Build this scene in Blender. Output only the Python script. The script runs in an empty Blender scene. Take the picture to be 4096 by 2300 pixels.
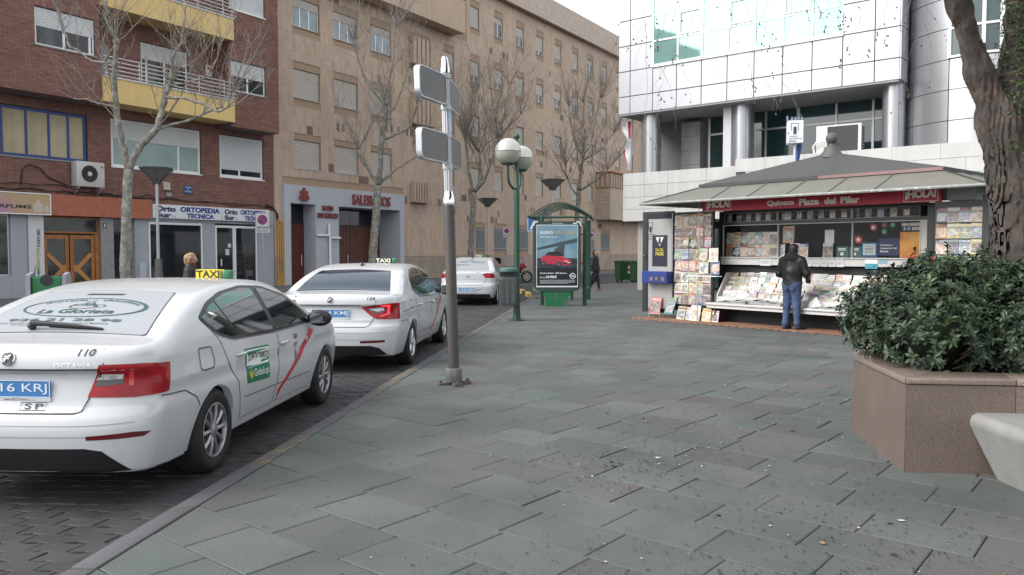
import bpy, bmesh, math, random
import numpy as np
from mathutils import Vector, Matrix, geometry
random.seed(7); RNG = np.random.default_rng(7)
PI = math.pi; R = math.radians
sc = bpy.context.scene
COL = sc.collection
# ---------------------------------------------------------------- camera, sky, sun, exposure
CAM_H = 1.62
cd = bpy.data.cameras.new('camera'); cam = bpy.data.objects.new('camera', cd); COL.objects.link(cam)
cd.sensor_width = 36.0; cd.lens = 3196 / 4096 * 36; cd.clip_start = 0.05; cd.clip_end = 1200
cam.location = (0, 0, CAM_H); cam.rotation_euler = (R(90 - 2.651), 0, 0)
sc.camera = cam
W = bpy.data.worlds.new('World'); sc.world = W; W.use_nodes = True
nt = W.node_tree; nt.nodes.clear()
sky = nt.nodes.new('ShaderNodeTexSky'); sky.sky_type = 'NISHITA'; sky.sun_disc = False
sky.sun_elevation = R(39); sky.sun_rotation = R(253); sky.air_density = 1.0; sky.dust_density = 5.0
hs = nt.nodes.new('ShaderNodeHueSaturation'); hs.inputs['Saturation'].default_value = 0.12
mx = nt.nodes.new('ShaderNodeMix'); mx.data_type = 'RGBA'; mx.inputs[0].default_value = 0.35
mx.inputs[7].default_value = (10.2, 10.7, 11.3, 1)          # the even white of the cloud sheet
bg = nt.nodes.new('ShaderNodeBackground'); bg.inputs[1].default_value = 0.145
wo = nt.nodes.new('ShaderNodeOutputWorld')
nt.links.new(sky.outputs[0], hs.inputs['Color']); nt.links.new(hs.outputs[0], mx.inputs[6])
nt.links.new(mx.outputs[2], bg.inputs[0]); nt.links.new(bg.outputs[0], wo.inputs[0])
sl = bpy.data.lights.new('sun', 'SUN'); sl.energy = 1.1; sl.angle = R(38); sl.color = (1, .97, .93)
so = bpy.data.objects.new('sun', sl); COL.objects.link(so)
so.rotation_euler = Vector((-.93, -.28, .78)).to_track_quat('Z', 'Y').to_euler()
vs = sc.view_settings; vs.view_transform = 'Standard'; vs.look = 'None'; vs.exposure = 0.78; vs.gamma = 1.0
vs.use_curve_mapping = False
try:
    sc.cycles.use_denoising = True; sc.cycles.max_bounces = 8; sc.cycles.transparent_max_bounces = 16
except Exception: pass

# ---------------------------------------------------------------- materials
MC = {}
def mat(name, col, rough=.6, metal=0., var=.0, scale=3., spec=.5, bump=0., bscale=40., coat=0., isl=0., objr=0.,
        col2=None, mixs=1.5, mixw=.5, emit=0., alpha=None, streak=0., speck=None, hue=0., trans=0., bst=None, colr=None):
    """procedural surface: base colour, broad noise variation, per-piece tint, second colour patches, vertical streaks, specks, fine bump"""
    if name in MC: return MC[name]
    m = bpy.data.materials.new(name); MC[name] = m; m.use_nodes = True
    t = m.node_tree; N = t.nodes; L = t.links; b = N['Principled BSDF']
    b.inputs['Roughness'].default_value = rough; b.inputs['Metallic'].default_value = metal
    b.inputs['Specular IOR Level'].default_value = spec
    if coat: b.inputs['Coat Weight'].default_value = coat; b.inputs['Coat Roughness'].default_value = .04
    c4 = (*col, 1); b.inputs['Base Color'].default_value = c4
    geo = N.new('ShaderNodeNewGeometry')
    cur = None
    def noise(s, det=4., vec=None, dist=0.):
        n = N.new('ShaderNodeTexNoise'); n.inputs['Scale'].default_value = s; n.inputs['Detail'].default_value = det
        n.inputs['Distortion'].default_value = dist
        L.new(vec or geo.outputs['Position'], n.inputs['Vector']); return n.outputs['Fac']
    def ramp(f, a, c, lo, hi):
        r = N.new('ShaderNodeMapRange'); r.inputs['From Min'].default_value = a; r.inputs['From Max'].default_value = c
        r.inputs['To Min'].default_value = lo; r.inputs['To Max'].default_value = hi; L.new(f, r.inputs['Value']); return r.outputs[0]
    def rgb(a):
        n = N.new('ShaderNodeRGB'); n.outputs[0].default_value = a; return n.outputs[0]
    def mixc(f, a, c, mode='MIX'):
        n = N.new('ShaderNodeMix'); n.data_type = 'RGBA'; n.blend_type = mode
        if isinstance(f, float): n.inputs[0].default_value = f
        else: L.new(f, n.inputs[0])
        L.new(a, n.inputs[6]); L.new(c, n.inputs[7]); return n.outputs[2]
    def scalec(c, f):
        n = N.new('ShaderNodeVectorMath'); n.operation = 'SCALE'; L.new(c, n.inputs[0]); L.new(f, n.inputs['Scale']); return n.outputs[0]
    cur = rgb(c4)
    if colr is not None:
        rsrc = N.new('ShaderNodeObjectInfo').outputs['Random'] if objr else geo.outputs['Random Per Island']
        wn0 = N.new('ShaderNodeTexWhiteNoise'); wn0.noise_dimensions = '1D'; L.new(rsrc, wn0.inputs['W']); cur = mixc(ramp(wn0.outputs['Value'], .35, .95, 0, 1), cur, rgb((*colr, 1)))
    if col2 is not None: cur = mixc(ramp(noise(mixs, 5., None, .4), mixw - .12, mixw + .12, 0, 1), cur, rgb((*col2, 1)))
    if var: cur = scalec(cur, ramp(noise(scale), .3, .7, 1 - var, 1 + var))
    if streak:
        mp = N.new('ShaderNodeMapping'); mp.inputs['Scale'].default_value = (2.2, 2.2, .16); L.new(geo.outputs['Position'], mp.inputs['Vector'])
        cur = scalec(cur, ramp(noise(1.6, 5., mp.outputs[0]), .35, .7, 1 + streak * .4, 1 - streak))
    if isl: cur = scalec(cur, ramp(geo.outputs['Random Per Island'], 0, 1, 1 - isl, 1 + isl))
    if objr:
        oi = N.new('ShaderNodeObjectInfo'); cur = scalec(cur, ramp(oi.outputs['Random'], 0, 1, 1 - objr, 1 + objr))
        if hue:
            h = N.new('ShaderNodeHueSaturation'); L.new(cur, h.inputs['Color'])
            wn = N.new('ShaderNodeTexWhiteNoise'); wn.noise_dimensions = '1D'; L.new(oi.outputs['Random'], wn.inputs['W'])
            L.new(ramp(wn.outputs['Value'], 0, 1, .5 - hue, .5 + hue), h.inputs['Hue'])
            L.new(ramp(wn.outputs['Value'], 0, 1, 1 - hue * 4, 1 + hue * 4), h.inputs['Saturation']); cur = h.outputs[0]
    if speck:
        sc_, amt, scol = speck
        cur = mixc(ramp(noise(sc_, 2.), amt, amt + .03, 0, 1), cur, rgb((*scol, 1)))
    L.new(cur, b.inputs['Base Color'])
    if bump:
        bn = N.new('ShaderNodeBump'); bn.inputs['Strength'].default_value = bump; bn.inputs['Distance'].default_value = .02
        bv = None
        if bst: mp2 = N.new('ShaderNodeMapping'); mp2.inputs['Scale'].default_value = bst; L.new(geo.outputs['Position'], mp2.inputs['Vector']); bv = mp2.outputs[0]; bn.inputs['Distance'].default_value = .06
        L.new(noise(bscale, 6., bv), bn.inputs['Height']); L.new(bn.outputs[0], b.inputs['Normal'])
    if emit:
        L.new(cur, b.inputs['Emission Color']); b.inputs['Emission Strength'].default_value = emit
    if trans: b.inputs['Transmission Weight'].default_value = trans
    if alpha is not None: b.inputs['Alpha'].default_value = alpha
    return m

# ---------------------------------------------------------------- mesh builder
I4 = Matrix.Identity(4)
def T(x=0, y=0, z=0): return Matrix.Translation((x, y, z))
def RZ(a): return Matrix.Rotation(a, 4, 'Z')
def RX(a): return Matrix.Rotation(a, 4, 'X')
def RY(a): return Matrix.Rotation(a, 4, 'Y')
class MB:
    def __init__(s, M=None): s.v = []; s.f = []; s.m = []; s.M = M or I4; s.mi = 0
    def P(s, p): s.v.append(tuple(s.M @ Vector(p))); return len(s.v) - 1
    def F(s, ids): s.f.append(tuple(ids)); s.m.append(s.mi)
    def poly(s, pts): s.F([s.P(p) for p in pts]); return s
    def box(s, x0, x1, y0, y1, z0, z1, skip=''):
        i = [s.P(p) for p in ((x0, y0, z0), (x1, y0, z0), (x1, y1, z0), (x0, y1, z0), (x0, y0, z1), (x1, y0, z1), (x1, y1, z1), (x0, y1, z1))]
        for k, q in (('b', (0, 3, 2, 1)), ('t', (4, 5, 6, 7)), ('f', (0, 1, 5, 4)), ('r', (1, 2, 6, 5)), ('k', (2, 3, 7, 6)), ('l', (3, 0, 4, 7))):
            if k not in skip: s.F([i[a] for a in q])
        return s
    def prism(s, pts, z0, z1, skip=''):
        n = len(pts)
        a = sum(pts[i][0] * pts[(i + 1) % n][1] - pts[(i + 1) % n][0] * pts[i][1] for i in range(n))
        if a < 0: pts = pts[::-1]
        lo = [s.P((p[0], p[1], z0)) for p in pts]; hi = [s.P((p[0], p[1], z1)) for p in pts]
        if 't' not in skip: s.F(hi)
        if 'b' not in skip: s.F(lo[::-1])
        for i in range(n): s.F((lo[i], lo[(i + 1) % n], hi[(i + 1) % n], hi[i]))
        return s
    def cyl(s, r, z0, z1, n=16, r1=None, x=0, y=0, caps=True):
        r1 = r if r1 is None else r1
        lo = [s.P((x + r * math.cos(2 * PI * i / n), y + r * math.sin(2 * PI * i / n), z0)) for i in range(n)]
        hi = [s.P((x + r1 * math.cos(2 * PI * i / n), y + r1 * math.sin(2 * PI * i / n), z1)) for i in range(n)]
        for i in range(n): s.F((lo[i], lo[(i + 1) % n], hi[(i + 1) % n], hi[i]))
        if caps: s.F(lo[::-1]); s.F(hi)
        return s
    def lathe(s, prof, n=24, x=0, y=0, closed=False):
        rings = []
        for r, z in prof:
            if r < 1e-6: rings.append([s.P((x, y, z))])
            else: rings.append([s.P((x + r * math.cos(2 * PI * i / n), y + r * math.sin(2 * PI * i / n), z)) for i in range(n)])
        pr = list(zip(rings, rings[1:])) + ([(rings[-1], rings[0])] if closed else [])
        for a, b in pr:
            for i in range(n):
                j = (i + 1) % n
                if len(a) == 1 and len(b) == 1: continue
                if len(a) == 1: s.F((a[0], b[j], b[i]))
                elif len(b) == 1: s.F((a[i], a[j], b[0]))
                else: s.F((a[i], a[j], b[j], b[i]))
        return s
    def tube(s, pts, r, n=6, caps=True):
        pts = [Vector(p) for p in pts]; k = len(pts)
        rs = r if isinstance(r, (list, tuple)) else [r] * k
        up = None; rings = []
        for i, p in enumerate(pts):
            d = (pts[min(i + 1, k - 1)] - pts[max(i - 1, 0)])
            if d.length < 1e-9: d = Vector((0, 0, 1))
            d.normalize()
            if up is None: up = Vector((0, 0, 1)) if abs(d.z) < .9 else Vector((1, 0, 0))
            a = d.cross(up)
            if a.length < 1e-6: a = d.orthogonal()
            a.normalize(); b = d.cross(a); b.normalize(); up = -b if False else a.cross(d)
            rings.append([s.P(p + rs[i] * (a * math.cos(2 * PI * j / n) + b * math.sin(2 * PI * j / n))) for j in range(n)])
        for A, B in zip(rings, rings[1:]):
            for j in range(n): s.F((A[j], A[(j + 1) % n], B[(j + 1) % n], B[j]))
        if caps: s.F(rings[0][::-1]); s.F(rings[-1])
        return s
    def ball(s, r, c=(0, 0, 0), n=16, m=10, sz=1.):
        return s.lathe([(r * math.sin(PI * i / m) if 0 < i < m else 0, c[2] - r * sz * math.cos(PI * i / m)) for i in range(m + 1)], n, c[0], c[1])
    def add(s, v, f):
        o = len(s.v); s.v += [tuple(s.M @ Vector(p)) for p in v]
        for q in f: s.F([o + i for i in q])
        return s
    def mesh(s, name, mats, smooth=False):
        me = bpy.data.meshes.new(name); me.from_pydata(s.v, [], s.f)
        for m in (mats if isinstance(mats, (list, tuple)) else [mats]): me.materials.append(m)
        if any(s.m): me.polygons.foreach_set('material_index', s.m)
        if smooth:
            me.polygons.foreach_set('use_smooth', [True] * len(s.f))
            if smooth != True: me.set_sharp_from_angle(angle=R(smooth))
        me.update(); return me
    def build(s, name, mats, parent=None, smooth=False, **k):
        return ob(name, s.mesh(name, mats, smooth), parent, **k)

def ob(name, me, parent=None, loc=None, rz=None, label=None, cat=None, group=None, kind=None):
    o = bpy.data.objects.new(name, me); COL.objects.link(o)
    if parent is not None: o.parent = parent
    if loc is not None: o.location = loc
    if rz is not None: o.rotation_euler = (0, 0, rz)
    return tag(o, label, cat, group, kind)
def tag(o, label=None, cat=None, group=None, kind=None):
    for k, v in (('label', label), ('category', cat), ('group', group), ('kind', kind)):
        if v: o[k] = v
    return o
def thing(name, label, cat, loc=(0, 0, 0), rz=0, group=None): return ob(name, None, None, loc, rz, label, cat, group)
def bevel(o, w=.01, seg=2, ang=35):
    """bake a small bevel into a mesh object"""
    bm = bmesh.new(); bm.from_mesh(o.data)
    bmesh.ops.remove_doubles(bm, verts=bm.verts, dist=1e-5)
    ed = [e for e in bm.edges if len(e.link_faces) == 2 and e.calc_face_angle(0) > R(ang)]
    bmesh.ops.bevel(bm, geom=ed, offset=w, segments=seg, profile=.5, affect='EDGES', clamp_overlap=True)
    for f in bm.faces: f.smooth = seg > 1
    bm.to_mesh(o.data); bm.free()
    if seg > 1: o.data.set_sharp_from_angle(angle=R(30))
    return o
def tree_copy(src, loc, rz, label=None, group=None):
    r = src.copy(); COL.objects.link(r); r.location = loc; r.rotation_euler = (0, 0, rz)
    if label: r['label'] = label
    if group: r['group'] = group
    for ch in list(src.children):
        c = ch.copy(); COL.objects.link(c); c.parent = r
        for g in list(ch.children):
            d = g.copy(); COL.objects.link(d); d.parent = c
    return r

# ---------------------------------------------------------------- lettering
TC = {}
def text_geo(s, bold=0., ext=0., spacing=1.):
    """verts and faces of a word in unit letter height, lower-left at 0"""
    k = (s, bold, ext, spacing)
    if k in TC: return TC[k]
    cu = bpy.data.curves.new('lettering', 'FONT'); cu.body = s; cu.size = 1.; cu.offset = bold; cu.extrude = ext
    cu.space_character = spacing; cu.resolution_u = 3; cu.fill_mode = 'FRONT' if not ext else 'BOTH'
    o = bpy.data.objects.new('lettering', cu); me = bpy.data.meshes.new_from_object(o)
    v = np.array([tuple(p.co) for p in me.vertices]).reshape(-1, 3); f = [tuple(p.vertices) for p in me.polygons]
    bpy.data.objects.remove(o); bpy.data.curves.remove(cu); bpy.data.meshes.remove(me)
    if len(v): v[:, 0] -= v[:, 0].min(); v[:, 1] -= 0
    TC[k] = (v, f); return TC[k]
def text_fit(s, x0, x1, y0, y1, bold=0., ext=0., spacing=1.):
    """2-D lettering stretched into a box"""
    v, f = text_geo(s, bold, ext, spacing); v = v.copy()
    lo, hi = v.min(0), v.max(0)
    v[:, 0] = x0 + (v[:, 0] - lo[0]) / max(1e-6, hi[0] - lo[0]) * (x1 - x0)
    v[:, 1] = y0 + (v[:, 1] - lo[1]) / max(1e-6, hi[1] - lo[1]) * (y1 - y0)
    return v, f
def letters(mb, s, x0, x1, z0, z1, y=0., bold=.0, depth=0., spacing=1.):
    """lettering standing in the x-z plane of the builder, facing -y"""
    v, f = text_fit(s, x0, x1, z0, z1, bold, .5 if depth else 0., spacing)
    return mb.add([(p[0], y - depth * p[2], p[1]) for p in v], f)

# ---------------------------------------------------------------- implicit surfaces (bodies of cars, people, stone)
def nets(f, lo, hi, h):
    lo = np.array(lo, float); n = np.ceil((np.array(hi) - lo) / h).astype(int) + 1
    ax = [lo[i] + h * np.arange(n[i]) for i in range(3)]
    X, Y, Z = np.meshgrid(*ax, indexing='ij'); Fv = f(X, Y, Z); S = Fv < 0
    c = n - 1; acc = np.zeros((*c, 3)); cnt = np.zeros(c)
    for d in range(3):
        o = [i for i in range(3) if i != d]
        for a in (0, 1):
            for b in (0, 1):
                s0 = [slice(0, -1)] * 3; s1 = [slice(0, -1)] * 3
                s0[d] = slice(0, -1); s1[d] = slice(1, None)
                for q, w in ((o[0], a), (o[1], b)):
                    s0[q] = s1[q] = slice(1, None) if w else slice(0, -1)
                A, B = Fv[tuple(s0)], Fv[tuple(s1)]
                m = (A < 0) != (B < 0); t = np.where(m, A / np.where(m, A - B, 1), 0)
                cnt += m; off = np.zeros(3); off[o[0]] = a; off[o[1]] = b
                for i in range(3): acc[..., i] += m * (t if i == d else off[i])
    act = cnt > 0; idx = -np.ones(c, int); idx[act] = np.arange(act.sum())
    V = (np.argwhere(act) + acc[act] / cnt[act][:, None]) * h + lo
    Q = []
    for d in range(3):
        o = [(d + 1) % 3, (d + 2) % 3]
        s0 = [slice(1, -1)] * 3; s1 = [slice(1, -1)] * 3; s0[d] = slice(0, -1); s1[d] = slice(1, None)
        A, B = S[tuple(s0)], S[tuple(s1)]
        e = np.argwhere(A != B)
        if not len(e): continue
        flip = A[tuple(e.T)]
        e = e.copy(); e[:, o[0]] += 1; e[:, o[1]] += 1
        def cid(da, db):
            k = e.copy(); k[:, o[0]] -= da; k[:, o[1]] -= db; return idx[tuple(k.T)]
        q = np.stack([cid(1, 1), cid(0, 1), cid(0, 0), cid(1, 0)], 1)
        q[~flip] = q[~flip][:, ::-1]; Q.append(q)
    return V, np.concatenate(Q)
def grad(f, V, e=2e-3):
    g = np.zeros_like(V)
    for i in range(3):
        d = np.zeros(3); d[i] = e
        g[:, i] = (f(*(V + d).T) - f(*(V - d).T)) / (2 * e)
    return g
def smax(a, b, k): h = np.maximum(k - np.abs(a - b), 0) / k; return np.maximum(a, b) + h * h * k * .25
def smin(a, b, k): return -smax(-a, -b, k)
def np_mesh(name, V, Fc, mats, normals=None, fm=None):
    me = bpy.data.meshes.new(name); me.from_pydata([tuple(p) for p in V], [], [tuple(int(i) for i in q) for q in Fc])
    for m in (mats if isinstance(mats, (list, tuple)) else [mats]): me.materials.append(m)
    me.polygons.foreach_set('use_smooth', [True] * len(me.polygons))
    if fm is not None: me.polygons.foreach_set('material_index', [int(i) for i in fm])
    me.update()
    if normals is not None: me.normals_split_custom_set_from_vertices([tuple(n) for n in normals])
    return me
def pchip(xs, ys):
    xs = np.array(xs, float); ys = np.array(ys, float); h = np.diff(xs); dl = np.diff(ys) / h
    m = np.zeros_like(ys); m[0], m[-1] = dl[0], dl[-1]
    for i in range(1, len(xs) - 1):
        if dl[i - 1] * dl[i] > 0:
            w1, w2 = 2 * h[i] + h[i - 1], h[i] + 2 * h[i - 1]; m[i] = (w1 + w2) / (w1 / dl[i - 1] + w2 / dl[i])
    def f(x):
        x = np.clip(x, xs[0], xs[-1]); i = np.clip(np.searchsorted(xs, x) - 1, 0, len(h) - 1)
        t = (x - xs[i]) / h[i]; t2, t3 = t * t, t * t * t
        return (2 * t3 - 3 * t2 + 1) * ys[i] + (t3 - 2 * t2 + t) * h[i] * m[i] + (-2 * t3 + 3 * t2) * ys[i + 1] + (t3 - t2) * h[i] * m[i + 1]
    return f
CHROME = mat('chrome', (.75, .75, .76), .12, 1.)
CBLACK = mat('black_car_trim', (.012, .012, .013), .4)
BLACKT = mat('black_print', (.02, .022, .026), .5)
# ================================================================ GROUND
def in_frame(x, y, z=0., m=.03):
    q = z - CAM_H; c_, s_ = math.cos(R(2.651)), math.sin(R(2.651)); f = y * c_ - q * s_
    if f < .5: return False
    a = x / f * 3196 / 4096; b_ = (y * s_ + q * c_) / f * 3196 / 4096
    return abs(a) < .5 + m and abs(b_) < .281 + m
def kx(y): return -2.12 + .1225 * (y - 3.95)          # plaza-side edge of the kerb
ASPH = mat('asphalt', (.040, .041, .043), .85, var=.18, scale=.7, bump=.25, bscale=120)
JOINT = mat('paving_joint', (.026, .028, .026), .95, var=.3, scale=8)
SLAB = mat('grey_green_slab', (.100, .111, .106), .74, spec=.35, var=.14, scale=1.1, colr=(.099, .093, .091), objr=.12, hue=.012, bump=.35, bscale=70, col2=(.076, .092, .086), mixs=.9, mixw=.55, speck=(160., .68, (.07, .073, .07)))
SLAB2 = mat('grey_green_slab_far', (.100, .111, .106), .74, spec=.35, var=.12, scale=1.1, colr=(.099, .093, .091), isl=.09, bump=.3, bscale=70, col2=(.076, .092, .086), mixs=.9, mixw=.55)
PAV = mat('dark_block_paver', (.046, .045, .048), .75, spec=.35, var=.15, scale=2.2, objr=.14, bump=.3, bscale=90, col2=(.024, .023, .025), mixs=1.7, mixw=.66)
PAV2 = mat('dark_block_paver_far', (.048, .047, .050), .75, spec=.35, var=.15, scale=2.2, isl=.14, bump=.3, bscale=90, col2=(.032, .031, .034), mixs=.8, mixw=.62)
KERB = mat('granite_kerb', (.088, .086, .091), .8, var=.14, scale=2.5, bump=.3, bscale=80, speck=(220., .66, (.09, .09, .095)))
KERBY = mat('kerb_with_worn_yellow_paint', (.088, .085, .087), .8, var=.12, scale=3, bump=.3, bscale=80, col2=(.19, .145, .06), mixs=11., mixw=.585)
YEL = mat('yellow_kerb_paint', (.50, .36, .06), .7, var=.2, scale=5, col2=(.2, .18, .14), mixs=6., mixw=.66)
BLK = mat('black_kerb_paint', (.035, .034, .034), .8, var=.3, scale=5)
SIDE = mat('pale_pavement', (.105, .107, .109), .85, var=.12, scale=.8, bump=.2, bscale=60)
b = MB(); b.poly([(-400, -60, -.10), (400, -60, -.10), (400, 500, -.10), (-400, 500, -.10)]); b.build('road', ASPH, kind='structure')
plaza_pts = [(kx(-4), -4), (kx(28.3), 28.3), (.5, 32), (-.3, 37), (7, 42.5), (18, 50), (60, 50), (60, -4)]
b = MB(); b.prism(plaza_pts, -.16, -.014); plaza = b.build('pavement', JOINT, kind='structure')
bay = [(kx(-4) - .14, -4), (kx(28.3) - .14, 28.3), (.36, 31.9), (-.44, 37), (-2.6, 35), (kx(28) - 4.2, 28), (kx(-4) - 4.6, -4)]
b = MB(); b.prism(bay, -.12, -.066); taxi_bay = b.build('ground', JOINT, kind='structure')
# ---- plaza slabs: rows of 0.6 x 0.43 m laid diagonally, cut at the kerb
def clip(poly, p, n):
    out = []
    for i in range(len(poly)):
        a, b_ = poly[i], poly[(i + 1) % len(poly)]; da = (a[0] - p[0]) * n[0] + (a[1] - p[1]) * n[1]; db = (b_[0] - p[0]) * n[0] + (b_[1] - p[1]) * n[1]
        if da >= 0: out.append(a)
        if (da >= 0) != (db >= 0): t = da / (da - db); out.append((a[0] + t * (b_[0] - a[0]), a[1] + t * (b_[1] - a[1])))
    return out
dA = (math.sin(R(39.5)), math.cos(R(39.5))); dB = (dA[1], -dA[0])
KN = Vector((1, -.1225, 0)).normalized()
SA, SB = .430, .600; cells = []
def slab_poly(a0, b0, g): return [(a0 * dA[0] + b_ * dB[0], a0 * dA[1] + b_ * dB[1]) if False else ((a0 + da) * dA[0] + (b0 + db) * dB[0], (a0 + da) * dA[1] + (b0 + db) * dB[1]) for da, db in ((g, g), (SA - g, g), (SA - g, SB - g), (g, SB - g)) for b_ in (0,)]
rs = random.Random(3)
for i in range(-2, 140):
    sh = rs.choice((.0, .2, .37)) + i * .19
    for j in range(-75, 40):
        a0 = i * SA + .03; b0 = j * SB + (sh % SB) - .05
        x = (a0 + SA / 2) * dA[0] + (b0 + SB / 2) * dB[0]; y = (a0 + SA / 2) * dA[1] + (b0 + SB / 2) * dB[1]
        if y < 2.2 or y > 41 or x < kx(y) - .5 or x > 22: continue
        if y > 36 + .7 * x: continue
        if not in_frame(x, y, 0, .06): continue
        pts = clip(slab_poly(a0, b0, .0034), (kx(0) + .006, 0), (KN.x, KN.y))
        if y > 27: pts = clip(pts, (.86, 28.3), (3.7, .36)) if len(pts) > 2 else pts
        if len(pts) < 3: continue
        ar = abs(sum(pts[k][0] * pts[(k + 1) % len(pts)][1] - pts[(k + 1) % len(pts)][0] * pts[k][1] for k in range(len(pts)))) / 2
        if ar < .006: continue
        cells.append((x * x + y * y, x, y, pts))
cells.sort()
def slab_into(mb, pts, cx, cy, dz, tx, ty, ch=.006):
    n = len(pts); c = (sum(p[0] for p in pts) / n, sum(p[1] for p in pts) / n)
    A = sum(pts[i][0] * pts[(i + 1) % n][1] - pts[(i + 1) % n][0] * pts[i][1] for i in range(n))
    if A < 0: pts = pts[::-1]
    h = lambda p: dz + tx * (p[0] - c[0]) + ty * (p[1] - c[1])
    ins = []
    for p in pts:
        d = math.hypot(p[0] - c[0], p[1] - c[1]); k = max(0, 1 - ch * 1.5 / max(d, .02)); ins.append((c[0] + (p[0] - c[0]) * k, c[1] + (p[1] - c[1]) * k))
    t = [mb.P((p[0] - cx, p[1] - cy, h(p))) for p in ins]; e = [mb.P((p[0] - cx, p[1] - cy, h(p) - ch * .7)) for p in pts]; l = [mb.P((p[0] - cx, p[1] - cy, -.03)) for p in pts]
    mb.F(t)
    for i in range(n): k = (i + 1) % n; mb.F((e[i], e[k], t[k], t[i])); mb.F((l[i], l[k], e[k], e[i]))
far = MB()
for k, (d2, x, y, pts) in enumerate(cells):
    dz = rs.gauss(0, .0014); tx, ty = rs.gauss(0, .003), rs.gauss(0, .003)
    if k < 300:
        m = MB(); slab_into(m, pts, x, y, dz, tx, ty); m.build('paving_slab', SLAB, plaza, loc=(x, y, 0))
    else: slab_into(far, pts, 0, 0, dz * .7, tx * .6, ty * .6, .005)
o = far.build('distant_paving_slabs', SLAB2, plaza, kind='stuff')
# ---- block pavers of the taxi bay: shared interlocking block, each laid with its own tilt
PL_, PW_ = .245, .135
def paver_mesh(m):
    b = MB(); k = .018; o_ = .006
    P = [(-PL_ / 2, -PW_ / 2), (-PL_ * .17, -PW_ / 2 + k), (PL_ * .17, -PW_ / 2 - k * .3), (PL_ / 2, -PW_ / 2), (PL_ / 2, PW_ / 2), (PL_ * .17, PW_ / 2 - k * .3), (-PL_ * .17, PW_ / 2 + k), (-PL_ / 2, PW_ / 2)]
    P = [(x + (y / PW_) * .035, y) for x, y in P]; s = .965
    P = [(x * .985, y * .955) for x, y in P]
    t = [b.P((x * .955, y * .90, 0)) for x, y in P]; e = [b.P((x, y, -.006)) for x, y in P]; l = [b.P((x, y, -.03)) for x, y in P]; n = len(P)
    b.F(t)
    for i in range(n): j = (i + 1) % n; b.F((e[i], e[j], t[j], t[i])); b.F((l[i], l[j], e[j], e[i]))
    return b
pm = paver_mesh(0); pme = pm.mesh('block_paver', PAV); pa = R(-1)            # rows run across the bay
pav = []
for i in range(-5, 270):
    for j in range(-24, 4):
        u = j * PL_ + (i % 2) * PL_ * .5; v = i * PW_ + 2.0
        x = kx(v) + u * math.cos(pa) - .27; y = v + u * math.sin(pa)
        if x > kx(y) - .03 or y > 33 or y < 2.0 or x < kx(y) - 4.0 or not in_frame(x, y, -.05, .05): continue
        cxr = x - (-3.2 + .073 * (y - 5)); hid = (5.3 < y < 9.4 and abs(cxr) < .62) or (11.2 < y < 15.2 and abs(x + 1.9) < .7)
        pav.append((x * x + y * y + (900 if hid else 0), x, y))
pav.sort(); pf = MB()
for k, (d2, x, y) in enumerate(pav):
    M_ = T(x, y, -.05 + rs.gauss(0, .0025)) @ RZ(pa + rs.gauss(0, .012)) @ RX(rs.gauss(0, .012)) @ RY(rs.gauss(0, .008))
    if k < 300:
        o = ob('block_paver', pme, taxi_bay); o.matrix_local = M_
    else:
        pf.M = M_; pf.add(pm.v, pm.f)
pf.M = I4; pf.build('distant_block_pavers', PAV2, taxi_bay, kind='stuff')
# kerb stones
kb = thing('kerb', 'long low granite kerb with worn yellow paint between taxis and grey slabs', 'kerb', (kx(2), 2, 0), R(-7))
y = 0.; n = 0
while y < 26.4:
    L_ = 1.0; m = KERBY if n in (4, 7, 8, 11, 17, 19, 23) else KERB
    b = MB(); b.box(-.142, -.004, .004, L_ - .004, -.12, .004 + rs.gauss(0, .003), 'b'); o = b.build('kerb_stone', m, kb, loc=(0, y, 0)); bevel(o, .012, 2); y += L_; n += 1
kb2 = thing('kerb', 'raised kerb striped yellow and black at the far end of the taxi bay', 'kerb', (.72, 28.4, 0), math.atan2(3.7, -.36) - PI / 2)
for i in range(9):
    b = MB(); b.box(-.15, 0, .01, .99, -.12, .11, 'b'); o = b.build('kerb_stone', (YEL, BLK)[i % 2], kb2, loc=(0, i * 1.0, 0)); bevel(o, .02, 2)
# ---- far pavement along the buildings, its kerb
FK = [(-14, 6), (-11.1, 17.4), (-9, 30), (-5.2, 36.2), (1.5, 47), (14.6, 68), (30, 93)]
b = MB(); b.prism(FK + [(8, 100), (-20, 30), (-40, 0), (-30, -10), (-15, -6)], -.15, 0); fp = b.build('pavement', SIDE, kind='structure')
fk = thing('kerb', 'grey kerb along the far pavement in front of the buildings', 'kerb', (-14, 6, 0))
kme = MB().box(-.15, 0, .01, 1.0, -.11, .012, 'b').mesh('kerb_stone', KERB); kmy = MB().box(-.15, 0, .01, 1.0, -.11, .012, 'b').mesh('kerb_stone', YEL)
for a, c_ in zip(FK, FK[1:]):
    a, c_ = Vector(a), Vector(c_); L_ = (c_ - a).length; n = max(1, int(L_)); d = (c_ - a) / n; an = math.atan2(d.y, d.x) - PI / 2
    for i in range(n):
        p = a + d * i
        if p.y > 72: break
        o = ob('kerb_stone', kmy if 28.6 < p.y < 30.2 else kme, fk, loc=(p.x + 14 + .15 * math.cos(an), p.y - 6 + .15 * math.sin(an), 0), rz=an); o.scale = (1, d.length, 1)
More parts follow.
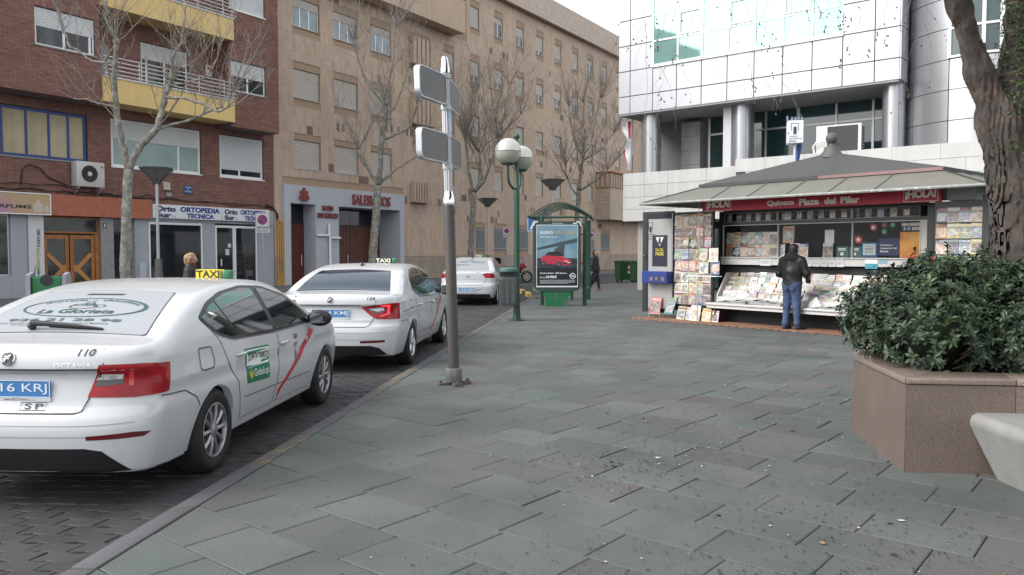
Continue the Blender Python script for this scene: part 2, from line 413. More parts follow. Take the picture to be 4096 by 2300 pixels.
# white line and red strip on the far crossing
b = MB(); b.poly([(3, 35.9, .008), (9, 36.0, .008), (9, 36.5, .008), (3, 36.4, .008)]); b.build('pavement_strip', mat('red_strip', (.24, .10, .10), .8, var=.15), kind='structure')
b = MB()
for p, q, w in (((0, 39.3), (12, 47.5), .14), ((-8, 24), (.5, 38.2), .12)):
    d = Vector((q[0] - p[0], q[1] - p[1])).normalized(); n_ = Vector((-d.y, d.x)) * w / 2
    b.poly([(p[0] - n_.x, p[1] - n_.y, -.094), (q[0] - n_.x, q[1] - n_.y, -.094), (q[0] + n_.x, q[1] + n_.y, -.094), (p[0] + n_.x, p[1] + n_.y, -.094)])
b.build('road_marking', mat('worn_road_paint', (.5, .5, .49), .8, var=.2, scale=4), kind='structure')
# drain cover
b = MB(T(6.45, 11.1, 0) @ RZ(R(50.5))); b.box(-.32, .32, -.2, .2, -.01, .006, 'b'); dc = b.build('drain_cover', mat('iron_cover', (.085, .088, .085), .6, .4, bump=.6, bscale=60)); tag(dc, 'dark iron drain cover set in the slabs left of the planter', 'drain cover')
# ---- leaf litter: crumbs and dry leaves scattered on the slabs
b = MB(); n = 0
cl = [(1.2, 6.3, .5), (.6, 6.1, .5), (1.4, 7.1, .6), (2.0, 7.6, .8), (2.6, 9.0, 1.), (1.9, 5.0, .8), (2.4, 4.6, .7), (.9, 6.0, .25), (3.0, 8.2, .6), (2.6, 4.2, .5)]
while n < 3000:
    if rs.random() < .5: c_ = rs.choice(cl); x, y = rs.gauss(c_[0], c_[2]), rs.gauss(c_[1], c_[2])
    else: y = 3.9 + 11 * rs.random() ** 1.6; x = rs.triangular(-1.6, .62 * y, .45 * y)
    if x < kx(y) + .1 or y < 3.7 or not in_frame(x, y): continue
    s = rs.choice((.004, .006, .008, .011)) * (1 if rs.random() < .985 else 2.2); a = rs.random() * 6.28
    p = [(x + s * math.cos(a + t) * rs.uniform(.6, 1.2), y + s * math.sin(a + t) * rs.uniform(.5, 1.1), .007 + rs.random() * .004) for t in (0, 1.5, 3.1, 4.7)]
    b.mi = 0 if rs.random() < .93 else rs.choice((1, 2)); b.F([b.P(q) for q in p]); a_ = b.P((x, y, .012)); k = len(b.v); b.F((k - 5, k - 4, a_)); b.F((k - 3, k - 2, a_)); n += 1
b.build('leaf_litter', [mat('dark_crumb', (.04, .038, .034), .9), mat('dry_leaf', (.30, .20, .10), .8), mat('pale_scrap', (.6, .6, .55), .8)], kind='stuff')
# ================================================================ BUILDINGS
def hole_wall(mb, u0, u1, z0, z1, holes, y=0., depth=.18, mi=0, ri=None):
    """front wall sheet at local y with rectangular openings and their reveals"""
    us = sorted({u0, u1, *[min(max(h[k], u0), u1) for h in holes for k in (0, 1)]}); zs = sorted({z0, z1, *[min(max(h[k], z0), z1) for h in holes for k in (2, 3)]})
    mb.mi = mi
    for a, b_ in zip(us, us[1:]):
        run = None
        for c_, d in zip(zs, zs[1:]):
            m = ((a + b_) / 2, (c_ + d) / 2); inside = any(h[0] < m[0] < h[1] and h[2] < m[1] < h[3] for h in holes)
            if not inside: mb.poly([(a, y, c_), (b_, y, c_), (b_, y, d), (a, y, d)])
    mb.mi = mi if ri is None else ri
    for h in holes:
        a, b_, c_, d = h[:4]; D = h[4] if len(h) > 4 else depth
        mb.poly([(a, y, c_), (a, y, d), (a, y + D, d), (a, y + D, c_)]); mb.poly([(b_, y, c_), (b_, y + D, c_), (b_, y + D, d), (b_, y, d)])
        mb.poly([(a, y, d), (b_, y, d), (b_, y + D, d), (a, y + D, d)]); mb.poly([(a, y, c_), (a, y + D, c_), (b_, y + D, c_), (b_, y, c_)])
        mb.poly([(a, y + D + .002, c_), (b_, y + D + .002, c_), (b_, y + D + .002, d), (a, y + D + .002, d)])
    mb.mi = 0; return mb
def pieces(u0, u1, z0, z1, holes, bw, bh, gap, shift=.5, seed=1):
    out = []; r = random.Random(seed); i = 0; z = z0
    while z < z1 - .01:
        zz = min(z + bh, z1); off = -((i * shift) % 1.) * bw; u = u0 + off
        while u < u1:
            a, b_ = max(u, u0), min(u + bw, u1); segs = [(a, b_)]
            for h in holes:
                if h[2] < zz - .01 and h[3] > z + .01:
                    s2 = []
                    for p, q in segs:
                        if h[1] <= p or h[0] >= q: s2.append((p, q)); continue
                        if h[0] > p: s2.append((p, h[0]))
                        if h[1] < q: s2.append((h[1], q))
                    segs = s2
            for p, q in segs:
                if q - p > .03: out.append((p + gap / 2, q - gap / 2, z + gap / 2, zz - gap / 2))
            u += bw
        z += bh; i += 1
    return out
def clad(root, name, stuffname, pcs, y, th, m1, m2, camlocal, jit=.003, keep=300, zlook=None):
    """the pieces nearest the camera as objects sharing meshes, the rest joined"""
    key = lambda p: ((p[0] + p[1]) / 2 - camlocal[0]) ** 2 + (y - camlocal[1]) ** 2 + ((p[2] + p[3]) / 2 - camlocal[2]) ** 2
    pcs = sorted(pcs, key=key); cache = {}; r = random.Random(5); far_ = MB()
    ok = 0
    for p in pcs:
        d = th + r.uniform(-jit, jit)
        w = root.matrix_basis @ Vector(((p[0] + p[1]) / 2, y, (p[2] + p[3]) / 2))
        if ok < keep and in_frame(w.x, w.y, w.z, 0) and (zlook is None or zlook(p)):
            k = (round(p[1] - p[0], 3), round(p[3] - p[2], 3))
            if k not in cache: cache[k] = MB().box(0, k[0], -th, 0, 0, k[1], 'k').mesh(name, m1)
            ob(name, cache[k], root, loc=(p[0], y + r.uniform(-jit, jit), p[2])); ok += 1
        else: far_.box(p[0], p[1], y - d, y, p[2], p[3], 'k')
    return far_.build(stuffname, m2, root, kind='stuff')
WHITE = mat('white_window_frame', (.74, .75, .75), .45, var=.03)
SHUT = mat('white_roller_shutter', (.60, .61, .61), .55, var=.04, scale=1.5)
SHUTB = mat('beige_roller_shutter', (.50, .46, .41), .6, var=.05, scale=1.5)
ALU = mat('aluminium_frame', (.55, .56, .57), .4, .5)
GLASS = mat('dark_window_glass', (.025, .03, .032), .05, spec=.8, var=.5, scale=.9)
FROST = mat('frosted_green_glass', (.30, .39, .37), .15, spec=.6, var=.12, scale=1.)
def window(root, u0, u1, z0, z1, y, frame=WHITE, shut=0., shm=SHUT, mull=(.5,), pane=GLASS, fw=.06, sill=None, slat=.05, box=0., inner=None):
    """frame with panes, roller shutter drawn down by a share of its height, sill"""
    b = MB(); b.box(u0, u1, y, y + .06, z1 - fw, z1); b.box(u0, u1, y, y + .06, z0, z0 + fw); b.box(u0, u0 + fw, y, y + .06, z0 + fw, z1 - fw); b.box(u1 - fw, u1, y, y + .06, z0 + fw, z1 - fw)
    zs = z1 - (z1 - z0) * shut
    for m in mull:
        c_ = u0 + (u1 - u0) * m
        if zs > z0 + fw + .03: b.box(c_ - .04, c_ + .04, y + .005, y + .055, z0 + fw, zs)
    w = b.build('window', frame, root)
    ed = [u0 + fw] + [u0 + (u1 - u0) * m for m in mull] + [u1 - fw]
    if zs > z0 + fw + .03:
        for k, (a, c_) in enumerate(zip(ed, ed[1:])):
            a2 = a + (.04 if k else 0); c2 = c_ - (.04 if k < len(ed) - 2 else 0)
            p = MB(); p.box(a2, c2, y + .025, y + .04, z0 + fw, max(zs, z0 + fw + .05)); p.build('pane', pane, w)
            if inner:
                q = MB(); a3, c3 = a2 + .01, c2 - .01; n = max(2, int((c3 - a3) / .06)); r = random.Random(int(a * 99))
                for i in range(n): q.poly([(a3 + (c3 - a3) * i / n, y + .022 - .006 * (i % 2), z0 + fw), (a3 + (c3 - a3) * (i + 1) / n, y + .022 - .006 * ((i + 1) % 2), z0 + fw), (a3 + (c3 - a3) * (i + 1) / n, y + .022 - .006 * ((i + 1) % 2), zs), (a3 + (c3 - a3) * i / n, y + .022 - .006 * (i % 2), zs)])
                q.build('curtain', inner, w)
    if shut:
        s = MB(); n = max(2, int((z1 - zs) / slat)); h = (z1 - zs) / n
        for i in range(n):
            a = zs + i * h; s.poly([(u0 + fw * .6, y + .004, a), (u1 - fw * .6, y + .004, a), (u1 - fw * .6, y - .012, a + h * .55), (u0 + fw * .6, y - .012, a + h * .55)])
            s.poly([(u0 + fw * .6, y - .012, a + h * .55), (u1 - fw * .6, y - .012, a + h * .55), (u1 - fw * .6, y + .002, a + h), (u0 + fw * .6, y + .002, a + h)])
        s.build('shutter', shm, w)
    if box: q = MB(); q.box(u0, u1, y - .03, y - .013, z1 - box, z1); q.build('shutter_box', frame, w)
    if sill: q = MB(); q.box(u0 - .05, u1 + .05, -sill[0] + (sill[2] if len(sill) > 2 else 0), y, z0 - .05, z0 - .004); q.build('sill', sill[1], w)
    return w
FA = R(58.3); FO = (-11.24, 36.46, 0)
CL = (-25.1, -28.7, 1.62)                               # the camera in the street-front frame
# ---------------------------------------------------------------- brick apartment block
BR = mat('red_brown_brick', (.225, .112, .09), .85, objr=.16, var=.08, scale=2., bump=.25, bscale=60)
BR2 = mat('red_brown_brickwork', (.225, .112, .09), .85, isl=.2, var=.10, scale=.8, bump=.25, bscale=60)
MORT = mat('dark_mortar', (.10, .072, .064), .95, var=.1)
YELL = mat('yellow_render', (.66, .48, .20), .8, var=.05, scale=.8, streak=.06)
GREYR = mat('grey_blue_render', (.33, .345, .385), .8, var=.05, scale=1.5, streak=.06)
SOFF = mat('dark_soffit', (.16, .12, .11), .9)
GRAN = mat('red_granite', (.36, .115, .065), .35, spec=.5, var=.12, scale=6, speck=(140., .68, (.08, .04, .04)))
GSTON = mat('grey_pillar_stone', (.24, .24, .235), .7, var=.1, scale=5)
WOOD = mat('orange_brown_wood', (.30, .115, .035), .45, var=.18, scale=6, streak=.2)
BLUE = mat('blue_painted_frame', (.02, .045, .20), .4)
CURT = mat('cream_curtain', (.42, .36, .24), .9, var=.1, scale=1.3, streak=.1)
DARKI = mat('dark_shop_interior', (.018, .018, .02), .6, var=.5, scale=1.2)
SHOPG = mat('shop_glass', (.02, .025, .028), .04, spec=.8, alpha=.42)
A = thing('apartment_building', 'red brick apartment building with yellow balcony parapets and shops below', 'building', FO, FA)
UL = -20.
h1 = [(-11.2, -8.2, 4.82, 6.55, .16), (-7.3, -3.35, 4.78, 6.62, .12), (-2.42, -.05, 4.78, 6.6, .12)]
b = MB(); hole_wall(b, UL, .5, 3.42, 6.9, h1, 0, .16)
b.box(UL, .5, .3, 9, -.1, 17.0); b.poly([(.5, 0, 3.42), (.5, .3, 3.42), (.5, .3, 17), (.5, 0, 17)])
hl = [(-10.5, -8.43, 8.5, 9.78, .12)]; hole_wall(b, UL, -8.24, 6.9, 17, hl, -1.0, .12)
hr = [(-2.62, -.74, 8.3, 9.58, .12), (-2.62, -.74, 11.68, 13.0, .12), (-2.62, -.74, 15.0, 16.3, .12)]; hole_wall(b, -2.62, .0, 6.82, 17, hr, -1.0, .12)
hb_ = [(-6.0, -3.9, 7.95, 9.72, .12), (-6.0, -3.9, 11.3, 13.1, .12)]; hole_wall(b, -8.24, -2.62, 6.9, 17, hb_, .0, .12)
b.poly([(-8.24, -1, 6.9), (-8.24, 0, 6.9), (-8.24, 0, 17), (-8.24, -1, 17)]); b.poly([(-2.62, -1, 6.82), (-2.62, -1, 17), (-2.62, 0, 17), (-2.62, 0, 6.82)]); b.poly([(0, -1, 6.82), (0, 0, 6.82), (0, 0, 17), (0, -1, 17)])
b.mi = 1; b.poly([(UL, -1, 6.9), (-8.24, -1, 6.9), (-8.24, 0, 6.9), (UL, 0, 6.9)][::-1]); b.poly([(-2.62, -1, 6.82), (0, -1, 6.82), (0, 0, 6.82), (-2.62, 0, 6.82)][::-1]); b.poly([(UL, -1, 17), (.5, -1, 17), (.5, .3, 17), (UL, .3, 17)])
b.build('wall', [MORT, SOFF], A)
pc = pieces(UL, .5, 3.44, 6.9, h1, .25, .066, .011, .5)
p2 = pieces(-13.5, -8.24, 6.9, 12.2, hl, .25, .066, .011, .5) + pieces(-2.62, .0, 6.82, 14.2, hr, .25, .066, .011, .5)
clad(A, 'brick', 'brick_courses', pc, 0., .012, BR, BR2, CL, .002, 150)
clad(A, 'brick', 'brick_courses', p2, -1., .012, BR, BR2, CL, .002, 150)
pcb = pieces(-8.24, -2.62, 6.9, 13.4, hb_, .25, .066, .011, .5); f_ = MB()
for p in pcb: f_.box(p[0], p[1], -.012, 0, p[2], p[3], 'k')
# soldier courses above the openings and the side faces of the bays
for (a, c_, z, y) in ((-11.5, -8.0, 6.57, -.004), (-7.4, -3.3, 6.63, -.004), (-2.5, 0, 6.61, -.004), (-10.6, -8.3, 9.8, -1.004), (-2.62, -.62, 9.6, -1.004)):
    u = a
    while u < c_: f_.box(u + .005, u + .06, y - .016, y, z, z + .24, 'k'); u += .07
zz = 6.9
while zz < 14:
    for k in range(4): f_.box(.0, .012, -1 + k * .25 + .006, -1 + k * .25 + .244, zz + .005, zz + .06, 'l'); f_.box(-2.634, -2.62, -1 + k * .25 + .006, -1 + k * .25 + .244, zz + .005, zz + .06, 'r')
    zz += .066
f_.build('brick_courses', BR2, A, kind='stuff')
window(A, -11.18, -8.22, 4.84, 6.53, .06, BLUE, 0, mull=(.29, .55, .78), pane=GLASS, fw=.10, inner=CURT, sill=(.04, GSTON))
window(A, -7.28, -3.37, 4.80, 6.6, .05, WHITE, .42, mull=(.155, .74), pane=FROST, fw=.09, sill=(.04, WHITE))
window(A, -2.40, -.07, 4.80, 6.58, .05, WHITE, .82, mull=(.45,), pane=GLASS, fw=.10, sill=(.04, WHITE))
window(A, -10.48, -8.45, 8.52, 9.76, -.95, WHITE, .50, mull=(.48, .93), fw=.05, sill=(1.05, GSTON))
window(A, -2.60, -.76, 8.32, 9.56, -.95, WHITE, .5, mull=(.5,), fw=.05, sill=(1.05, GSTON))
window(A, -2.60, -.76, 11.7, 12.98, -.95, WHITE, .97, mull=(), fw=.05, sill=(1.05, WHITE))
window(A, -5.98, -3.92, 7.97, 9.7, .05, WHITE, .36, mull=(.12, .5), fw=.06); window(A, -5.98, -3.92, 11.4, 13.0, .05, WHITE, .4, mull=(.5,), fw=.06)
for z0 in (6.97, 10.35):
    b = MB(); b.box(-8.24, -2.52, -1.16, -1.06, z0, z0 + .86); b.box(-8.24, -2.52, -1.06, -.0, z0, z0 + .14); b.box(-2.62, -2.52, -1.06, -1.01, z0, z0 + .86); bl = b.build('balcony', [YELL], A)
    b = MB(); b.box(-8.24, -2.50, -1.19, -1.04, z0 + .862, z0 + .93); b.build('coping', mat('pale_coping', (.5, .5, .48), .7), bl)
    b = MB(T(0, 0, z0 + .93))
    for k in range(5): b.tube([(-8.2, -1.12, .09 + k * .15), (-2.35 - .05 * k, -1.12, .09 + k * .15)], .022, 6)
    for u in (-8.1, -6.8, -5.5, -4.2, -3.0, -2.55): b.tube([(u, -1.09, 0), (u, -1.09, .70)], .024, 6)
    b.build('railing', mat('pale_metal_rail', (.62, .60, .59), .5, .2), bl)
b = MB(); b.box(-7.2, -6.6, -.35, -.05, 7.12, 7.9); b.box(-8.2, -7.5, -.3, -.06, 7.12, 9.2); b.build('balcony_cupboard', mat('grey_cupboard', (.22, .22, .23), .7), A)
o = MB(T(-6.9, -.5, 8.02)).ball(.13, (0, 0, 0)).ball(.12, (.25, .05, -.02)).build('flower_pot', mat('red_pot', (.35, .03, .035), .5)); 
o.parent = A; 
# awning notice beside the right window
b = MB(); b.box(-3.05, -2.80, -.03, -.012, 8.95, 9.4); b.mi = 1; b.box(-2.98, -2.86, -.034, -.031, 9.2, 9.33); letters(b, 'SE VENDE', -3.02, -2.83, 9.02, 9.1, -.032, .01); b.build('sale_notice', [WHITE, mat('notice_red', (.4, .05, .06), .5)], A)
# ground floor: grey piers, shop fronts
for a, c_, y0, y1, z0, z1 in ((-10.95, -10.42, 0, .3, 0, 2.9), (-6.4, -5.84, 0, .3, 0, 2.9), (-3.32, -2.72, 0, .3, 0, 2.775), (-.45, .5, 0, .3, 0, 2.775), (UL, -10.952, 0, .3, 0, .75), (-5.83, .5, -.02, .3, 2.78, 3.42), (-5.83, -3.33, .02, .3, 0, .12)): b = MB(); b.box(a, c_, y0, y1, z0, z1); b.build('rendered_pier' if c_ - a < 1 else 'rendered_band', GREYR, A)
b = MB(); b.box(-6.28, -6.0, -.08, -.002, .55, 1.15); b.build('utility_box', mat('pale_utility_box', (.42, .44, .46), .6), A)
for a, c_, y0 in ((-7.78, -7.28, -.01), (-10.418, -9.86, -.03)): b = MB(); b.box(a, c_, y0, .3, 0, 2.84); b.build('stone_pier', GSTON, A)
b = MB(); b.box(-10.40, -9.88, -.045, -.033, .05, 2.84); wp = b.build('shop_panel', mat('pale_shop_panel', (.55, .56, .56), .5), A)
def vtext(mb, s, u0, u1, z0, z1, y, bold=.02):                        # lettering turned to read upwards
    v, f = text_fit(s, z0, z1, 0, u1 - u0, bold); return mb.add([(u1 - p[1], y, p[0]) for p in v], f)
b = MB(); vtext(b, 'PARFUMS', -10.12, -10.0, 1.75, 2.36, -.048); b.build('panel_lettering', BLACKT if 'black_print' in MC else mat('black_print', (.02, .022, .026), .5), wp)
b = MB(); vtext(b, 'adanya', -10.2, -9.98, .8, 1.72, -.048, .03); b.build('panel_name', mat('lime_print', (.48, .50, .06), .5, col2=(.3, .22, .27), mixs=.8), wp)
# dark glazing behind, set back
def glazed(u0, u1, z0, z1, y, frame, fw=.07, pane=GLASS, mull=()): return window(A, u0, u1, z0, z1, y, frame, 0, mull=mull, pane=pane, fw=fw)
glazed(-14.5, -10.97, .76, 2.84, .08, ALU, .05, mull=(.5,)); glazed(-9.84, -7.80, 2.24, 2.84, .12, WOOD, .06, mull=())
glazed(-7.26, -6.42, .02, 2.84, .12, GSTON, .05, mull=())
b = MB(); b.box(-9.86, -7.78, .18, .2, 2.35, 2.6); b.build('fanlight_blind', mat('pale_blind', (.42, .42, .42), .7), A)
for k, (a, c_) in enumerate(((-9.83, -8.93), (-8.88, -7.98))):       # double street door with crossed boards
    b = MB(); b.box(a, c_, .10, .16, .02, .16); b.box(a, c_, .10, .16, 2.04, 2.18); b.box(a, a + .13, .10, .16, .16, 2.04); b.box(c_ - .13, c_, .10, .16, .16, 2.04)
    d = b.build('door', WOOD, A)
    x0, x1 = (a + .13, c_ - .13) if k == 0 else (c_ - .13, a + .13)
    b = MB()
    for (p, q, yy) in (((x0, 1.50), (x1, .86), .085), ((x1, 1.06), (x0, .40), .092)):
        L_ = Vector((q[0] - p[0], 0, q[1] - p[1])); n = Vector((-L_.z, 0, L_.x)).normalized() * .075
        P_ = [Vector((p[0], yy, p[1])) + n, Vector((p[0], yy, p[1])) - n, Vector((q[0], yy, q[1])) - n, Vector((q[0], yy, q[1])) + n]
        i = [b.P(v) for v in P_] + [b.P(v + Vector((0, .035, 0))) for v in P_]; b.F(i[:4]); b.F(i[4:][::-1])
        for t in range(4): b.F((i[t], i[(t + 1) % 4], i[4 + (t + 1) % 4], i[4 + t]))
    b.build('crossed_board', mat('light_door_board', (.42, .19, .06), .45, streak=.15), d)
    b = MB(); b.box(a + .13, c_ - .13, .125, .135, .16, 2.04); b.build('pane', GLASS, d)
b = MB(); b.box(-7.96, -7.80, .06, .2, 0, 2.24); b.build('door_post', WOOD, A)
b = MB(); b.box(-7.70, -7.56, -.024, -.012, 2.46, 2.64); hn = b.build('house_number', mat('black_print', (.02, .022, .026), .5), A); b = MB(); letters(b, '5', -7.67, -7.59, 2.49, 2.61, -.026, .02); b.build('number_lettering', WHITE, hn)
# fascias
b = MB(); b.box(-9.68, -7.74, -.16, 0, 2.86, 3.6); b.build('granite_fascia', GRAN, A); b = MB(); b.box(-7.73, -5.76, -.16, 0, 2.855, 3.595); b.build('granite_fascia', GRAN, A)
b = MB(); b.box(-16, -9.70, -.14, 0, 2.84, 3.42); b.build('granite_fascia', GRAN, A)
b = MB(); b.box(-13.6, -9.70, -.22, -.142, 2.87, 3.58); sb = b.build('perfume_shop_sign', mat('sign_pink', (.42, .19, .30), .4, col2=(.42, .35, .10), mixs=.35, mixw=.5), A)
b = MB()
for a, c_, z0, z1 in ((-13.6, -9.7, 2.85, 2.885), (-13.6, -9.7, 3.565, 3.6), (-9.735, -9.70, 2.885, 3.565)): b.box(a, c_, -.24, -.2, z0, z1)
b.build('sign_frame', WHITE, sb)
b = MB(); letters(b, 'adanya PARFUMS', -12.9, -10.36, 3.02, 3.17, -.224, .03); b.build('sign_lettering', mat('black_print', (.02, .022, .026), .5), sb)
b = MB()
for i in range(9):
    for j in range(12):
        if j < 8 or abs(i - 4) < 5 - (j - 6) or (i in (3, 5) and j > 9): b.box(-10.29 + i * .036, -10.27 + i * .036, -.226, -.222, 2.95 + j * .036, 2.972 + j * .036, 'k')
for i in range(5):
    for j in range(9):
        if j < 6 or i == 2: b.box(-9.93 + i * .036, -9.91 + i * .036, -.226, -.222, 2.95 + j * .036, 2.972 + j * .036, 'k')
b.build('sign_dot_bottles', WHITE, sb)
LB = mat('white_lightbox', (.66, .68, .70), .4); NAVY = mat('navy_print', (.025, .04, .22), .5); NAVY2 = mat('grey_navy_print', (.03, .045, .11), .5)
for u0, u1 in ((-5.72, -2.46), (-2.44, .14)):
    b = MB(); b.box(u0, u1, -.16, -.022, 2.90, 3.45); s = b.build('orthopaedic_shop_sign', LB, A); bevel(s, .01, 1)
    k = (u1 - u0) / 3.26; f = lambda t: u0 + .1 + t * min(1, k * 1.18) * (.8 if k < .9 else 1.)
    b = MB(); letters(b, 'Orto', f(0), f(.92), 3.17, 3.40, -.164, .06); letters(b, 'Sur', f(0), f(.72), 2.93, 3.14, -.164, .06); letters(b, 'S.A.', f(.74), f(.95), 2.95, 3.03, -.164, .0); b.build('logo_lettering', NAVY2, s)
    b = MB(); letters(b, 'ORTOPEDIA', f(1.12), f(3.05), 3.18, 3.40, -.164, .055); letters(b, 'TECNICA', f(1.42), f(2.75), 2.94, 3.14, -.164, .055); b.build('sign_lettering', NAVY, s)
# orthopaedic shop windows
def shopwin(u0, u1, z0, z1, m=()):
    b = MB(); b.box(u0, u1, .0, .08, z1 - .1, z1); b.box(u0, u1, .0, .08, z0, z0 + .08); b.box(u0, u0 + .07, 0, .08, z0 + .08, z1 - .1); b.box(u1 - .07, u1, 0, .08, z0 + .08, z1 - .1)
    w = b.build('shop_window', WHITE, A); p = MB(); p.box(u0 + .07, u1 - .07, .03, .045, z0 + .08, z1 - .1); p.build('pane', SHOPG, w)
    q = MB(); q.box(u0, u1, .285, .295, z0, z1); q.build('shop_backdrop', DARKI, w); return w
w1 = shopwin(-5.82, -3.34, .12, 2.76); w2 = shopwin(-2.70, -1.72, .02, 2.70); w3 = shopwin(-1.70, -.47, .05, 2.70)
b = MB()
for k in range(8):
    for u in (-1.55, -1.0):
        b.mi = 0; b.box(u, u + .45, .2, .28, .55 + k * .16, .56 + k * .16); b.box(u, u + .45, .27, .282, .56 + k * .16, .70 + k * .16); b.mi = 1
        if (k + int(u * 2)) % 3: b.box(u + .08, u + .32, .15, .25, .565 + k * .16, .62 + k * .16)
b.mi = 2; b.box(-1.55, -1.1, .14, .2, 1.85, 1.98); b.box(-1.0, -.55, .14, .2, 1.85, 1.98)
b.build('shoe_shelves', [mat('cream_shelf', (.42, .38, .28), .6), mat('dark_shoe', (.05, .045, .045), .5), mat('blue_header', (.05, .09, .25), .5)], w3)
b = MB(); b.box(-.98, -.62, .12, .2, .18, .75); b.mi = 1; b.box(-.95, -.65, .105, .115, .3, .5); b.build('leaflet_stand', [WHITE, mat('violet_leaflet', (.12, .08, .28), .5)], w3)
b = MB(); b.box(-2.18, -1.98, .018, .026, 1.42, 1.68); b.box(-2.05, -1.88, .018, .026, 1.75, 1.92); b.build('door_notice', mat('notice_paper', (.5, .55, .56), .7), w2)
b = MB(); b.box(-2.46, -2.42, -.05, -.02, .95, 1.25); b.build('door_handle', WHITE, w2)
b = MB(); b.box(-5.55, -5.2, .12, .26, .35, .42); b.box(-5.55, -5.5, .2, .26, .42, .95); b.tube([(-5.4, .2, .12), (-5.4, .2, .36)], .03, 8); b.build('white_stool', WHITE, w1)
# things fixed on the front: air conditioner, boxes, street plaque, pipes, cables
def front(name, label, cat, u, y, z): 
    p = A.matrix_basis @ Vector((u, y, z)); return thing(name, label, cat, p, FA)
ac = front('air_conditioner', 'pale air conditioning unit with round black fan below the blue window', 'air conditioner', -8.35, 0, 3.93)
b = MB(); b.box(-.52, .52, -.42, -.06, .0, .9); o = b.build('casing', mat('pale_ac_casing', (.50, .49, .45), .5, var=.05, streak=.06), ac); bevel(o, .015, 2)
b = MB(T(-.05, -.425, .46) @ RX(PI / 2)); b.lathe([(.34, -.002), (.34, .012), (.31, .016), (.30, .004)], 28); b.mi = 1; b.lathe([(.30, .003), (0, .003)], 28)
for k in range(7): b.lathe([(.08 + k * .035, .012), (.088 + k * .035, .014)], 24)
b.mi = 0; b.lathe([(.085, .018), (.0, .022)], 16); b.build('fan_grille', [mat('pale_ac_casing', (.5, .49, .45)), mat('black_grille', (.018, .018, .02), .5)], ac)
b = MB()
for k in range(3): a = PI / 2 + k * 2 * PI / 3; c_ = (.42 + .035 * math.cos(a), -.424, .74 + .035 * math.sin(a)); b.poly([(c_[0] + .034 * math.cos(a + t), c_[1], c_[2] + .034 * math.sin(a + t)) for t in (0, PI / 2.4, PI, -PI / 2.4)])
b.build('maker_mark', mat('dark_mark', (.12, .09, .09), .5), ac)
b = MB(); b.tube([(-.45, 0, -.05), (-.45, -.45, -.04)], .02, 6); b.tube([(.4, 0, -.05), (.4, -.45, -.04)], .02, 6); b.tube([(-.45, -.03, -.35), (-.45, -.43, -.05)], .014, 6); b.tube([(.4, -.03, -.35), (.4, -.43, -.05)], .014, 6); b.build('bracket', ALU, ac)
jb = front('junction_box', 'cream junction box above the orthopaedic shop sign', 'junction box', -5.04, 0, 4.04)
b = MB(); b.box(-.14, .14, -.12, -.014, 0, .31); o = b.build('casing', mat('cream_box', (.46, .45, .40), .6), jb); bevel(o, .01, 1); b = MB(); b.tube([(-.02, -.122, .16), (-.02, -.13, .16)], .02, 8); b.build('lock', CBLACK if 'black_car_trim' in MC else mat('black_car_trim', (.012, .012, .013), .4), jb)
jb2 = front('junction_box', 'small grey connection box under the cream one', 'junction box', -4.93, 0, 3.78); b = MB(); b.box(-.12, .12, -.09, -.014, 0, .16); o = b.build('casing', mat('grey_box', (.27, .28, .28), .6), jb2); bevel(o, .01, 1)
pq = front('street_plaque', 'blue enamel street name plaque on the brick wall', 'street plaque', -4.02, 0, 3.95)
b = MB(); b.box(-.21, .21, -.035, -.014, 0, .34); o = b.build('plate', mat('blue_enamel', (.02, .06, .22), .3), pq); bevel(o, .006, 1)
b = MB(); letters(b, 'AVENIDA', -.14, .16, .235, .29, -.037, .02); letters(b, 'DEL', -.04, .05, .155, .195, -.037, .01); letters(b, 'REY SANTO', -.15, .15, .06, .115, -.037, .02); b.build('plate_lettering', WHITE, pq)
cb = front('wall_cables', 'tangle of black cables strung along the brick above the shops', 'cables', -6, 0, 3.6); b = MB(); r = random.Random(4)
BLKC = mat('black_cable', (.015, .014, .014), .7)
for n_, (ua, ub, za, zb_) in enumerate(((-9, -2.9, .12, .12), (-8.5, -2.9, .2, .1), (-3.2, .4, .12, .15), (-3, 6.3, .1, .02), (.4, 6.4, .06, .05), (-7, -2.7, .35, .3), (-2.2, -.2, .15, .05))):
    pts = []
    for i in range(15): t = i / 14; pts.append((ua + (ub - ua) * t, -.05 - .02 * r.random(), za + (zb_ - za) * t + .09 * math.sin(i * 1.9 + n_) * r.random()))
    b.tube(pts, .014, 5)
b.tube([(-4.6, -.04, .25), (-4.55, -.08, .8), (-4.35, -.1, .98), (-4.0, -.09, .9), (-3.7, -.06, .6), (-3.0, -.05, .35)], .022, 6); b.tube([(6.0, -.05, .1), (6.35, -.08, .02), (6.62, -.06, -.2), (6.66, -.05, -.6)], .03, 6); b.tube([(6.0, -.05, .0), (6.4, -.09, -.05), (6.7, -.06, -.3), (6.74, -.05, -.6)], .025, 6)
b.build('cable', BLKC, cb)
dp = front('wall_pipes', 'ochre conduit pipes beside the grey church portal', 'pipes', .84, 0, 0); b = MB()
for k, u in enumerate((-.16, -.04, .09, .18)): b.tube([(u, -.07, .0), (u, -.07, 3.05 - .03 * k)], .05, 8)
b.build('pipe', mat('ochre_conduit', (.46, .25, .07), .5, col2=(.16, .15, .15), mixs=.9, mixw=.62), dp)

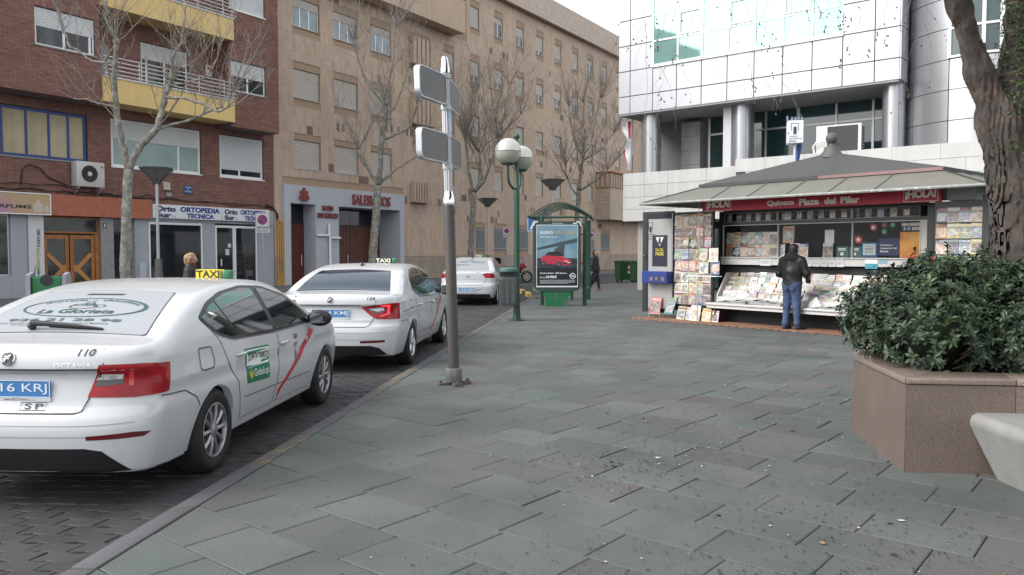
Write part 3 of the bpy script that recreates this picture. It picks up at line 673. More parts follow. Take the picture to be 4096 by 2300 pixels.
# ---------------------------------------------------------------- school and church building faced with tan stone
TAN = mat('tan_stone_tile', (.50, .378, .275), .8, objr=.08, var=.07, scale=.5, streak=.07, col2=(.48, .365, .30), mixs=.35, mixw=.52)
TAN2 = mat('tan_stone_cladding', (.50, .378, .275), .8, isl=.08, var=.07, scale=.5, streak=.07, col2=(.48, .365, .30), mixs=.35, mixw=.52)
TANB = mat('tan_backing', (.36, .26, .18), .9)
DTILE = mat('dark_accent_tile', (.22, .16, .135), .8, isl=.2)
DADO = mat('grey_brown_dado', (.34, .28, .23), .85, isl=.08, var=.12, scale=.7, streak=.1)
PGREY = mat('grey_church_portal', (.44, .455, .50), .75, var=.05, scale=2., bump=.15, bscale=90)
MAROON = mat('maroon_letters', (.23, .035, .035), .5)
DWOOD = mat('dark_red_wood', (.115, .03, .02), .5, var=.2, scale=5, streak=.25)
B_ = thing('church_building', 'long tan stone school and church building with rows of shuttered windows', 'building', FO, FA)
WE = 48.
cols = [13.62, 16.36, 19.12, 21.86, 24.58, 27.34, 30.1, 32.78, 35.42, 38.2, 41., 43.8]
wins = []                                               # u0, u1, z0, z1
left = [(1.78, 3.52), (4.44, 6.20), (7.16, 8.85)]
for z in (6.88, 10.2, 13.52):
    for u0, u1 in left: wins.append((u0, u1, z - 1.36, z, 3 if z > 13 else 1))
for z in (6.84, 10.12, 13.5, 16.86):
    for u in cols:
        if z > 16 and u < 15: continue
        wins.append((u, u + 1.06, z - 1.30, z, 2))
base = [(16.92, 18.02), (19.05, 20.6), (22.26, 23.5), (25., 26.3), (27.8, 29.1), (30.4, 31.6), (33.3, 34.2), (35.36, 37.15)]
bw_ = [(a, c_, 1.66, 3.04, 4) for a, c_ in base]
portal = (1.02, 9.75, 0, 4.72, 9)
louv = [(10.45, 11.85, 4.42, 5.5), (10.4, 12.35, 8.82, 10.2), (10.4, 12.35, 12.15, 13.6)]
hs_ = [w for w in wins] + bw_
b = MB(); hole_wall(b, .52, WE, 0, 19.6, [w[:4] + (.16,) for w in hs_] + [(1.1, 9.66, .0, 4.6, 1.62)], 0, .16, 0, 1); b.box(.52, WE, 1.8, 12, -.1, 19.6); b.poly([(WE, 0, 0), (WE, .5, 0), (WE, .5, 19.6), (WE, 0, 19.6)])
b.build('wall', [TANB, mat('tan_reveal', (.36, .27, .19), .85)], B_)
allh = [w[:4] for w in hs_] + [portal[:4]] + [l[:4] for l in louv]
pt = pieces(.55, 16., 1.30, 14.5, allh, .19, .42, .004, .37); pt2 = pieces(16., WE, 1.30, 18.0, allh, .19, .42, .004, .37)
r = random.Random(11); acc_ = set()
for _ in range(60):
    u = r.uniform(1, 40); z = r.choice((4.3, 5.2, 7.3, 7.8, 8.1, 10.6, 11.0, 11.4, 14.2, 3.6, 3.9)) + r.uniform(-.2, .2)
    for k in range(r.randint(1, 3)): acc_.add((round((u + k * .25) / .19), round(z / .42)))
dk = MB(); keep = []
for p in pt + pt2:
    k = (round(p[0] / .19), round(p[2] / .42))
    if k in acc_ and p[1] - p[0] > .15 and p[3] - p[2] > .3: dk.box(p[0] + .02, p[1] - .02, -.04, 0, p[2] + .08, p[3], 'k')
    else: keep.append(p)
dk.build('accent_tiles', DTILE, B_, kind='stuff')
clad(B_, 'stone_tile', 'stone_tiles', keep, 0., .03, TAN, TAN2, CL, .003, 300)
pd = MB()
for p in pieces(.55, WE, .0, 1.28, [portal[:4]], .42, .32, .006, .5): pd.box(p[0], p[1], -.04, 0, p[2], p[3], 'k')
pd.build('dado_stones', DADO, B_, kind='stuff')
r = random.Random(2)
for u0, u1, z0, z1, k in wins:
    if k == 3: window(B_, u0 + .03, u1 - .03, z0 + .02, z1 - .02, .06, WHITE, .30, SHUTB, (.3, .64), mat('pale_reflecting_glass', (.16, .22, .25), .05, spec=.9, var=.4, scale=1.5), .05, (.05, TANB), .06)
    elif k == 1: window(B_, u0 + .03, u1 - .03, z0 + .02, z1 - .02, .06, ALU, .985, SHUTB, (), GLASS, .045, (.05, mat('pale_sill', (.42, .39, .35), .8)), .06)
    else:
        s = .99 if z1 < 10.5 else r.choice((.8, .7, .6, .85, .5, .97, .97, .3))
        window(B_, u0 + .03, u1 - .03, z0 + .02, z1 - .02, .06, WHITE if s < .95 else ALU, s, SHUTB, (.5,), GLASS, .045, (.05, mat('pale_sill', (.42, .39, .35), .8)), .07)
BARS = mat('grey_window_bars', (.27, .29, .31), .5, .3)
for u0, u1, z0, z1, _ in bw_:
    w = window(B_, u0 + .02, u1 - .02, z0 + .02, z1 - .02, .1, BARS, 0, mull=(), pane=GLASS, fw=.05, sill=(.05, DADO)); b = MB(); n = int((u1 - u0) / .09)
    for i in range(n): u = u0 + (i + .5) * (u1 - u0) / n; b.box(u - .02, u + .02, -.02, .02, z0 + .03, z1 - .03)
    b.box(u0, u1, -.03, -.021, z1 - .12, z1 - .07); b.box(u0, u1, -.03, -.021, z0 + .07, z0 + .12); b.build('window_bars', BARS, w)
for u0, u1, z0, z1 in louv:
    n = 6 if z0 < 5 else 5; w = (u1 - u0) / n
    for i in range(n):
        b = MB(); a = u0 + i * w; b.box(a + .03, a + w - .10, -.32, 0, z0, z1); b.build('stone_fin', TAN2, B_)
    b = MB(); b.box(u0 - .04, u1 + .04, -.36, 0, z0 - .08, z0 - .003); b.build('fin_ledge', TANB, B_)
# terrace parapet of the lower left part, roof parapet of the right part
b = MB(); b.box(.52, 14.55, -.95, 0, 14.55, 14.7); b.box(.52, 14.55, -.95, -.75, 14.7, 16.5); b.build('terrace', TAN2, B_); b = MB(); b.box(.52, 14.58, -1.0, -.7, 16.503, 16.58); b.build('terrace_coping', TANB, B_)
b = MB()
for p in pieces(14.6, WE, 18.03, 19.7, [], .6, .28, .008, .5): b.box(p[0], p[1], -.46, -.43, p[2], p[3], 'k')
b.build('parapet_stones', mat('pale_pink_stone', (.52, .43, .36), .8, isl=.05, var=.06, streak=.06), B_, kind='stuff')
b = MB(); b.box(14.58, WE, -.43, .4, 18.0, 19.72); b.build('parapet', TANB, B_)
# corner oriel at the far end
b = MB(); b.box(34.5, 44, -1.25, -.002, 4.15, 7.95); orl = b.build('oriel', TANB, B_); b = MB()
for p in pieces(34.5, 44, 4.15, 6.7, [], .62, .30, .01, .5): b.box(p[0], p[1], -1.28, -1.25, p[2], p[3], 'k')
for z in range(8): b.box(34.47, 34.5, -1.24, -.62, 4.16 + z * .31, 4.45 + z * .31, 'r'); b.box(34.47, 34.5, -.61, -.01, 4.16 + z * .31, 4.45 + z * .31, 'r')
b.build('oriel_stones', mat('oriel_stone', (.46, .37, .28), .8, isl=.06, var=.05), orl, kind='stuff')
for i in range(20):
    b = MB(); b.box(34.55 + i * .47, 34.75 + i * .47, -1.36, -1.252, 6.78, 7.85); b.build('oriel_fin', TAN2, orl)
for i in range(3): b = MB(); b.box(34.40, 34.498, -1.15 + i * .42, -.95 + i * .42, 6.78, 7.85); b.build('oriel_fin', TAN2, orl)
b = MB(); b.box(34.4, 44.1, -1.4, 0, 7.952, 8.05); b.build('oriel_coping', mat('terracotta_coping', (.32, .12, .07), .8), orl)
# ---- church portal
b = MB(); po = [(1.42, 3.01, .0, 3.85), (4.60, 9.38, .0, 3.83)]
us = [(1.02, 1.42, 0, 4.72), (3.01, 4.60, 0, 4.72), (9.38, 9.75, 0, 4.72), (1.42, 3.01, 3.85, 4.72), (4.60, 9.38, 3.83, 4.72)]
for a, c_, z0, z1 in us: b.box(a, c_, -.14, .02, z0, z1)
for (a, c_, z0, z1), D in zip(po, (.76, 1.45)):
    b.poly([(c_, .02, z0), (c_, .02, z1), (c_, D, z1), (c_, D, z0)][::-1]); b.poly([(a, .02, z0), (a, .02, z1), (a, D, z1), (a, D, z0)]); b.poly([(a, .02, z1), (c_, .02, z1), (c_, D, z1), (a, D, z1)][::-1])
pt_ = b.build('portal', PGREY, B_)
for (a, c_, D, parts) in ((1.42, 3.01, .76, [(1.42, 3.01)]), (4.60, 9.38, 1.45, [(4.6, 6.98), (7.0, 9.38)])):
    for p, q in parts:
        b = MB(); n = max(3, int((q - p) / .26)); w = (q - p) / n
        for i in range(n): b.box(p + i * w + .006, p + (i + 1) * w - .006, D - .09, D - .04, .03, 2.92)
        d = b.build('door', DWOOD, B_); b = MB(); b.box(p, q, D - .06, D - .02, 2.93, 3.8); b.build('fanlight', mat('dark_church_glass', (.012, .016, .02), .08, spec=.6), d)
        b = MB(); b.box(p, q, D - .10, D - .03, 2.90, 2.98); b.build('transom', mat('dark_transom', (.03, .012, .01), .5), d)
        b = MB(); b.tube([(q - .22, D - .13, .9), (q - .22, D - .13, 1.4)], .02, 6); b.build('door_handle', CHROME if 'chrome' in MC else mat('chrome', (.75, .75, .76), .12, 1.), d)
b = MB(); letters(b, 'SALESIANOS', 5.54, 8.52, 3.98, 4.52, -.18, .02, .06, 1.0); b.build('raised_lettering', MAROON, B_)
b = MB(); letters(b, 'IGLESIA', 3.42, 4.18, 3.58, 3.83, -.18, .012, .05, 1.05); letters(b, 'SAN IGNACIO', 3.10, 4.50, 3.21, 3.47, -.18, .012, .05, 1.05); b.build('raised_lettering', MAROON, B_)
# emblem: three linked figures
b = MB(T(2.2, -.20, 3.98) @ RX(PI / 2))
b.cyl(.075, 0, .06, 14, x=0, y=.56)
for s in (-1, 1):
    b.cyl(.062, 0, .06, 14, x=s * .19, y=.42)
    b.prism([(s * .10, .36), (s * .22, .33), (s * .33, .12), (s * .26, .08), (s * .20, .22), (s * .20, .0), (s * .12, .0), (s * .11, .2)], 0, .06)
b.prism([(-.13, .38), (-.05, .48), (.05, .48), (.13, .38), (.07, .30), (.05, .38), (.045, .02), (-.045, .02), (-.05, .38), (-.07, .30)], .002, .062)
for x in (-.10, .06): b.prism([(x, .0), (x + .04, .0), (x + .05, .25), (x + .0, .27)], .004, .064)
b.build('figure_emblem', MAROON, B_)
cr = thing('cross', 'tall white cross of two offset bent bars on the grey church portal', 'cross', B_.matrix_basis @ Vector((3.8, -.16, 0)), FA)
for pts in ([(-.03, 2.94), (.05, 2.94), (.05, 2.335), (-.82, 2.335), (-.82, 2.41), (-.03, 2.41)], [(.0 + .02, .35), (.10, .35), (.10, 2.22), (.80, 2.22), (.80, 2.30), (.02, 2.30)]):
    b = MB(RX(PI / 2)); b.prism(pts, .04, .12); b.build('bar', mat('white_cross_paint', (.85, .86, .86), .4), cr)
    b = MB(RX(PI / 2)); c0 = [(p[0] + .012, p[1] - .012) for p in pts]; b.prism(c0, .015, .035); b.build('bar_drop_shadow', mat('cross_shadow', (.05, .05, .06), .6), cr)  # dark copy shifted right and down, painted as the bar's shadow

# ---------------------------------------------------------------- modern office building with silver panels
MA = R(-40.1); MO = (4.77, 32.64, 0)
PANEL = mat('silver_composite_panel', (.50, .51, .53), .32, .2, objr=.03, spec=.6, var=.02, scale=.4)
PJ = mat('panel_joint', (.07, .075, .08), .8)
TEAL = mat('green_tinted_glazing', (.30, .54, .48), .04, .5, spec=1., var=.12, scale=.4)
TEALD = mat('dark_teal_glazing', (.018, .045, .045), .05, spec=.9, var=.4, scale=.35)
LIME = mat('pale_limestone_block', (.50, .495, .48), .7, objr=.04, var=.05, scale=1.2, streak=.07)
SOFFM = mat('grey_soffit_panel', (.30, .30, .305), .6)
CMET = mat('silver_column_metal', (.42, .425, .44), .3, .75, var=.03)
M_ = thing('office_building', 'modern office building with glossy silver panels and green ribbon windows on columns', 'building', MO, MA)
TOP = 16.2
ue = [-.55, 0, 1.04, 2.09, 3.14, 4.18, 5.22, 6.27, 7.31, 8.33, 9.36, 10.14]
ze = [7.15, 7.85, 8.86, 9.87, 10.88, 11.9, 12.9, 13.9, 14.9, 15.6, TOP]
b = MB(); b.box(-.54, 10.13, .04, 14, 7.17, TOP); b.build('core', PJ, M_)
def panel(x0, x1, z0, z1, y=0., name='facade_panel', m=PANEL, par=None):
    b = MB(); g = .014; b.box(x0 + g, x1 - g, y, y + .04, z0 + g, z1 - g); o = b.build(name, m, par or M_); bevel(o, .008, 1); return o
for a, c_ in zip(ue, ue[1:]):
    for z0, z1 in zip(ze, ze[1:]):
        if 1.03 < a and c_ < 8.4 and 8.85 < z0 < 12.8: continue
        panel(a, c_, z0, z1)
b = MB(); b.box(-.52, 10.1, .03, 14, 7.10, 7.168); b.build('soffit', SOFFM, M_)
for u in (.6, 2.0, 3.5, 5.2, 7., 8.6):
    b = MB(T(u, 1.3, 7.10)); b.lathe([(.09, -.012), (.11, -.004), (.11, .0)], 14); b.lathe([(0, -.006), (.09, -.006)], 14); b.build('downlight', ALU, M_)
# ribbon window
wx = [1.06, 2.14, 3.18, 4.22, 5.25, 6.27, 7.31, 8.31]; wz = [8.94, 9.87, 10.86, 11.9, 12.88]
b = MB()
for x in wx: b.box(x - .035, x + .035, -.02, .04, wz[0] - .04, wz[-1])
for z in wz: b.box(wx[0] - .03, wx[-1] + .03, -.015, .038, z - .035, z + .03)
b.box(wx[0] - .05, wx[-1] + .05, -.06, -.021, wz[0] - .10, wz[0] - .04)
rw_ = b.build('ribbon_window', ALU, M_)
for i, (a, c_) in enumerate(zip(wx, wx[1:])):
    for j, (z0, z1) in enumerate(zip(wz, wz[1:])):
        b = MB(T((a + c_) / 2, .012, (z0 + z1) / 2) @ RX(R(random.uniform(-.5, .5))) @ RZ(R(random.uniform(-.5, .5)))); hw, hh = (c_ - a) / 2 - .034, (z1 - z0) / 2 - .032
        b.box(-hw, hw, 0, .012, -hh, hh); b.build('pane', TEAL, rw_)
    if i in (1, 3, 5):
        z0, z1 = wz[1], wz[2]; b = MB()
        for q in ((a + .05, c_ - .05, z0 + .05, z0 + .12), (a + .05, c_ - .05, z1 - .12, z1 - .05), (a + .05, a + .12, z0 + .12, z1 - .12), (c_ - .12, c_ - .05, z0 + .12, z1 - .12)): b.box(q[0], q[1], -.035, .008, q[2], q[3])
        b.build('opening_light', WHITE, rw_)
# right end face of the block
for z0, z1 in zip(ze, ze[1:]):
    b = MB(); b.box(10.132, 10.17, .02, .86, z0 + .014, z1 - .014); b.build('facade_panel', PANEL, M_)
# columns
for u, y, r in ((.58, .72, .40), (4.40, .95, .42), (9.80, .72, .35)):
    b = MB(T(u, y, 0)); b.lathe([(r, 4.7), (r, 7.1)], 40); b.lathe([(r + .02, 4.72), (r + .02, 4.76)], 40); c_ = b.build('column', CMET, M_, smooth=40)
    for a in (-2.35, -.9):
        q = MB(T(u, y, 0)); q.tube([(r * math.cos(a) * 1.001, r * math.sin(a) * 1.001, 4.78), (r * math.cos(a) * 1.001, r * math.sin(a) * 1.001, 7.08)], .008, 4); q.build('column_joint', PJ, c_)
b = MB(); b.box(3.70, 4.02, .75, .95, 4.7, 7.1); b.build('column_facing', PANEL, M_)
# recessed upper lobby: stone pier, glazing
b = MB(); b.box(-.3, 10.4, 2.75, 3.2, 4.6, 7.1); b.build('lobby_wall', mat('lobby_wall_grey', (.18, .19, .19), .7), M_)
for k in range(4): b = MB(); b.box(1.15, 2.0, 2.2, 2.75, 4.6 + k * .58 + .006, 4.6 + (k + 1) * .58 - .006); b.build('stone_block', mat('grey_stone_block', (.30, .30, .29), .8, var=.08, streak=.08), M_)
gx = [2.2, 3.3, 3.55, 4.6, 5.9, 7.3, 8.6, 9.9]; b = MB()
for x in gx: b.box(x - .04, x + .04, 2.62, 2.72, 4.6, 7.08)
b.box(2.2, 9.9, 2.63, 2.71, 6.35, 6.42); lg = b.build('lobby_window', ALU, M_)
for a, c_ in zip(gx, gx[1:]): b = MB(); b.box(a + .04, c_ - .04, 2.66, 2.675, 4.6, 6.35); b.build('pane', TEALD, lg); b = MB(); b.box(a + .04, c_ - .04, 2.66, 2.675, 6.42, 7.08); b.build('pane', TEALD, lg)
b = MB(); b.box(-.2, 10.2, .1, 3.0, 4.45, 4.62); b.build('lobby_floor', SOFFM, M_)
# limestone podium
zs = [2.8, 3.28, 3.77, 4.26, 4.75]
for j, (z0, z1) in enumerate(zip(zs, zs[1:])):
    for a, c_ in ((-.3, .70), (.70, 1.75), (1.75, 3.4), (3.4, 4.78)): b = MB(); b.box(a + .004, c_ - .004, 0, .3, z0 + .005, z1 - .005); o = b.build('stone_block', LIME, M_); bevel(o, .006, 1)
b = MB(); b.box(-.28, 4.76, .03, .28, 2.82, 4.74); b.box(-.28, 11, .31, 1.3, 2.79, 4.5); b.box(-.28, -.02, .3, 6, 2.82, 4.74); b.build('podium_core', PJ, M_)
for k in range(5): b = MB(); b.box(.20, 1.0, .35, .9, k * .55 + .003, (k + 1) * .55 - .003 if k < 4 else 2.788); b.build('pier_block', mat('pale_concrete_pier', (.42, .415, .39), .8, var=.10, scale=2., streak=.12), M_)
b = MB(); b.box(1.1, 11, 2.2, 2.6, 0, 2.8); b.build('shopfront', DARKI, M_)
for a in range(6): b = MB(); b.box(1.2 + a * 1.5, 2.6 + a * 1.5, 2.1, 2.19, .1, 2.5); b.build('shop_window', TEALD, M_)
zs = [0, .5, 1, 1.5, 2., 2.5, 3., 3.5, 4.0, 4.45, 4.92]
for j, (z0, z1) in enumerate(zip(zs, zs[1:])):
    u = 5.2 - (j % 2) * .7
    while u < 22:
        b = MB(); b.box(max(u, 4.8) + .004, u + 1.4 - .004, -.55, -.2, z0 + .005, z1 - .005); b.build('stone_block', LIME, M_); u += 1.4
b = MB(); b.box(4.82, 22, -.52, .3, 0, 4.9); b.build('podium_core', PJ, M_)
# curved corner tower
c0 = M_.matrix_basis.inverted() @ Vector((15.6, 26.5, 0)); TR = 2.45
tz = [4.93, 5.66, 6.61, 7.55, 8.5, 9.45, 10.4, 11.35, 12.3, 13.3, 14.3, TOP]
b = MB(T(c0.x, c0.y, 0)); b.lathe([(TR - .04, 4.9), (TR - .04, TOP)], 64); b.lathe([(TR - .04, TOP), (0, TOP)], 64); b.build('tower_core', PJ, M_)
a0 = math.atan2(-26.5 + 0, -15.6) - MA            # bearing from the tower axis to the viewer, in the building frame
step = R(33); offs = [a0 - R(58) + k * step for k in range(-1, 6)]
for k, s0 in enumerate(offs):
    for j, (z0, z1) in enumerate(zip(tz, tz[1:])):
        if k == 2 and 7.5 < z0 < 11: continue
        b = MB(T(c0.x, c0.y, 0)); n = 10; g = .006
        ids = []
        for i in range(n + 1):
            a = s0 + g + (step - 2 * g) * i / n; ids.append((b.P((TR * math.cos(a), TR * math.sin(a), z0 + .012)), b.P((TR * math.cos(a), TR * math.sin(a), z1 - .012)), b.P(((TR - .04) * math.cos(a), (TR - .04) * math.sin(a), z0 + .012)), b.P(((TR - .04) * math.cos(a), (TR - .04) * math.sin(a), z1 - .012))))
        for p, q in zip(ids, ids[1:]): b.F((p[0], q[0], q[1], p[1])); b.F((p[2], q[2], q[0], p[0])); b.F((p[1], q[1], q[3], p[3]))
        b.F((ids[0][0], ids[0][1], ids[0][3], ids[0][2])); b.F((ids[-1][0], ids[-1][2], ids[-1][3], ids[-1][1]))
        b.build('tower_panel', CMET, M_, smooth=40)
s0 = offs[2]; tw = MB(T(c0.x, c0.y, 0)); 
for i in range(4):
    a = s0 + step * i / 3; M2 = T(c0.x, c0.y, 0) @ RZ(a); tw.M = M2; tw.box(TR - .05, TR + .03, -.05, .05, 7.58, 11.33)
for z in (7.58, 8.45, 9.4, 10.4, 11.28):
    for i in range(3):
        a = s0 + step * (i + .5) / 3; tw.M = T(c0.x, c0.y, 0) @ RZ(a); tw.box(TR - .06, TR + .02, -.20, .20, z, z + .07)
tw.M = I4; twn = tw.build('tower_window', WHITE, M_)
for i in range(3):
    for z0, z1 in ((7.65, 8.45), (8.52, 9.4), (9.47, 10.4), (10.47, 11.28)):
        b = MB(T(c0.x, c0.y, 0) @ RZ(s0 + step * (i + .5) / 3)); b.box(TR - .045, TR - .03, -.19, .19, z0, z1); b.build('pane', TEALD, twn)
# hanging flag beside the first column
fl = thing('flag', 'limp red and white flag hanging beside the left column of the office building', 'flag', M_.matrix_basis @ Vector((-.28, .55, 6.95)), MA)
b = MB(); n, m = 8, 14; r = random.Random(3)
for i in range(n + 1):
    for j in range(m + 1):
        t = j / m; wdt = (.30 + .12 * math.sin(j * .9)) * (1 - .25 * t); x = -.02 - wdt * i / n + .05 * math.sin(t * 3); b.P((x, .09 * math.sin(i * 2.1 + t * 2) + .03 * math.sin(j), -t * 2.0))
for i in range(n):
    for j in range(m): b.mi = 0 if (i < 3 and j < 5) or i == n - 1 and j > 7 else 1; k = i * (m + 1) + j; b.F((k, k + 1, k + m + 2, k + m + 1))
b.build('cloth', [mat('flag_crimson', (.36, .02, .05), .8), mat('flag_white', (.62, .63, .65), .8)], fl, smooth=True); b = MB(); b.tube([(.02, 0, .05), (-.02, -.02, -2.1)], .018, 6); b.tube([(.02, 0, .05), (.5, .1, -.3)], .015, 6); b.build('pole', ALU, fl)

# ---------------------------------------------------------------- far buildings glimpsed at the end of the street
FB = thing('apartment_building', 'distant orange brick apartment building glimpsed between the office columns', 'building', (12.6, 78, 0), R(35))
b = MB(); b.box(0, 16, 0, 10, -.1, 14.2); b.build('wall', mat('orange_brick_wall', (.34, .15, .09), .85, var=.08, scale=.6), FB)
for k in range(4):
    for i in range(5): b = MB(); b.box(1 + i * 3., 2.4 + i * 3., -.05, .03, 3.6 + k * 2.8, 5.1 + k * 2.8); w = b.build('window', WHITE, FB); b = MB(); b.box(1.1 + i * 3, 2.3 + i * 3, -.07, -.052, 3.7 + k * 2.8, 5.0 + k * 2.8); b.build('pane', GLASS, w)
    b = MB(); b.box(.3, 15, -1., 0, 3.3 + k * 2.8, 3.45 + k * 2.8); b.build('balcony', mat('pale_slab', (.45, .43, .41), .8), FB); b = MB(); [b.box(.3, 15, -1., -.97, 3.6 + k * 2.8 + j * .2, 3.66 + k * 2.8 + j * .2) for j in range(5)]; b.build('railing', ALU, FB)
b = MB(); b.prism([(-.6, -.9), (16.6, -.9), (16.6, 10.6), (-.6, 10.6)], 14.2, 14.5); b.build('roof', mat('terracotta_roof', (.40, .15, .08), .8, var=.15, scale=2), FB)
b = MB(); b.box(.2, 15, -.1, 0, .1, 2.2); b.mi = 1; b.box(.2, 15, -.14, -.02, 2.25, 3.0); b.build('shopfront', [DARKI, mat('red_shop_fascia', (.35, .04, .04), .5)], FB)
TB = thing('apartment_building', 'distant building with terracotta roof peeking above the tan parapet', 'building', (14, 92, 0), FA)
b = MB(); b.box(-6, 12, 0, 10, 0, 24.5); b.build('wall', mat('pale_far_wall', (.4, .33, .28), .85), TB); b = MB(); b.poly([(-6.8, -.8, 24.4), (12.8, -.8, 24.4), (12.8, 5, 26.4), (-6.8, 5, 26.4)]); b.poly([(12.8, 10.8, 24.4), (-6.8, 10.8, 24.4), (-6.8, 5, 26.4), (12.8, 5, 26.4)]); b.poly([(-6.8, -.8, 24.4), (-6.8, 5, 26.4), (-6.8, 10.8, 24.4)]); b.build('roof', mat('terracotta_roof', (.40, .15, .08), .8), TB)
# ================================================================ KIOSK
KA = R(-49.7); KO = (4.64, 18.07, 0)
KG = mat('dark_green_grey_kiosk_metal', (.022, .028, .026), .4, spec=.5)
KW = mat('off_white_counter', (.52, .51, .49), .5, var=.04, streak=.05)
KROOF = mat('grey_zinc_roof', (.056, .055, .054), .75, .0, var=.07, scale=1.5, speck=(55., .72, (.26, .28, .26)))
KAWN = mat('yellowed_awning_panel', (.135, .129, .108), .6, var=.10, scale=2.2, streak=.05, speck=(34., .70, (.12, .105, .08)))
KRED = mat('kiosk_red_banner', (.42, .012, .035), .45)
CRM = mat('cream_print', (.80, .76, .66), .5)
PANE = mat('clear_kiosk_glass', (.03, .035, .04), .03, spec=.8, alpha=.08)
K = thing('kiosk', 'newspaper kiosk with grey hipped roof, pale glass awning and red banner', 'kiosk', KO, KA)
b = MB(); b.box(-.3, 5.6, .3, 1.9, .0, .16); b.box(-.28, 4.9, .34, 1.88, .16, .42); b.build('plinth', mat('black_plinth', (.012, .012, .013), .7), K)
b = MB(); b.box(-.28, 4.7, .62, 1.85, .5, 2.5, 'f'); b.box(-.28, 4.7, .60, .70, 1.06, 1.26); b.build('cabin', mat('kiosk_cabin', (.03, .034, .034), .6), K)
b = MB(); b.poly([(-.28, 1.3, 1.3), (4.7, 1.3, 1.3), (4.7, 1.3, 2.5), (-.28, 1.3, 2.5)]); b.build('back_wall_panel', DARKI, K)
for u0, u1 in ((-.30, -.20), (4.34, 4.46), (4.56, 4.66)): b = MB(); b.box(u0, u1, .48, .62, .16, 2.52); b.build('post', KG, K)
for z0, z1, y0 in ((2.20, 2.27, .50), (2.47, 2.53, .50)): b = MB(); b.box(-.2, 4.34, y0, .60, z0, z1); b.build('rail', KG, K)
b = MB(); b.box(-.2, 4.34, .49, .52, 2.185, 2.2); b.box(-.2, -.185, .49, .52, 1.47, 2.185); b.box(4.20, 4.22, .49, .52, 1.47, 2.185); b.box(4.22, 4.33, .5, .56, 1.47, 2.185); wf = b.build('window_frame', mat('pale_kiosk_frame', (.5, .5, .44), .5), K)
for u in (1.20, 2.87): b = MB(); b.box(u - .022, u + .022, .485, .56, 2.27, 2.47); b.box(u - .02, u + .02, .52, .56, 1.47, 2.18) if u < 2 or True else None; b.build('mullion', mat('grey_mullion', (.24, .25, .25), .5), K)
for a, c_ in ((-.18, 1.18), (1.22, 2.85), (2.89, 4.19)):
    b = MB(); b.box(a, c_, .535, .543, 1.47, 2.18); b.build('pane', PANE, wf)
    b = MB(); b.box(a, c_, .535, .543, 2.275, 2.465); b.build('transom_pane', PANE, wf)
    b = MB(); [b.box(q[0], q[1], .515, .53, q[2], q[3]) for q in ((a, c_, 2.272, 2.282), (a, c_, 2.458, 2.468), (a, a + .01, 2.282, 2.458), (c_ - .01, c_, 2.282, 2.458))]; b.build('transom_frame', mat('grey_mullion', (.24, .25, .25), .5), K)
# ledge, sloping display, bench
b = MB(); b.box(-.2, 4.3, .42, .60, 1.30, 1.455); b.box(-.2, 4.3, .38, .60, 1.455, 1.475); b.build('ledge', KW, K)
b = MB(); M0 = b.M; b.prism([(0, 0)] * 0 or [(.10, .48), (.62, .48), (.62, 1.10), (.50, 1.10), (.10, .62)], 0, 0) if False else None
def yz(mb, pts, x0, x1):
    lo = [mb.P((x0, p[0], p[1])) for p in pts]; hi = [mb.P((x1, p[0], p[1])) for p in pts]; n = len(pts); mb.F(lo); mb.F(hi[::-1])
    for i in range(n): mb.F((lo[i], hi[i], hi[(i + 1) % n], lo[(i + 1) % n]))
for u in (-.02, 4.32): b = MB(); yz(b, [(.02, .46), (.62, .46), (.62, 1.12), (.38, 1.12), (.02, .62)], u, u + .03); b.build('display_cheek', KW, K)
b = MB(); b.box(.01, 4.32, .03, .055, .455, .585); b.build('display_lip', KW, K)
SLP = []
for r_ in range(5):
    y0, z0 = .09 + r_ * .095, .52 + r_ * .103; SLP.append((y0, z0)); b = MB(); b.box(.01, 4.32, y0 + .04, y0 + .055, z0 - .04, z0 + .06); b.box(.01, 4.32, y0 - .03, y0 + .04, z0 - .04, z0 - .02); b.build('display_step', mat('grey_display_step', (.3, .3, .3), .6), K)
b = MB(); b.box(-.16, 4.5, -.22, .36, .40, .447); o = b.build('bench', KW, K); bevel(o, .008, 2); b = MB(); b.box(-.14, 4.48, -.19, .36, .33, .39); o = b.build('bench_apron', KW, K)
for u in (.02, 4.3): b = MB(); b.box(u, u + .04, -.12, .34, .0, .33); b.build('bench_leg', mat('dark_brown_bench_leg', (.05, .03, .025), .6), K)
# hipped roof, finial, awning of framed panels
EU0, EU1, EY0, EY1, EZ = -.53, 4.80, .0, 1.93, 3.06; ap = (2.16, .965, 3.70)
b = MB(); e = [b.P(p) for p in ((EU0, EY0, EZ + .07), (EU1, EY0, EZ + .07), (EU1, EY1, EZ + .07), (EU0, EY1, EZ + .07))]; l = [b.P(p) for p in ((EU0, EY0, EZ), (EU1, EY0, EZ), (EU1, EY1, EZ), (EU0, EY1, EZ))]; a_ = b.P(ap)
for i in range(4): b.F((e[i], e[(i + 1) % 4], a_)); b.F((l[i], l[(i + 1) % 4], e[(i + 1) % 4], e[i]))
b.F(l[::-1]); b.build('roof', KROOF, K)
b = MB(); b.box(2.4, 4.78, -.006, -.001, EZ + .005, EZ + .066); b.build('faded_red_trim', mat('faded_red_trim', (.22, .13, .13), .6, var=.12), K)
b = MB(T(ap[0], ap[1], 0)); b.lathe([(.24, 3.58), (.22, 3.66), (.17, 3.72), (.15, 3.80), (.075, 3.83), (.06, 3.88)], 20); b.ball(.125, (0, 0, 3.99), 20, 12); b.build('finial', mat('dark_finial', (.085, .08, .078), .6), K, smooth=50)
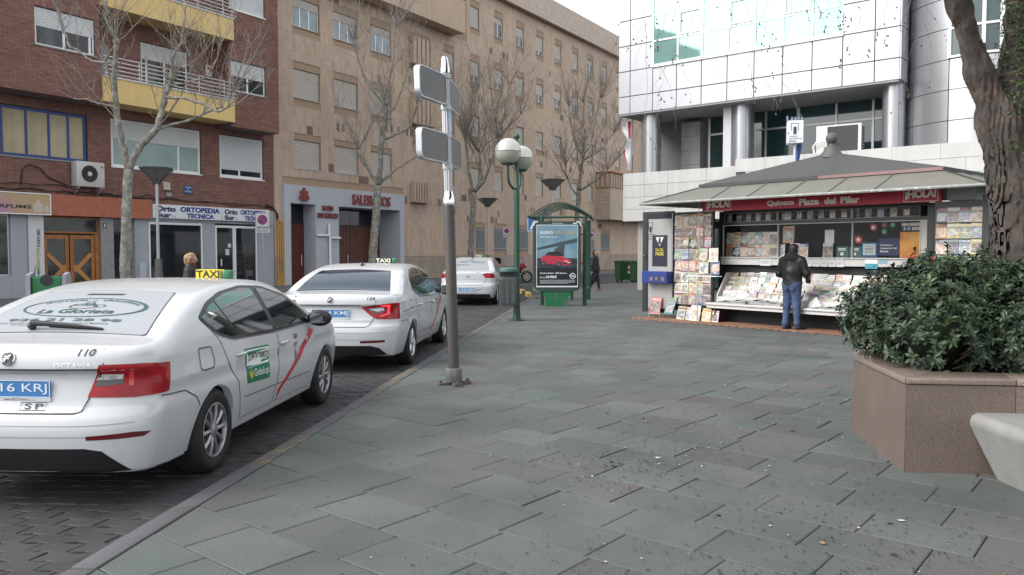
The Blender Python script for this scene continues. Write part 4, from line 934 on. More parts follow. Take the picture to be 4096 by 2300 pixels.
b = MB(); b.poly([(.42, .20, 3.225), (.70, .32, 3.30), (1.05, .46, 3.385), (.98, .35, 3.32), (.62, .16, 3.205)]); o = b.build('green_stain', mat('copper_stain', (.22, .36, .32), .7, var=.3, scale=8), K); o.location = (0, -.003, .012)
AW = .82; OZ = 2.70; OU0, OU1, OY0, OY1 = EU0 - 1.06, EU1 + 1.02, EY0 - AW, EY1 + AW
ring_in = [(EU0, EY0), (EU1, EY0), (EU1, EY1), (EU0, EY1)]; ring_out = [(OU0, OY0), (OU1, OY0), (OU1, OY1), (OU0, OY1)]
def awn(pi, qi, po, qo, n):
    I = [Vector((*pi, EZ - .015)).lerp(Vector((*qi, EZ - .015)), t / n) for t in range(n + 1)]; O = [Vector((*po, OZ)).lerp(Vector((*qo, OZ)), t / n) for t in range(n + 1)]
    if n > 3:                                           # ribs square to the front, hips at the ends
        O = [O[0]] + [Vector((I[k].x, po[1], OZ)) for k in range(1, n)] + [O[-1]]
    for k in range(n):
        b = MB(); c_ = (I[k] + I[k + 1] + O[k] + O[k + 1]) / 4; q = [c_ + (p - c_) * .985 for p in (O[k], O[k + 1], I[k + 1], I[k])]
        i0 = [b.P(p + Vector((0, 0, .006))) for p in q]; i1 = [b.P(p - Vector((0, 0, .006))) for p in q]; b.F(i0); b.F(i1[::-1])
        for t in range(4): b.F((i1[t], i1[(t + 1) % 4], i0[(t + 1) % 4], i0[t]))
        b.build('awning_panel', KAWN, K)
    for k in range(n + 1): b = MB(); b.tube([I[k] + Vector((0, 0, .012)), O[k] + Vector((0, 0, .012))], .016, 6); b.build('awning_rib', mat('grey_awning_rib', (.10, .11, .10), .5), K)
    b = MB(); b.tube([O[0], O[-1]], .028, 6); b.build('awning_edge', mat('flaking_edge', (.26, .265, .25), .6, col2=(.6, .6, .57), mixs=14., mixw=.66), K)
fi = [EU0 + .47 + k * 1.16 for k in range(5)]
awn(ring_in[0], ring_in[1], ring_out[0], ring_out[1], 6); awn(ring_in[1], ring_in[2], ring_out[1], ring_out[2], 3); awn(ring_in[2], ring_in[3], ring_out[2], ring_out[3], 5); awn(ring_in[3], ring_in[0], ring_out[3], ring_out[0], 3)
b = MB(); b.box(4.82, 5.3, .1, 1.8, 2.52, 2.74); b.build('side_box', mat('grey_side_box', (.33, .34, .33), .6), K)
# red banner with its lettering
b = MB(); b.box(-.40, 4.78, -.04, .02, 2.50, 2.76); bn = b.build('banner', KRED, K); bevel(bn, .006, 1)
for w_, a_, c_ in (('Quiosco', 1.27, 1.90), ('Plaza', 2.01, 2.45), ('del', 2.56, 2.80), ('Pilar', 2.90, 3.29)): b = MB(); letters(b, w_, a_, c_, 2.545, 2.68, -.043, .045); b.build('banner_lettering', CRM, bn)
for u0, u1 in ((-.30, .38), (4.12, 4.73)):
    b = MB(); letters(b, '¡HOLA!', u0 + .03, u1 - .03, 2.545, 2.735, -.043, .05, 0, .92)
    for q in ((u0, u1, 2.515, 2.523), (u0, u0 + .008, 2.523, 2.75), (u1 - .008, u1, 2.523, 2.75), (u0, u1, 2.745, 2.753)): b.box(q[0], q[1], -.043, -.041, q[2], q[3])
    b.build('magazine_name', CRM, bn)
b = MB(); b.box(2.95, 4.0, -.046, -.03, 2.742, 2.765); o = b.build('flaked_paint', mat('flaked_white', (.6, .58, .54), .8, alpha=1), K)
# folded-out side leaves: lottery door and two magazine racks
b = MB(); b.box(-1.22, -.12, .0, .07, .2, 2.52); b.build('rack_leaf', KG, K)
b = MB(); b.box(4.66, 5.48, .0, .07, .2, 2.50); b.build('rack_leaf', KG, K)
b = MB(); b.box(5.47, 5.58, -.06, .10, .05, 2.58); b.build('post', KG, K); b = MB(); b.box(5.59, 5.75, .02, .05, .3, 2.5); b.mi = 1; [b.box(5.60, 5.74, .012, .018, z, z + h) for z, h in ((.9, .5), (1.5, .05), (1.75, .04), (2.1, .03))]; b.build('side_poster', [mat('grey_white_poster', (.55, .55, .58), .5), mat('poster_red', (.45, .03, .06), .5)], K)
dr = ob('lottery_door', None, K, loc=(-1.25, .04, 0), rz=R(4))
b = MB(); b.box(-.90, .0, -.03, .03, .12, 2.56); b.build('door_frame', KG, dr)
b = MB(); b.box(-.74, -.05, -.036, -.031, .22, 2.44); b.mi = 1; b.box(-.78, -.01, -.039, -.0365, 2.38, 2.50); b.box(-.78, -.72, -.039, -.0365, .2, 2.38); b.build('door_panel', [mat('pale_grey_door', (.36, .355, .345), .5, streak=.06), mat('dark_blue_border', (.006, .008, .022), .5)], dr)
b = MB(); b.box(-.60, -.17, -.046, -.0365, 1.24, 1.99); p = b.build('poster', mat('navy_poster', (.012, .014, .03), .4), dr)
b = MB(); b.poly([(-.50, -.048, 1.94), (-.385, -.048, 1.72), (-.27, -.048, 1.94)]); b.build('poster_collar', WHITE, p); b = MB(); b.poly([(-.41, -.05, 1.93), (-.36, -.05, 1.93), (-.345, -.05, 1.80), (-.385, -.05, 1.75), (-.425, -.05, 1.80)]); b.build('poster_tie', mat('dark_tie', (.05, .02, .03), .5), p)
b = MB(); letters(b, 'DIA DEL', -.5, -.27, 1.60, 1.67, -.048, .02); letters(b, 'PADRE', -.5, -.27, 1.50, 1.58, -.048, .03); b.build('poster_lettering', GCY if 'yellow_print' in MC else mat('yellow_print', (.6, .5, .03), .5), p)
b = MB(); [b.box(q[0], q[1], -.042, -.038, q[2], q[3]) for q in ((-.72, -.60, 2.30, 2.31), (-.72, -.712, 2.12, 2.3), (-.608, -.6, 2.12, 2.3))]; b.cyl(.03, 0, .001, 4) if False else None; b.box(-.69, -.63, -.042, -.038, 2.06, 2.2)
letters(b, 'Loterías y', -.73, -.52, 2.0, 2.035, -.040, .02); letters(b, 'Apuestas del', -.73, -.46, 1.945, 1.98, -.040, .02); letters(b, 'Estado', -.73, -.58, 1.89, 1.925, -.040, .02); b.build('lottery_mark', BLACKT, dr)
b = MB(); b.box(-.72, -.0, -.30, -.04, .84, 1.12); bx = b.build('lottery_box', mat('bright_blue_box', (.012, .04, .22), .4), dr); bevel(bx, .008, 1)
b = MB(); [b.box(-.50 + k * .16, -.38 + k * .16, -.304, -.3, .88, 1.02) for k in range(3)]; b.build('box_label', mat('box_label_dark', (.03, .035, .08), .5), bx)
b = MB(); [b.box(-.485 + k * .16, -.395 + k * .16, -.307, -.3045, .90, .99) for k in range(3)]; b.build('box_icon', mat('box_icon', (.16, .12, .16), .5, var=.8, scale=14), bx)
b = MB(); b.tube([(-.86, -.035, 1.50), (-.86, -.09, 1.50), (-.78, -.10, 1.50)], .016, 6); b.build('door_handle', mat('brass', (.40, .20, .05), .4, .8), dr)
b = MB(); b.box(-1.27, -1.255, -.02, .0, .2, 2.5); b.build('bright_hinge', ALU, K)
# rack wires
for k in range(9): b = MB(); b.tube([(-1.2, -.045, .42 + k * .26), (-.14, -.045, .42 + k * .26)], .004, 4); b.build('rack_wire', ALU, K)
for k in range(8): b = MB(); b.tube([(4.7, -.045, .42 + k * .27), (5.45, -.045, .42 + k * .27)], .004, 4); b.build('rack_wire', ALU, K)
b = MB(); b.tube([(-.42, -.12, 1.0), (-.42, -.12, 2.66)], .008, 6); b.build('hanging_rod', ALU, K)
b = MB(); b.tube([(-.62, -.30, 1.035), (.16, -.05, 1.035)], .012, 6); b.tube([(-.36, -.24, .0), (-.36, -.24, 1.03)], .014, 6); b.build('display_stand', ALU, K)
# lit things inside: cigarette wall poster, lottery notices
def flatsign(name, u0, u1, z0, z1, y, m, par=None): b = MB(); b.box(u0, u1, y, y + .006, z0, z1); return b.build(name, m, par or K)
flatsign('sunset_poster', 3.80, 4.18, 1.48, 1.98, .57, mat('sunset_print', (.55, .16, .02), .5, col2=(.75, .36, .05), mixs=3., mixw=.5))
n_ = flatsign('lottery_panel', 3.38, 3.79, 1.52, 1.86, .575, mat('lottery_navy', (.01, .02, .08), .5)); b = MB(); letters(b, 'Loterías y', 3.42, 3.66, 1.70, 1.745, .572, .02); letters(b, 'Apuestas del', 3.42, 3.74, 1.64, 1.685, .572, .02); letters(b, 'Estado', 3.42, 3.58, 1.585, 1.625, .572, .02); b.build('panel_lettering', WHITE, n_)
n_ = flatsign('prize_notice', 3.05, 3.36, 1.49, 1.78, .56, mat('blue_border', (.03, .10, .22), .5)); m2 = flatsign('notice_paper', 3.08, 3.33, 1.53, 1.75, .555, mat('pale_green_paper', (.5, .58, .54), .6), n_); b = MB(); letters(b, '03347', 3.12, 3.29, 1.635, 1.675, .552, .02); [b.box(3.12, 3.29, .552, .554, z, z + .006) for z in (1.70, 1.61, 1.59, 1.57)]; b.build('notice_lettering', BLACKT, n_)
for u in (2.52, 2.79): n_ = flatsign('teal_leaflet', u, u + .25, 1.485, 1.70, .56, mat('teal_leaflet', (.05, .13, .12), .5)); b = MB(); [b.box(u + .04, u + .2, .555, .558, z, z + .018) for z in (1.65, 1.62)]; b.box(u + .09, u + .15, .555, .558, 1.52, 1.58); b.build('leaflet_print', WHITE, n_)
def starsign(u, z, r, m):
    b = MB(T(u, .565, z) @ RX(PI / 2)); b.cyl(r, 0, .006, 24); o = b.build('round_sticker', m, K); b = MB(T(u, .563, z) @ RX(PI / 2)); b.prism([((.7 if k % 2 == 0 else .3) * r * math.sin(k * PI / 5), (.7 if k % 2 == 0 else .3) * r * math.cos(k * PI / 5)) for k in range(10)], .006, .010); b.build('star', CRM, o)
starsign(2.98, 1.84, .08, KRED); starsign(3.28, 2.08, .07, KRED)
for u, z, m in ((3.44, 2.06, 'red'), (3.60, 2.06, 'green'), (3.44, 1.93, 'green')):
    n_ = flatsign('game_sticker', u, u + .12, z, z + .12, .56, BLACKT); b = MB(T(u + .06, .558, z + .06) @ RX(PI / 2)); b.cyl(.04, 0, .004, 4 if m == 'red' else 16); b.build('sticker_mark', mat('sticker_' + m, (.4, .02, .03) if m == 'red' else (.03, .35, .10), .4), n_)
n_ = flatsign('cigarette_shelf', 3.82, 4.18, 2.0, 2.17, .60, mat('dark_shelf', (.03, .03, .03), .5)); r = random.Random(8)
for j in range(2):
    for i in range(9): b = MB(); b.box(3.83 + i * .038, 3.86 + i * .038, .57, .60, 2.01 + j * .08, 2.07 + j * .08); b.build('cigarette_packet', mat('packet_%d' % r.randint(0, 4), tuple(r.choice(((.5, .05, .05), (.6, .6, .55), (.05, .1, .3), (.5, .4, .1)))), .5), n_)
# notices hung on the ledge
for k, (u, w, m) in enumerate(((.84, .26, 'a'), (1.92, .14, 'a'), (2.08, .16, 'a'), (2.26, .15, 'a'), (2.43, .15, 'a'), (2.6, .16, 'a'))):
    n_ = flatsign('price_card', u, u + w, 1.285, 1.45, .408, mat('price_card', (.60, .61, .60), .5)); b = MB(); [b.box(u + .02, u + w - .02 - .02 * (j % 2), .404, .407, z, z + .006) for j, z in enumerate((1.41, 1.38, 1.36, 1.34))]; b.build('card_print', mat('grey_print', (.2, .2, .2), .6), n_)
n_ = flatsign('blue_card', 3.20, 3.45, 1.26, 1.44, .408, mat('cyan_card', (.04, .30, .38), .5)); flatsign('card_top', 3.2, 3.45, 1.36, 1.44, .405, WHITE, n_); flatsign('small_blue_card', 3.47, 3.63, 1.37, 1.44, .408, mat('pale_blue_card', (.18, .38, .48), .5))

# ---------------------------------------------------------------- magazines and papers (each one a thing of its own)
PAL = {'red': (.40, .07, .08), 'orange': (.46, .20, .08), 'yellow': (.52, .43, .16), 'green': (.16, .26, .14), 'teal': (.14, .28, .28), 'blue': (.12, .17, .30), 'pink': (.50, .26, .32), 'white': (.66, .66, .64), 'grey': (.30, .31, .32), 'black': (.02, .02, .022), 'brown': (.20, .10, .06), 'cream': (.58, .50, .38), 'purple': (.18, .06, .24)}
pmat = lambda c: mat('cover_' + c, PAL[c], .25, spec=.5, objr=.12)
PHOTO = [mat('cover_photo_a', (.33, .27, .24), .25, col2=(.12, .11, .11), mixs=11., mixw=.48, var=.3, scale=25), mat('cover_photo_b', (.22, .26, .20), .25, col2=(.5, .48, .42), mixs=9., mixw=.52, var=.3, scale=22),
         mat('cover_photo_c', (.20, .24, .29), .25, col2=(.5, .5, .5), mixs=10., mixw=.5, var=.3, scale=22), mat('cover_photo_d', (.45, .30, .22), .25, col2=(.6, .52, .45), mixs=12., mixw=.5, var=.3, scale=20)]
COVER = {}
def cover(base, title, tcol, photo, style):
    k = (base, title, tcol, photo, style)
    if k in COVER: return COVER[k]
    b = MB(); w, h, t = .105, .28, .004; b.box(-w, w, -t, 0, 0, h); y = -t - .0006
    b.mi = 1
    if style == 0: b.poly([(-w + .004, y, .004), (w - .004, y, .004), (w - .004, y, .215), (-w + .004, y, .215)])
    elif style == 1: b.poly([(-w + .02, y, .03), (w - .02, y, .03), (w - .02, y, .20), (-w + .02, y, .20)])
    elif style == 2: b.poly([(-w + .004, y, .07), (.02, y, .004), (w - .004, y, .10), (w - .02, y, .22), (-.05, y, .20)])
    else: b.poly([(-w + .006, y, .11), (w - .006, y, .11), (w - .006, y, .21), (-w + .006, y, .21)]); b.poly([(-w + .006, y, .01), (-.004, y, .01), (-.004, y, .10), (-w + .006, y, .10)]); b.poly([(.004, y, .01), (w - .006, y, .01), (w - .006, y, .10), (.004, y, .10)])
    b.mi = 2; letters(b, title, -w + .008, w - .008 if len(title) > 3 else .02, .222, .27, y - .0004, .03)
    r = random.Random(len(title) + style)
    for z in (.05, .075, .10): q = r.uniform(.03, .10); x = r.choice((-w + .012, w - .012 - q)); b.box(x, x + q, y - .001, y - .0004, z, z + .007, 'k')
    me = b.mesh('magazine', [pmat(base), PHOTO[photo], pmat(tcol)]); COVER[k] = me; return me
TITLES = ['COCINA', 'VIAJES', 'HISTORIA', 'AD', 'foto', 'burda', 'SABER', 'VOGUE', 'CASA', 'QUE LEER', 'MOTO', 'bikes', 'COCHES', 'ROCK', 'CAMERA', 'Labores', 'CROCHET', 'Play', 'ESPECIAL 101', 'SOBRES', 'MODA', 'fashion', 'TELE', 'CV', 'tu perro', 'Muy', 'trofeo', 'Corazon']
rk = random.Random(21)
ORD = ['first', 'second', 'third', 'fourth', 'fifth', 'sixth', 'seventh', 'eighth', 'ninth', 'tenth', 'eleventh', 'twelfth', 'thirteenth', 'fourteenth', 'fifteenth', 'sixteenth', 'seventeenth', 'eighteenth', 'nineteenth', 'twentieth', 'twenty-first', 'twenty-second', 'twenty-third', 'twenty-fourth', 'twenty-fifth', 'twenty-sixth']
KM = K.matrix_basis.copy()
def magazine(u, y, z, tilt, yaw, label, group, cols=None, sc=1., title=None, style=None):
    base = rk.choice(cols or list(PAL)); tc = rk.choice([c for c in ('white', 'yellow', 'black', 'red', 'cream') if c != base])
    me = cover(base, title or rk.choice(TITLES), tc, rk.randrange(4), rk.randrange(4) if style is None else style)
    o = ob('magazine', me, None, label=label.format(c=base), cat='magazine', group=group); o.matrix_world = KM @ T(u, y, z) @ RZ(yaw) @ RX(tilt) @ Matrix.Diagonal((sc, 1, sc, 1)); return o
# left rack: eight rows of four
rows = ['bottom', 'second lowest', 'third lowest', 'fourth lowest', 'fourth', 'third', 'second', 'top']
for r_ in range(8):
    n = 5
    for i in range(n):
        if r_ in (3, 4) and i == 4: pass
        cols_ = [['pink', 'white', 'pink', 'blue', 'yellow'], ['pink', 'white', 'red', 'cream', 'yellow'], ['white', 'pink', 'grey', 'cream'], ['white', 'blue', 'pink', 'yellow', 'red'], ['pink', 'blue', 'cream', 'yellow'], ['black', 'red', 'orange', 'brown'], ['black', 'grey', 'red', 'orange'], ['grey', 'black', 'brown', 'orange', 'cream']][r_]
        magazine(-1.09 + i * .205 + rk.uniform(-.01, .01), -.018 - .006 * (i % 2), .36 + r_ * .262, R(-5), R(rk.uniform(-2, 2)), '{c} magazine, ' + ORD[i] + ' from the left on the ' + rows[r_] + ' row of the left rack', 'magazines on the left rack of the kiosk', cols_, .98)
rows = ['bottom', 'second lowest', 'third lowest', 'middle', 'third', 'second', 'top']
for r_ in range(7):
    tt = [None, None, 'SABER', 'burda', 'CASA', 'COCINA', 'COCINA'][r_]
    for i in range(4):
        magazine(4.79 + i * .195, -.018 - .006 * (i % 2), .42 + r_ * .283, R(-5), R(rk.uniform(-2, 2)), '{c} magazine, ' + ORD[i] + ' from the left on the ' + rows[r_] + ' row of the right rack', 'magazines on the right rack of the kiosk', [['white', 'yellow', 'pink'], ['white', 'cream', 'yellow', 'teal'], ['white', 'pink', 'teal', 'cream'], ['white', 'cream', 'white', 'grey'], ['white', 'blue', 'teal', 'yellow'], ['orange', 'brown', 'yellow', 'cream'], ['brown', 'black', 'red', 'grey']][r_], .95, tt if i in (0, 2) else None)
rows = ['front', 'second', 'middle', 'fourth', 'rear']
for r_, (y0, z0) in enumerate(SLP):
    n = 24
    for i in range(n):
        u = .12 + i * .178 + rk.uniform(-.02, .02)
        magazine(u, y0 + .012 + .006 * (i % 3), z0 - .02, R(-24), R(rk.uniform(-4, 4)), '{c} magazine, ' + ORD[i] + ' from the left in the ' + rows[r_] + ' row of the sloping display', 'magazines on the sloping front display of the kiosk', ['white', 'white', 'white', 'white', 'grey', 'grey', 'white', 'cream', 'red', 'pink', 'teal', 'grey'] if r_ else ['white', 'grey', 'white', 'grey', 'black', 'teal', 'white', 'purple'], .8 + .12 * rk.random() - (.0 if r_ == 0 else .05), ['MOTO', 'bikes', 'COCHES', '50', 'CAR', 'foto'][i % 6] if r_ == 0 and i < 12 else None)
# inside the window
top = [('brown', 'Plató'), ('yellow', 'Plaza'), ('black', 'CLASES'), ('green', 'VIAJAR'), ('teal', 'NATURA'), ('grey', 'foto'), ('yellow', 'HISTORIA')]
for i, (c_, t_) in enumerate(top): magazine(-.06 + i * .185, .575, 1.755, R(-6), 0, '{c} magazine, ' + ORD[i] + ' from the left in the upper row behind the window', 'magazines shown behind the kiosk window', [c_], 1.0, t_, i % 3)
low = [('orange', 'ESPECIAL 101'), ('black', 'MOTOR'), ('red', 'ROCK'), ('brown', 'VIAJES'), ('orange', 'AD'), ('yellow', 'OFICIOS'), ('cream', 'VOGUE'), ('white', 'GENTE')]
for i, (c_, t_) in enumerate(low): magazine(-.06 + i * .185, .56, 1.48, R(-6), 0, '{c} magazine, ' + ORD[i] + ' from the left in the lower row behind the window', 'magazines shown behind the kiosk window', [c_], .98, t_, (i + 1) % 3)
magazine(1.42, .57, 1.78, R(-3), 0, 'orange comic album standing in the window right of the window bar', 'magazines shown behind the kiosk window', ['orange'], 1.3, 'Tebeo', 1)
magazine(1.58, .56, 1.48, R(-3), 0, 'white magazine standing beside the man in the window', 'magazines shown behind the kiosk window', ['white'], 1.05, 'Moda', 0)
magazine(2.33, .56, 1.48, R(-3), 0, 'grey magazine in the window under the white notice', 'magazines shown behind the kiosk window', ['grey'], 1.05, 'CAZA', 0)
magazine(1.78, .57, 1.48, R(-3), 0, 'blue magazine in the window just right of the man', 'magazines shown behind the kiosk window', ['blue'], 1.02, 'MAR', 0)
flatsign('white_notice', 2.26, 2.46, 1.77, 2.05, .565, mat('notice_white', (.6, .61, .61), .6))
for i in range(17):
    u = -.10 + i * .25
    if 1.05 < u < 1.2 or 2.75 < u < 2.9: u += .14
    magazine(u, .60, 2.285, R(-4), 0, '{c} booklet, ' + ORD[i] + ' from the left behind the narrow transom glass', 'booklets behind the kiosk transom', ['grey', 'black', 'brown', 'grey'], .62)
# plastic-wrapped comics hung by the post, floor magazines
for k, (u, z, c_, w) in enumerate(((-.30, 1.36, 'green', 'upper left'), (-.02, 1.36, 'white', 'upper right'), (-.28, 1.10, 'cream', 'lower left'), (.02, 1.08, 'blue', 'lower right'))): magazine(u, -.12, z, R(-3), R(4), '{c} wrapped comic, ' + w + ' of the four hung by the left post', 'wrapped comics hung by the left post', [c_], 1.12, None, 2)
for (u, y, z, t, yw, sc_, c_, ti, lab) in ((-1.67, -.16, .10, -14, 4, 1.45, 'red', 'Labores', 'large red craft magazine leaning at the foot of the lottery door'), (-1.27, -.14, .12, -22, -14, 1.5, 'teal', 'PUNTO', 'tilted dark teal magazine slumped against the kiosk hinge'), (-.90, -.17, .0, -16, -6, 1.15, 'cream', 'Ganchillo', 'cream pattern book on the paving right of the teal magazine'), (-.74, -.15, .0, -14, 2, 1.1, 'cream', 'Mini', 'second cream pattern book half hidden behind the crochet one'), (-.47, -.20, .0, -13, 0, 1.3, 'white', 'CROCHET', 'white crochet magazine standing on the paving under the left rack'), (-.16, -.19, .0, -12, 2, 1.1, 'yellow', 'Idea', 'yellow green magazine on the paving beside the bench'), (.04, -.15, .0, -12, 0, .95, 'white', 'Sopas', 'small white and green booklet on the paving at the bench leg')):
    magazine(u, y, z, R(t), R(yw), lab, 'magazines standing on the paving', [c_], sc_, ti, 1)
ws = thing('wire_stand', 'thin wire stand on the paving holding the red craft magazine', 'stand', KM @ Vector((-1.67, -.17, 0)), KA); b = MB(); b.tube([(-.17, 0, 0), (-.17, -.0, .55)], .006, 5); b.tube([(.17, 0, 0), (.17, 0, .5)], .006, 5); b.tube([(-.17, 0, .1), (.17, 0, .1)], .006, 5); b.build('wire', ALU, ws)
# newspapers on the bench
NEWS = mat('newsprint', (.40, .40, .39), .8, var=.25, scale=16, objr=.08)
for k, (u, n, yw, w) in enumerate(((.32, 4, 5, 'first'), (.68, 7, -6, 'second'), (1.12, 9, 8, 'third'), (1.52, 6, -4, 'fourth'), (2.75, 3, 5, 'fifth'), (3.25, 4, -6, 'sixth'), (3.7, 10, 4, 'seventh'), (4.2, 5, 0, 'eighth'))):
    t = thing('newspaper_stack', 'stack of newspapers lying on the white bench, ' + w + ' from the left', 'newspapers', KM @ Vector((u, -.02, .449)), KA + R(yw), 'newspaper stacks on the kiosk bench'); r = random.Random(k)
    for j in range(n):
        b = MB(T(r.uniform(-.01, .01), r.uniform(-.01, .01), j * .011) @ RZ(r.uniform(-.05, .05))); cu = .0 if j < n - 1 else .03
        pts = [(-.2, 0), (-.1, cu * .2), (0, cu), (.1, cu * .4), (.2, 0)]
        for (xa, za), (xb, zb_) in zip(pts, pts[1:]): 
            i = [b.P(p) for p in ((xa, -.15, za), (xb, -.15, zb_), (xb, .15, zb_), (xa, .15, za), (xa, -.15, za + .009), (xb, -.15, zb_ + .009), (xb, .15, zb_ + .009), (xa, .15, za + .009))]
            b.F((i[4], i[5], i[6], i[7])); b.F((i[0], i[1], i[5], i[4])); b.F((i[2], i[3], i[7], i[6]))
            if xa < -.19: b.F((i[3], i[0], i[4], i[7]))
            if xb > .19: b.F((i[1], i[2], i[6], i[5]))
        b.build('newspaper', NEWS, t)
pb = thing('plastic_bag', 'crumpled white plastic bag on the bench right beside the man', 'bag', KM @ Vector((2.42, -.02, .449)), KA); b = MB(); r = random.Random(5)
pts = [(r.uniform(-.22, .22) * (1 - z / .26), r.uniform(-.13, .13) * (1 - z / .3), z) for z in (0, 0, 0, 0, .05, .05, .08, .08, .1, .13, .15, .2, .23, 0, 0, 0)]
bmx = bmesh.new(); [bmx.verts.new(p) for p in pts]; bmesh.ops.convex_hull(bmx, input=bmx.verts); me = bpy.data.meshes.new('bag'); bmx.to_mesh(me); bmx.free(); me.materials.append(mat('white_plastic_film', (.62, .63, .64), .3)); ob('film', me, pb)
# red fashion stand at the right end
rd = thing('display_stand', 'red cardboard magazine stand behind the hedge at the right end of the bench', 'display stand', KM @ Vector((4.52, -.1, 0)), KA)
b = MB(); b.box(-.27, .27, .02, .06, .5, 1.30); b.box(-.27, .27, -.14, .02, .95, 1.08); b.box(-.27, -.25, -.14, .02, 1.08, 1.3); b.box(.25, .27, -.14, .02, 1.08, 1.3); b.build('body', KRED, rd); b = MB(); b.box(-.28, .28, .0, .065, 1.30, 1.50); b.build('header', KRED, rd)
b = MB(); letters(b, '¡HOLA!', -.24, .0, 1.39, 1.47, -.003, .04); letters(b, 'fashion', .03, .26, 1.38, 1.46, -.003, .01); b.build('header_lettering', CRM, rd)
for k in range(2): magazine(4.40 + k * .24, -.2, 1.0, R(-8), 0, '{c} fashion magazine, ' + ('left' if k == 0 else 'right') + ' one in the red cardboard stand', 'magazines in the red stand', ['white', 'pink'], 1.05, 'fashion', 0)
# lottery sign on its pole behind the roof, condenser unit on the office terrace
ls = thing('lottery_sign', 'white box sign on a thin pole rising behind the kiosk roof', 'sign', KM @ Vector((.93, 1.6, 0)), KA + R(36)); b = MB(); b.tube([(0, 0, 2.6), (0, 0, 4.1)], .03, 8); b.build('pole', ALU, ls)
b = MB(); b.box(-.17, .17, -.17, .17, 4.05, 4.56); o = b.build('box', mat('white_sign_box', (.72, .73, .75), .4), ls); bevel(o, .012, 1)
b = MB(); b.box(-.18, -.16, -.1, .12, 4.562, 4.68) ; [b.box(-.10 + k * .07, -.06 + k * .07, -.16, -.12, 4.562, 4.64) for k in range(4)]; b.build('top_fins', mat('grey_blue_fin', (.2, .25, .35), .5), ls)
b = MB(); [b.box(q[0], q[1], -.174, -.171, q[2], q[3]) for q in ((-.10, .06, 4.49, 4.50), (-.10, -.09, 4.33, 4.49), (.05, .06, 4.33, 4.49), (-.05, .02, 4.25, 4.42))]; letters(b, 'Loterías y', -.14, .06, 4.185, 4.22, -.174, .02); letters(b, 'Apuestas del', -.14, .13, 4.135, 4.17, -.174, .02); letters(b, 'Estado', -.14, .02, 4.085, 4.12, -.174, .02); b.build('sign_print', mat('grey_print_dark', (.06, .06, .08), .5), ls)
b = MB(); b.tube([(.05, .15, 3.6), (.12, .12, 4.05)], .06, 6); b.build('blue_arm', mat('blue_arm', (.03, .08, .28), .5), ls)
mp = Vector((11.05, 27.2, 4.92)); cu = thing('condenser_unit', 'large white condenser unit on the office terrace behind the kiosk finial', 'condenser', mp, MA + R(4))
b = MB(); b.box(-.75, .70, 0, .45, 0, .95); o = b.build('casing', mat('white_condenser', (.60, .60, .57), .5), cu); b = MB(); b.box(-.38, .60, -.012, -.001, .06, .90); b.build('fan_opening', mat('dark_fan_opening', (.035, .032, .03), .6), cu)
b = MB(); b.box(.70, .71, .03, .42, .05, .9); b.mi = 1; [b.box(.711, .716, .05 + i * .075, .10 + i * .075, .08 + j * .09, .14 + j * .09) for i in range(5) for j in range(9)]; b.build('coil_grille', [mat('white_condenser', (.6, .6, .57)), BLACKT], cu)
b = MB(); b.tube([(-.8, .0, 0), (-.82, -.1, .25), (-.7, -.15, .38), (-.3, -.15, .40), (-.1, -.15, .36)], .035, 8); b.build('hose', WHITE, cu)
# terracotta paving round the kiosk
b = MB(); r = random.Random(9)
for i in range(-20, 62):
    for j in range(0, 9):
        u = i * .10; y = -.86 + j * .205 + (i % 2) * .1
        if y > .55 or y < -.80 - .1 * (u < 0): continue
        b.box(u + .003, u + .097, y + .003, y + .202, .004, .009 + r.random() * .003, 'b')
b.build('terracotta_pavers', mat('terracotta_paver', (.25, .135, .085), .8, isl=.14, var=.15, scale=1.2), K, kind='stuff')
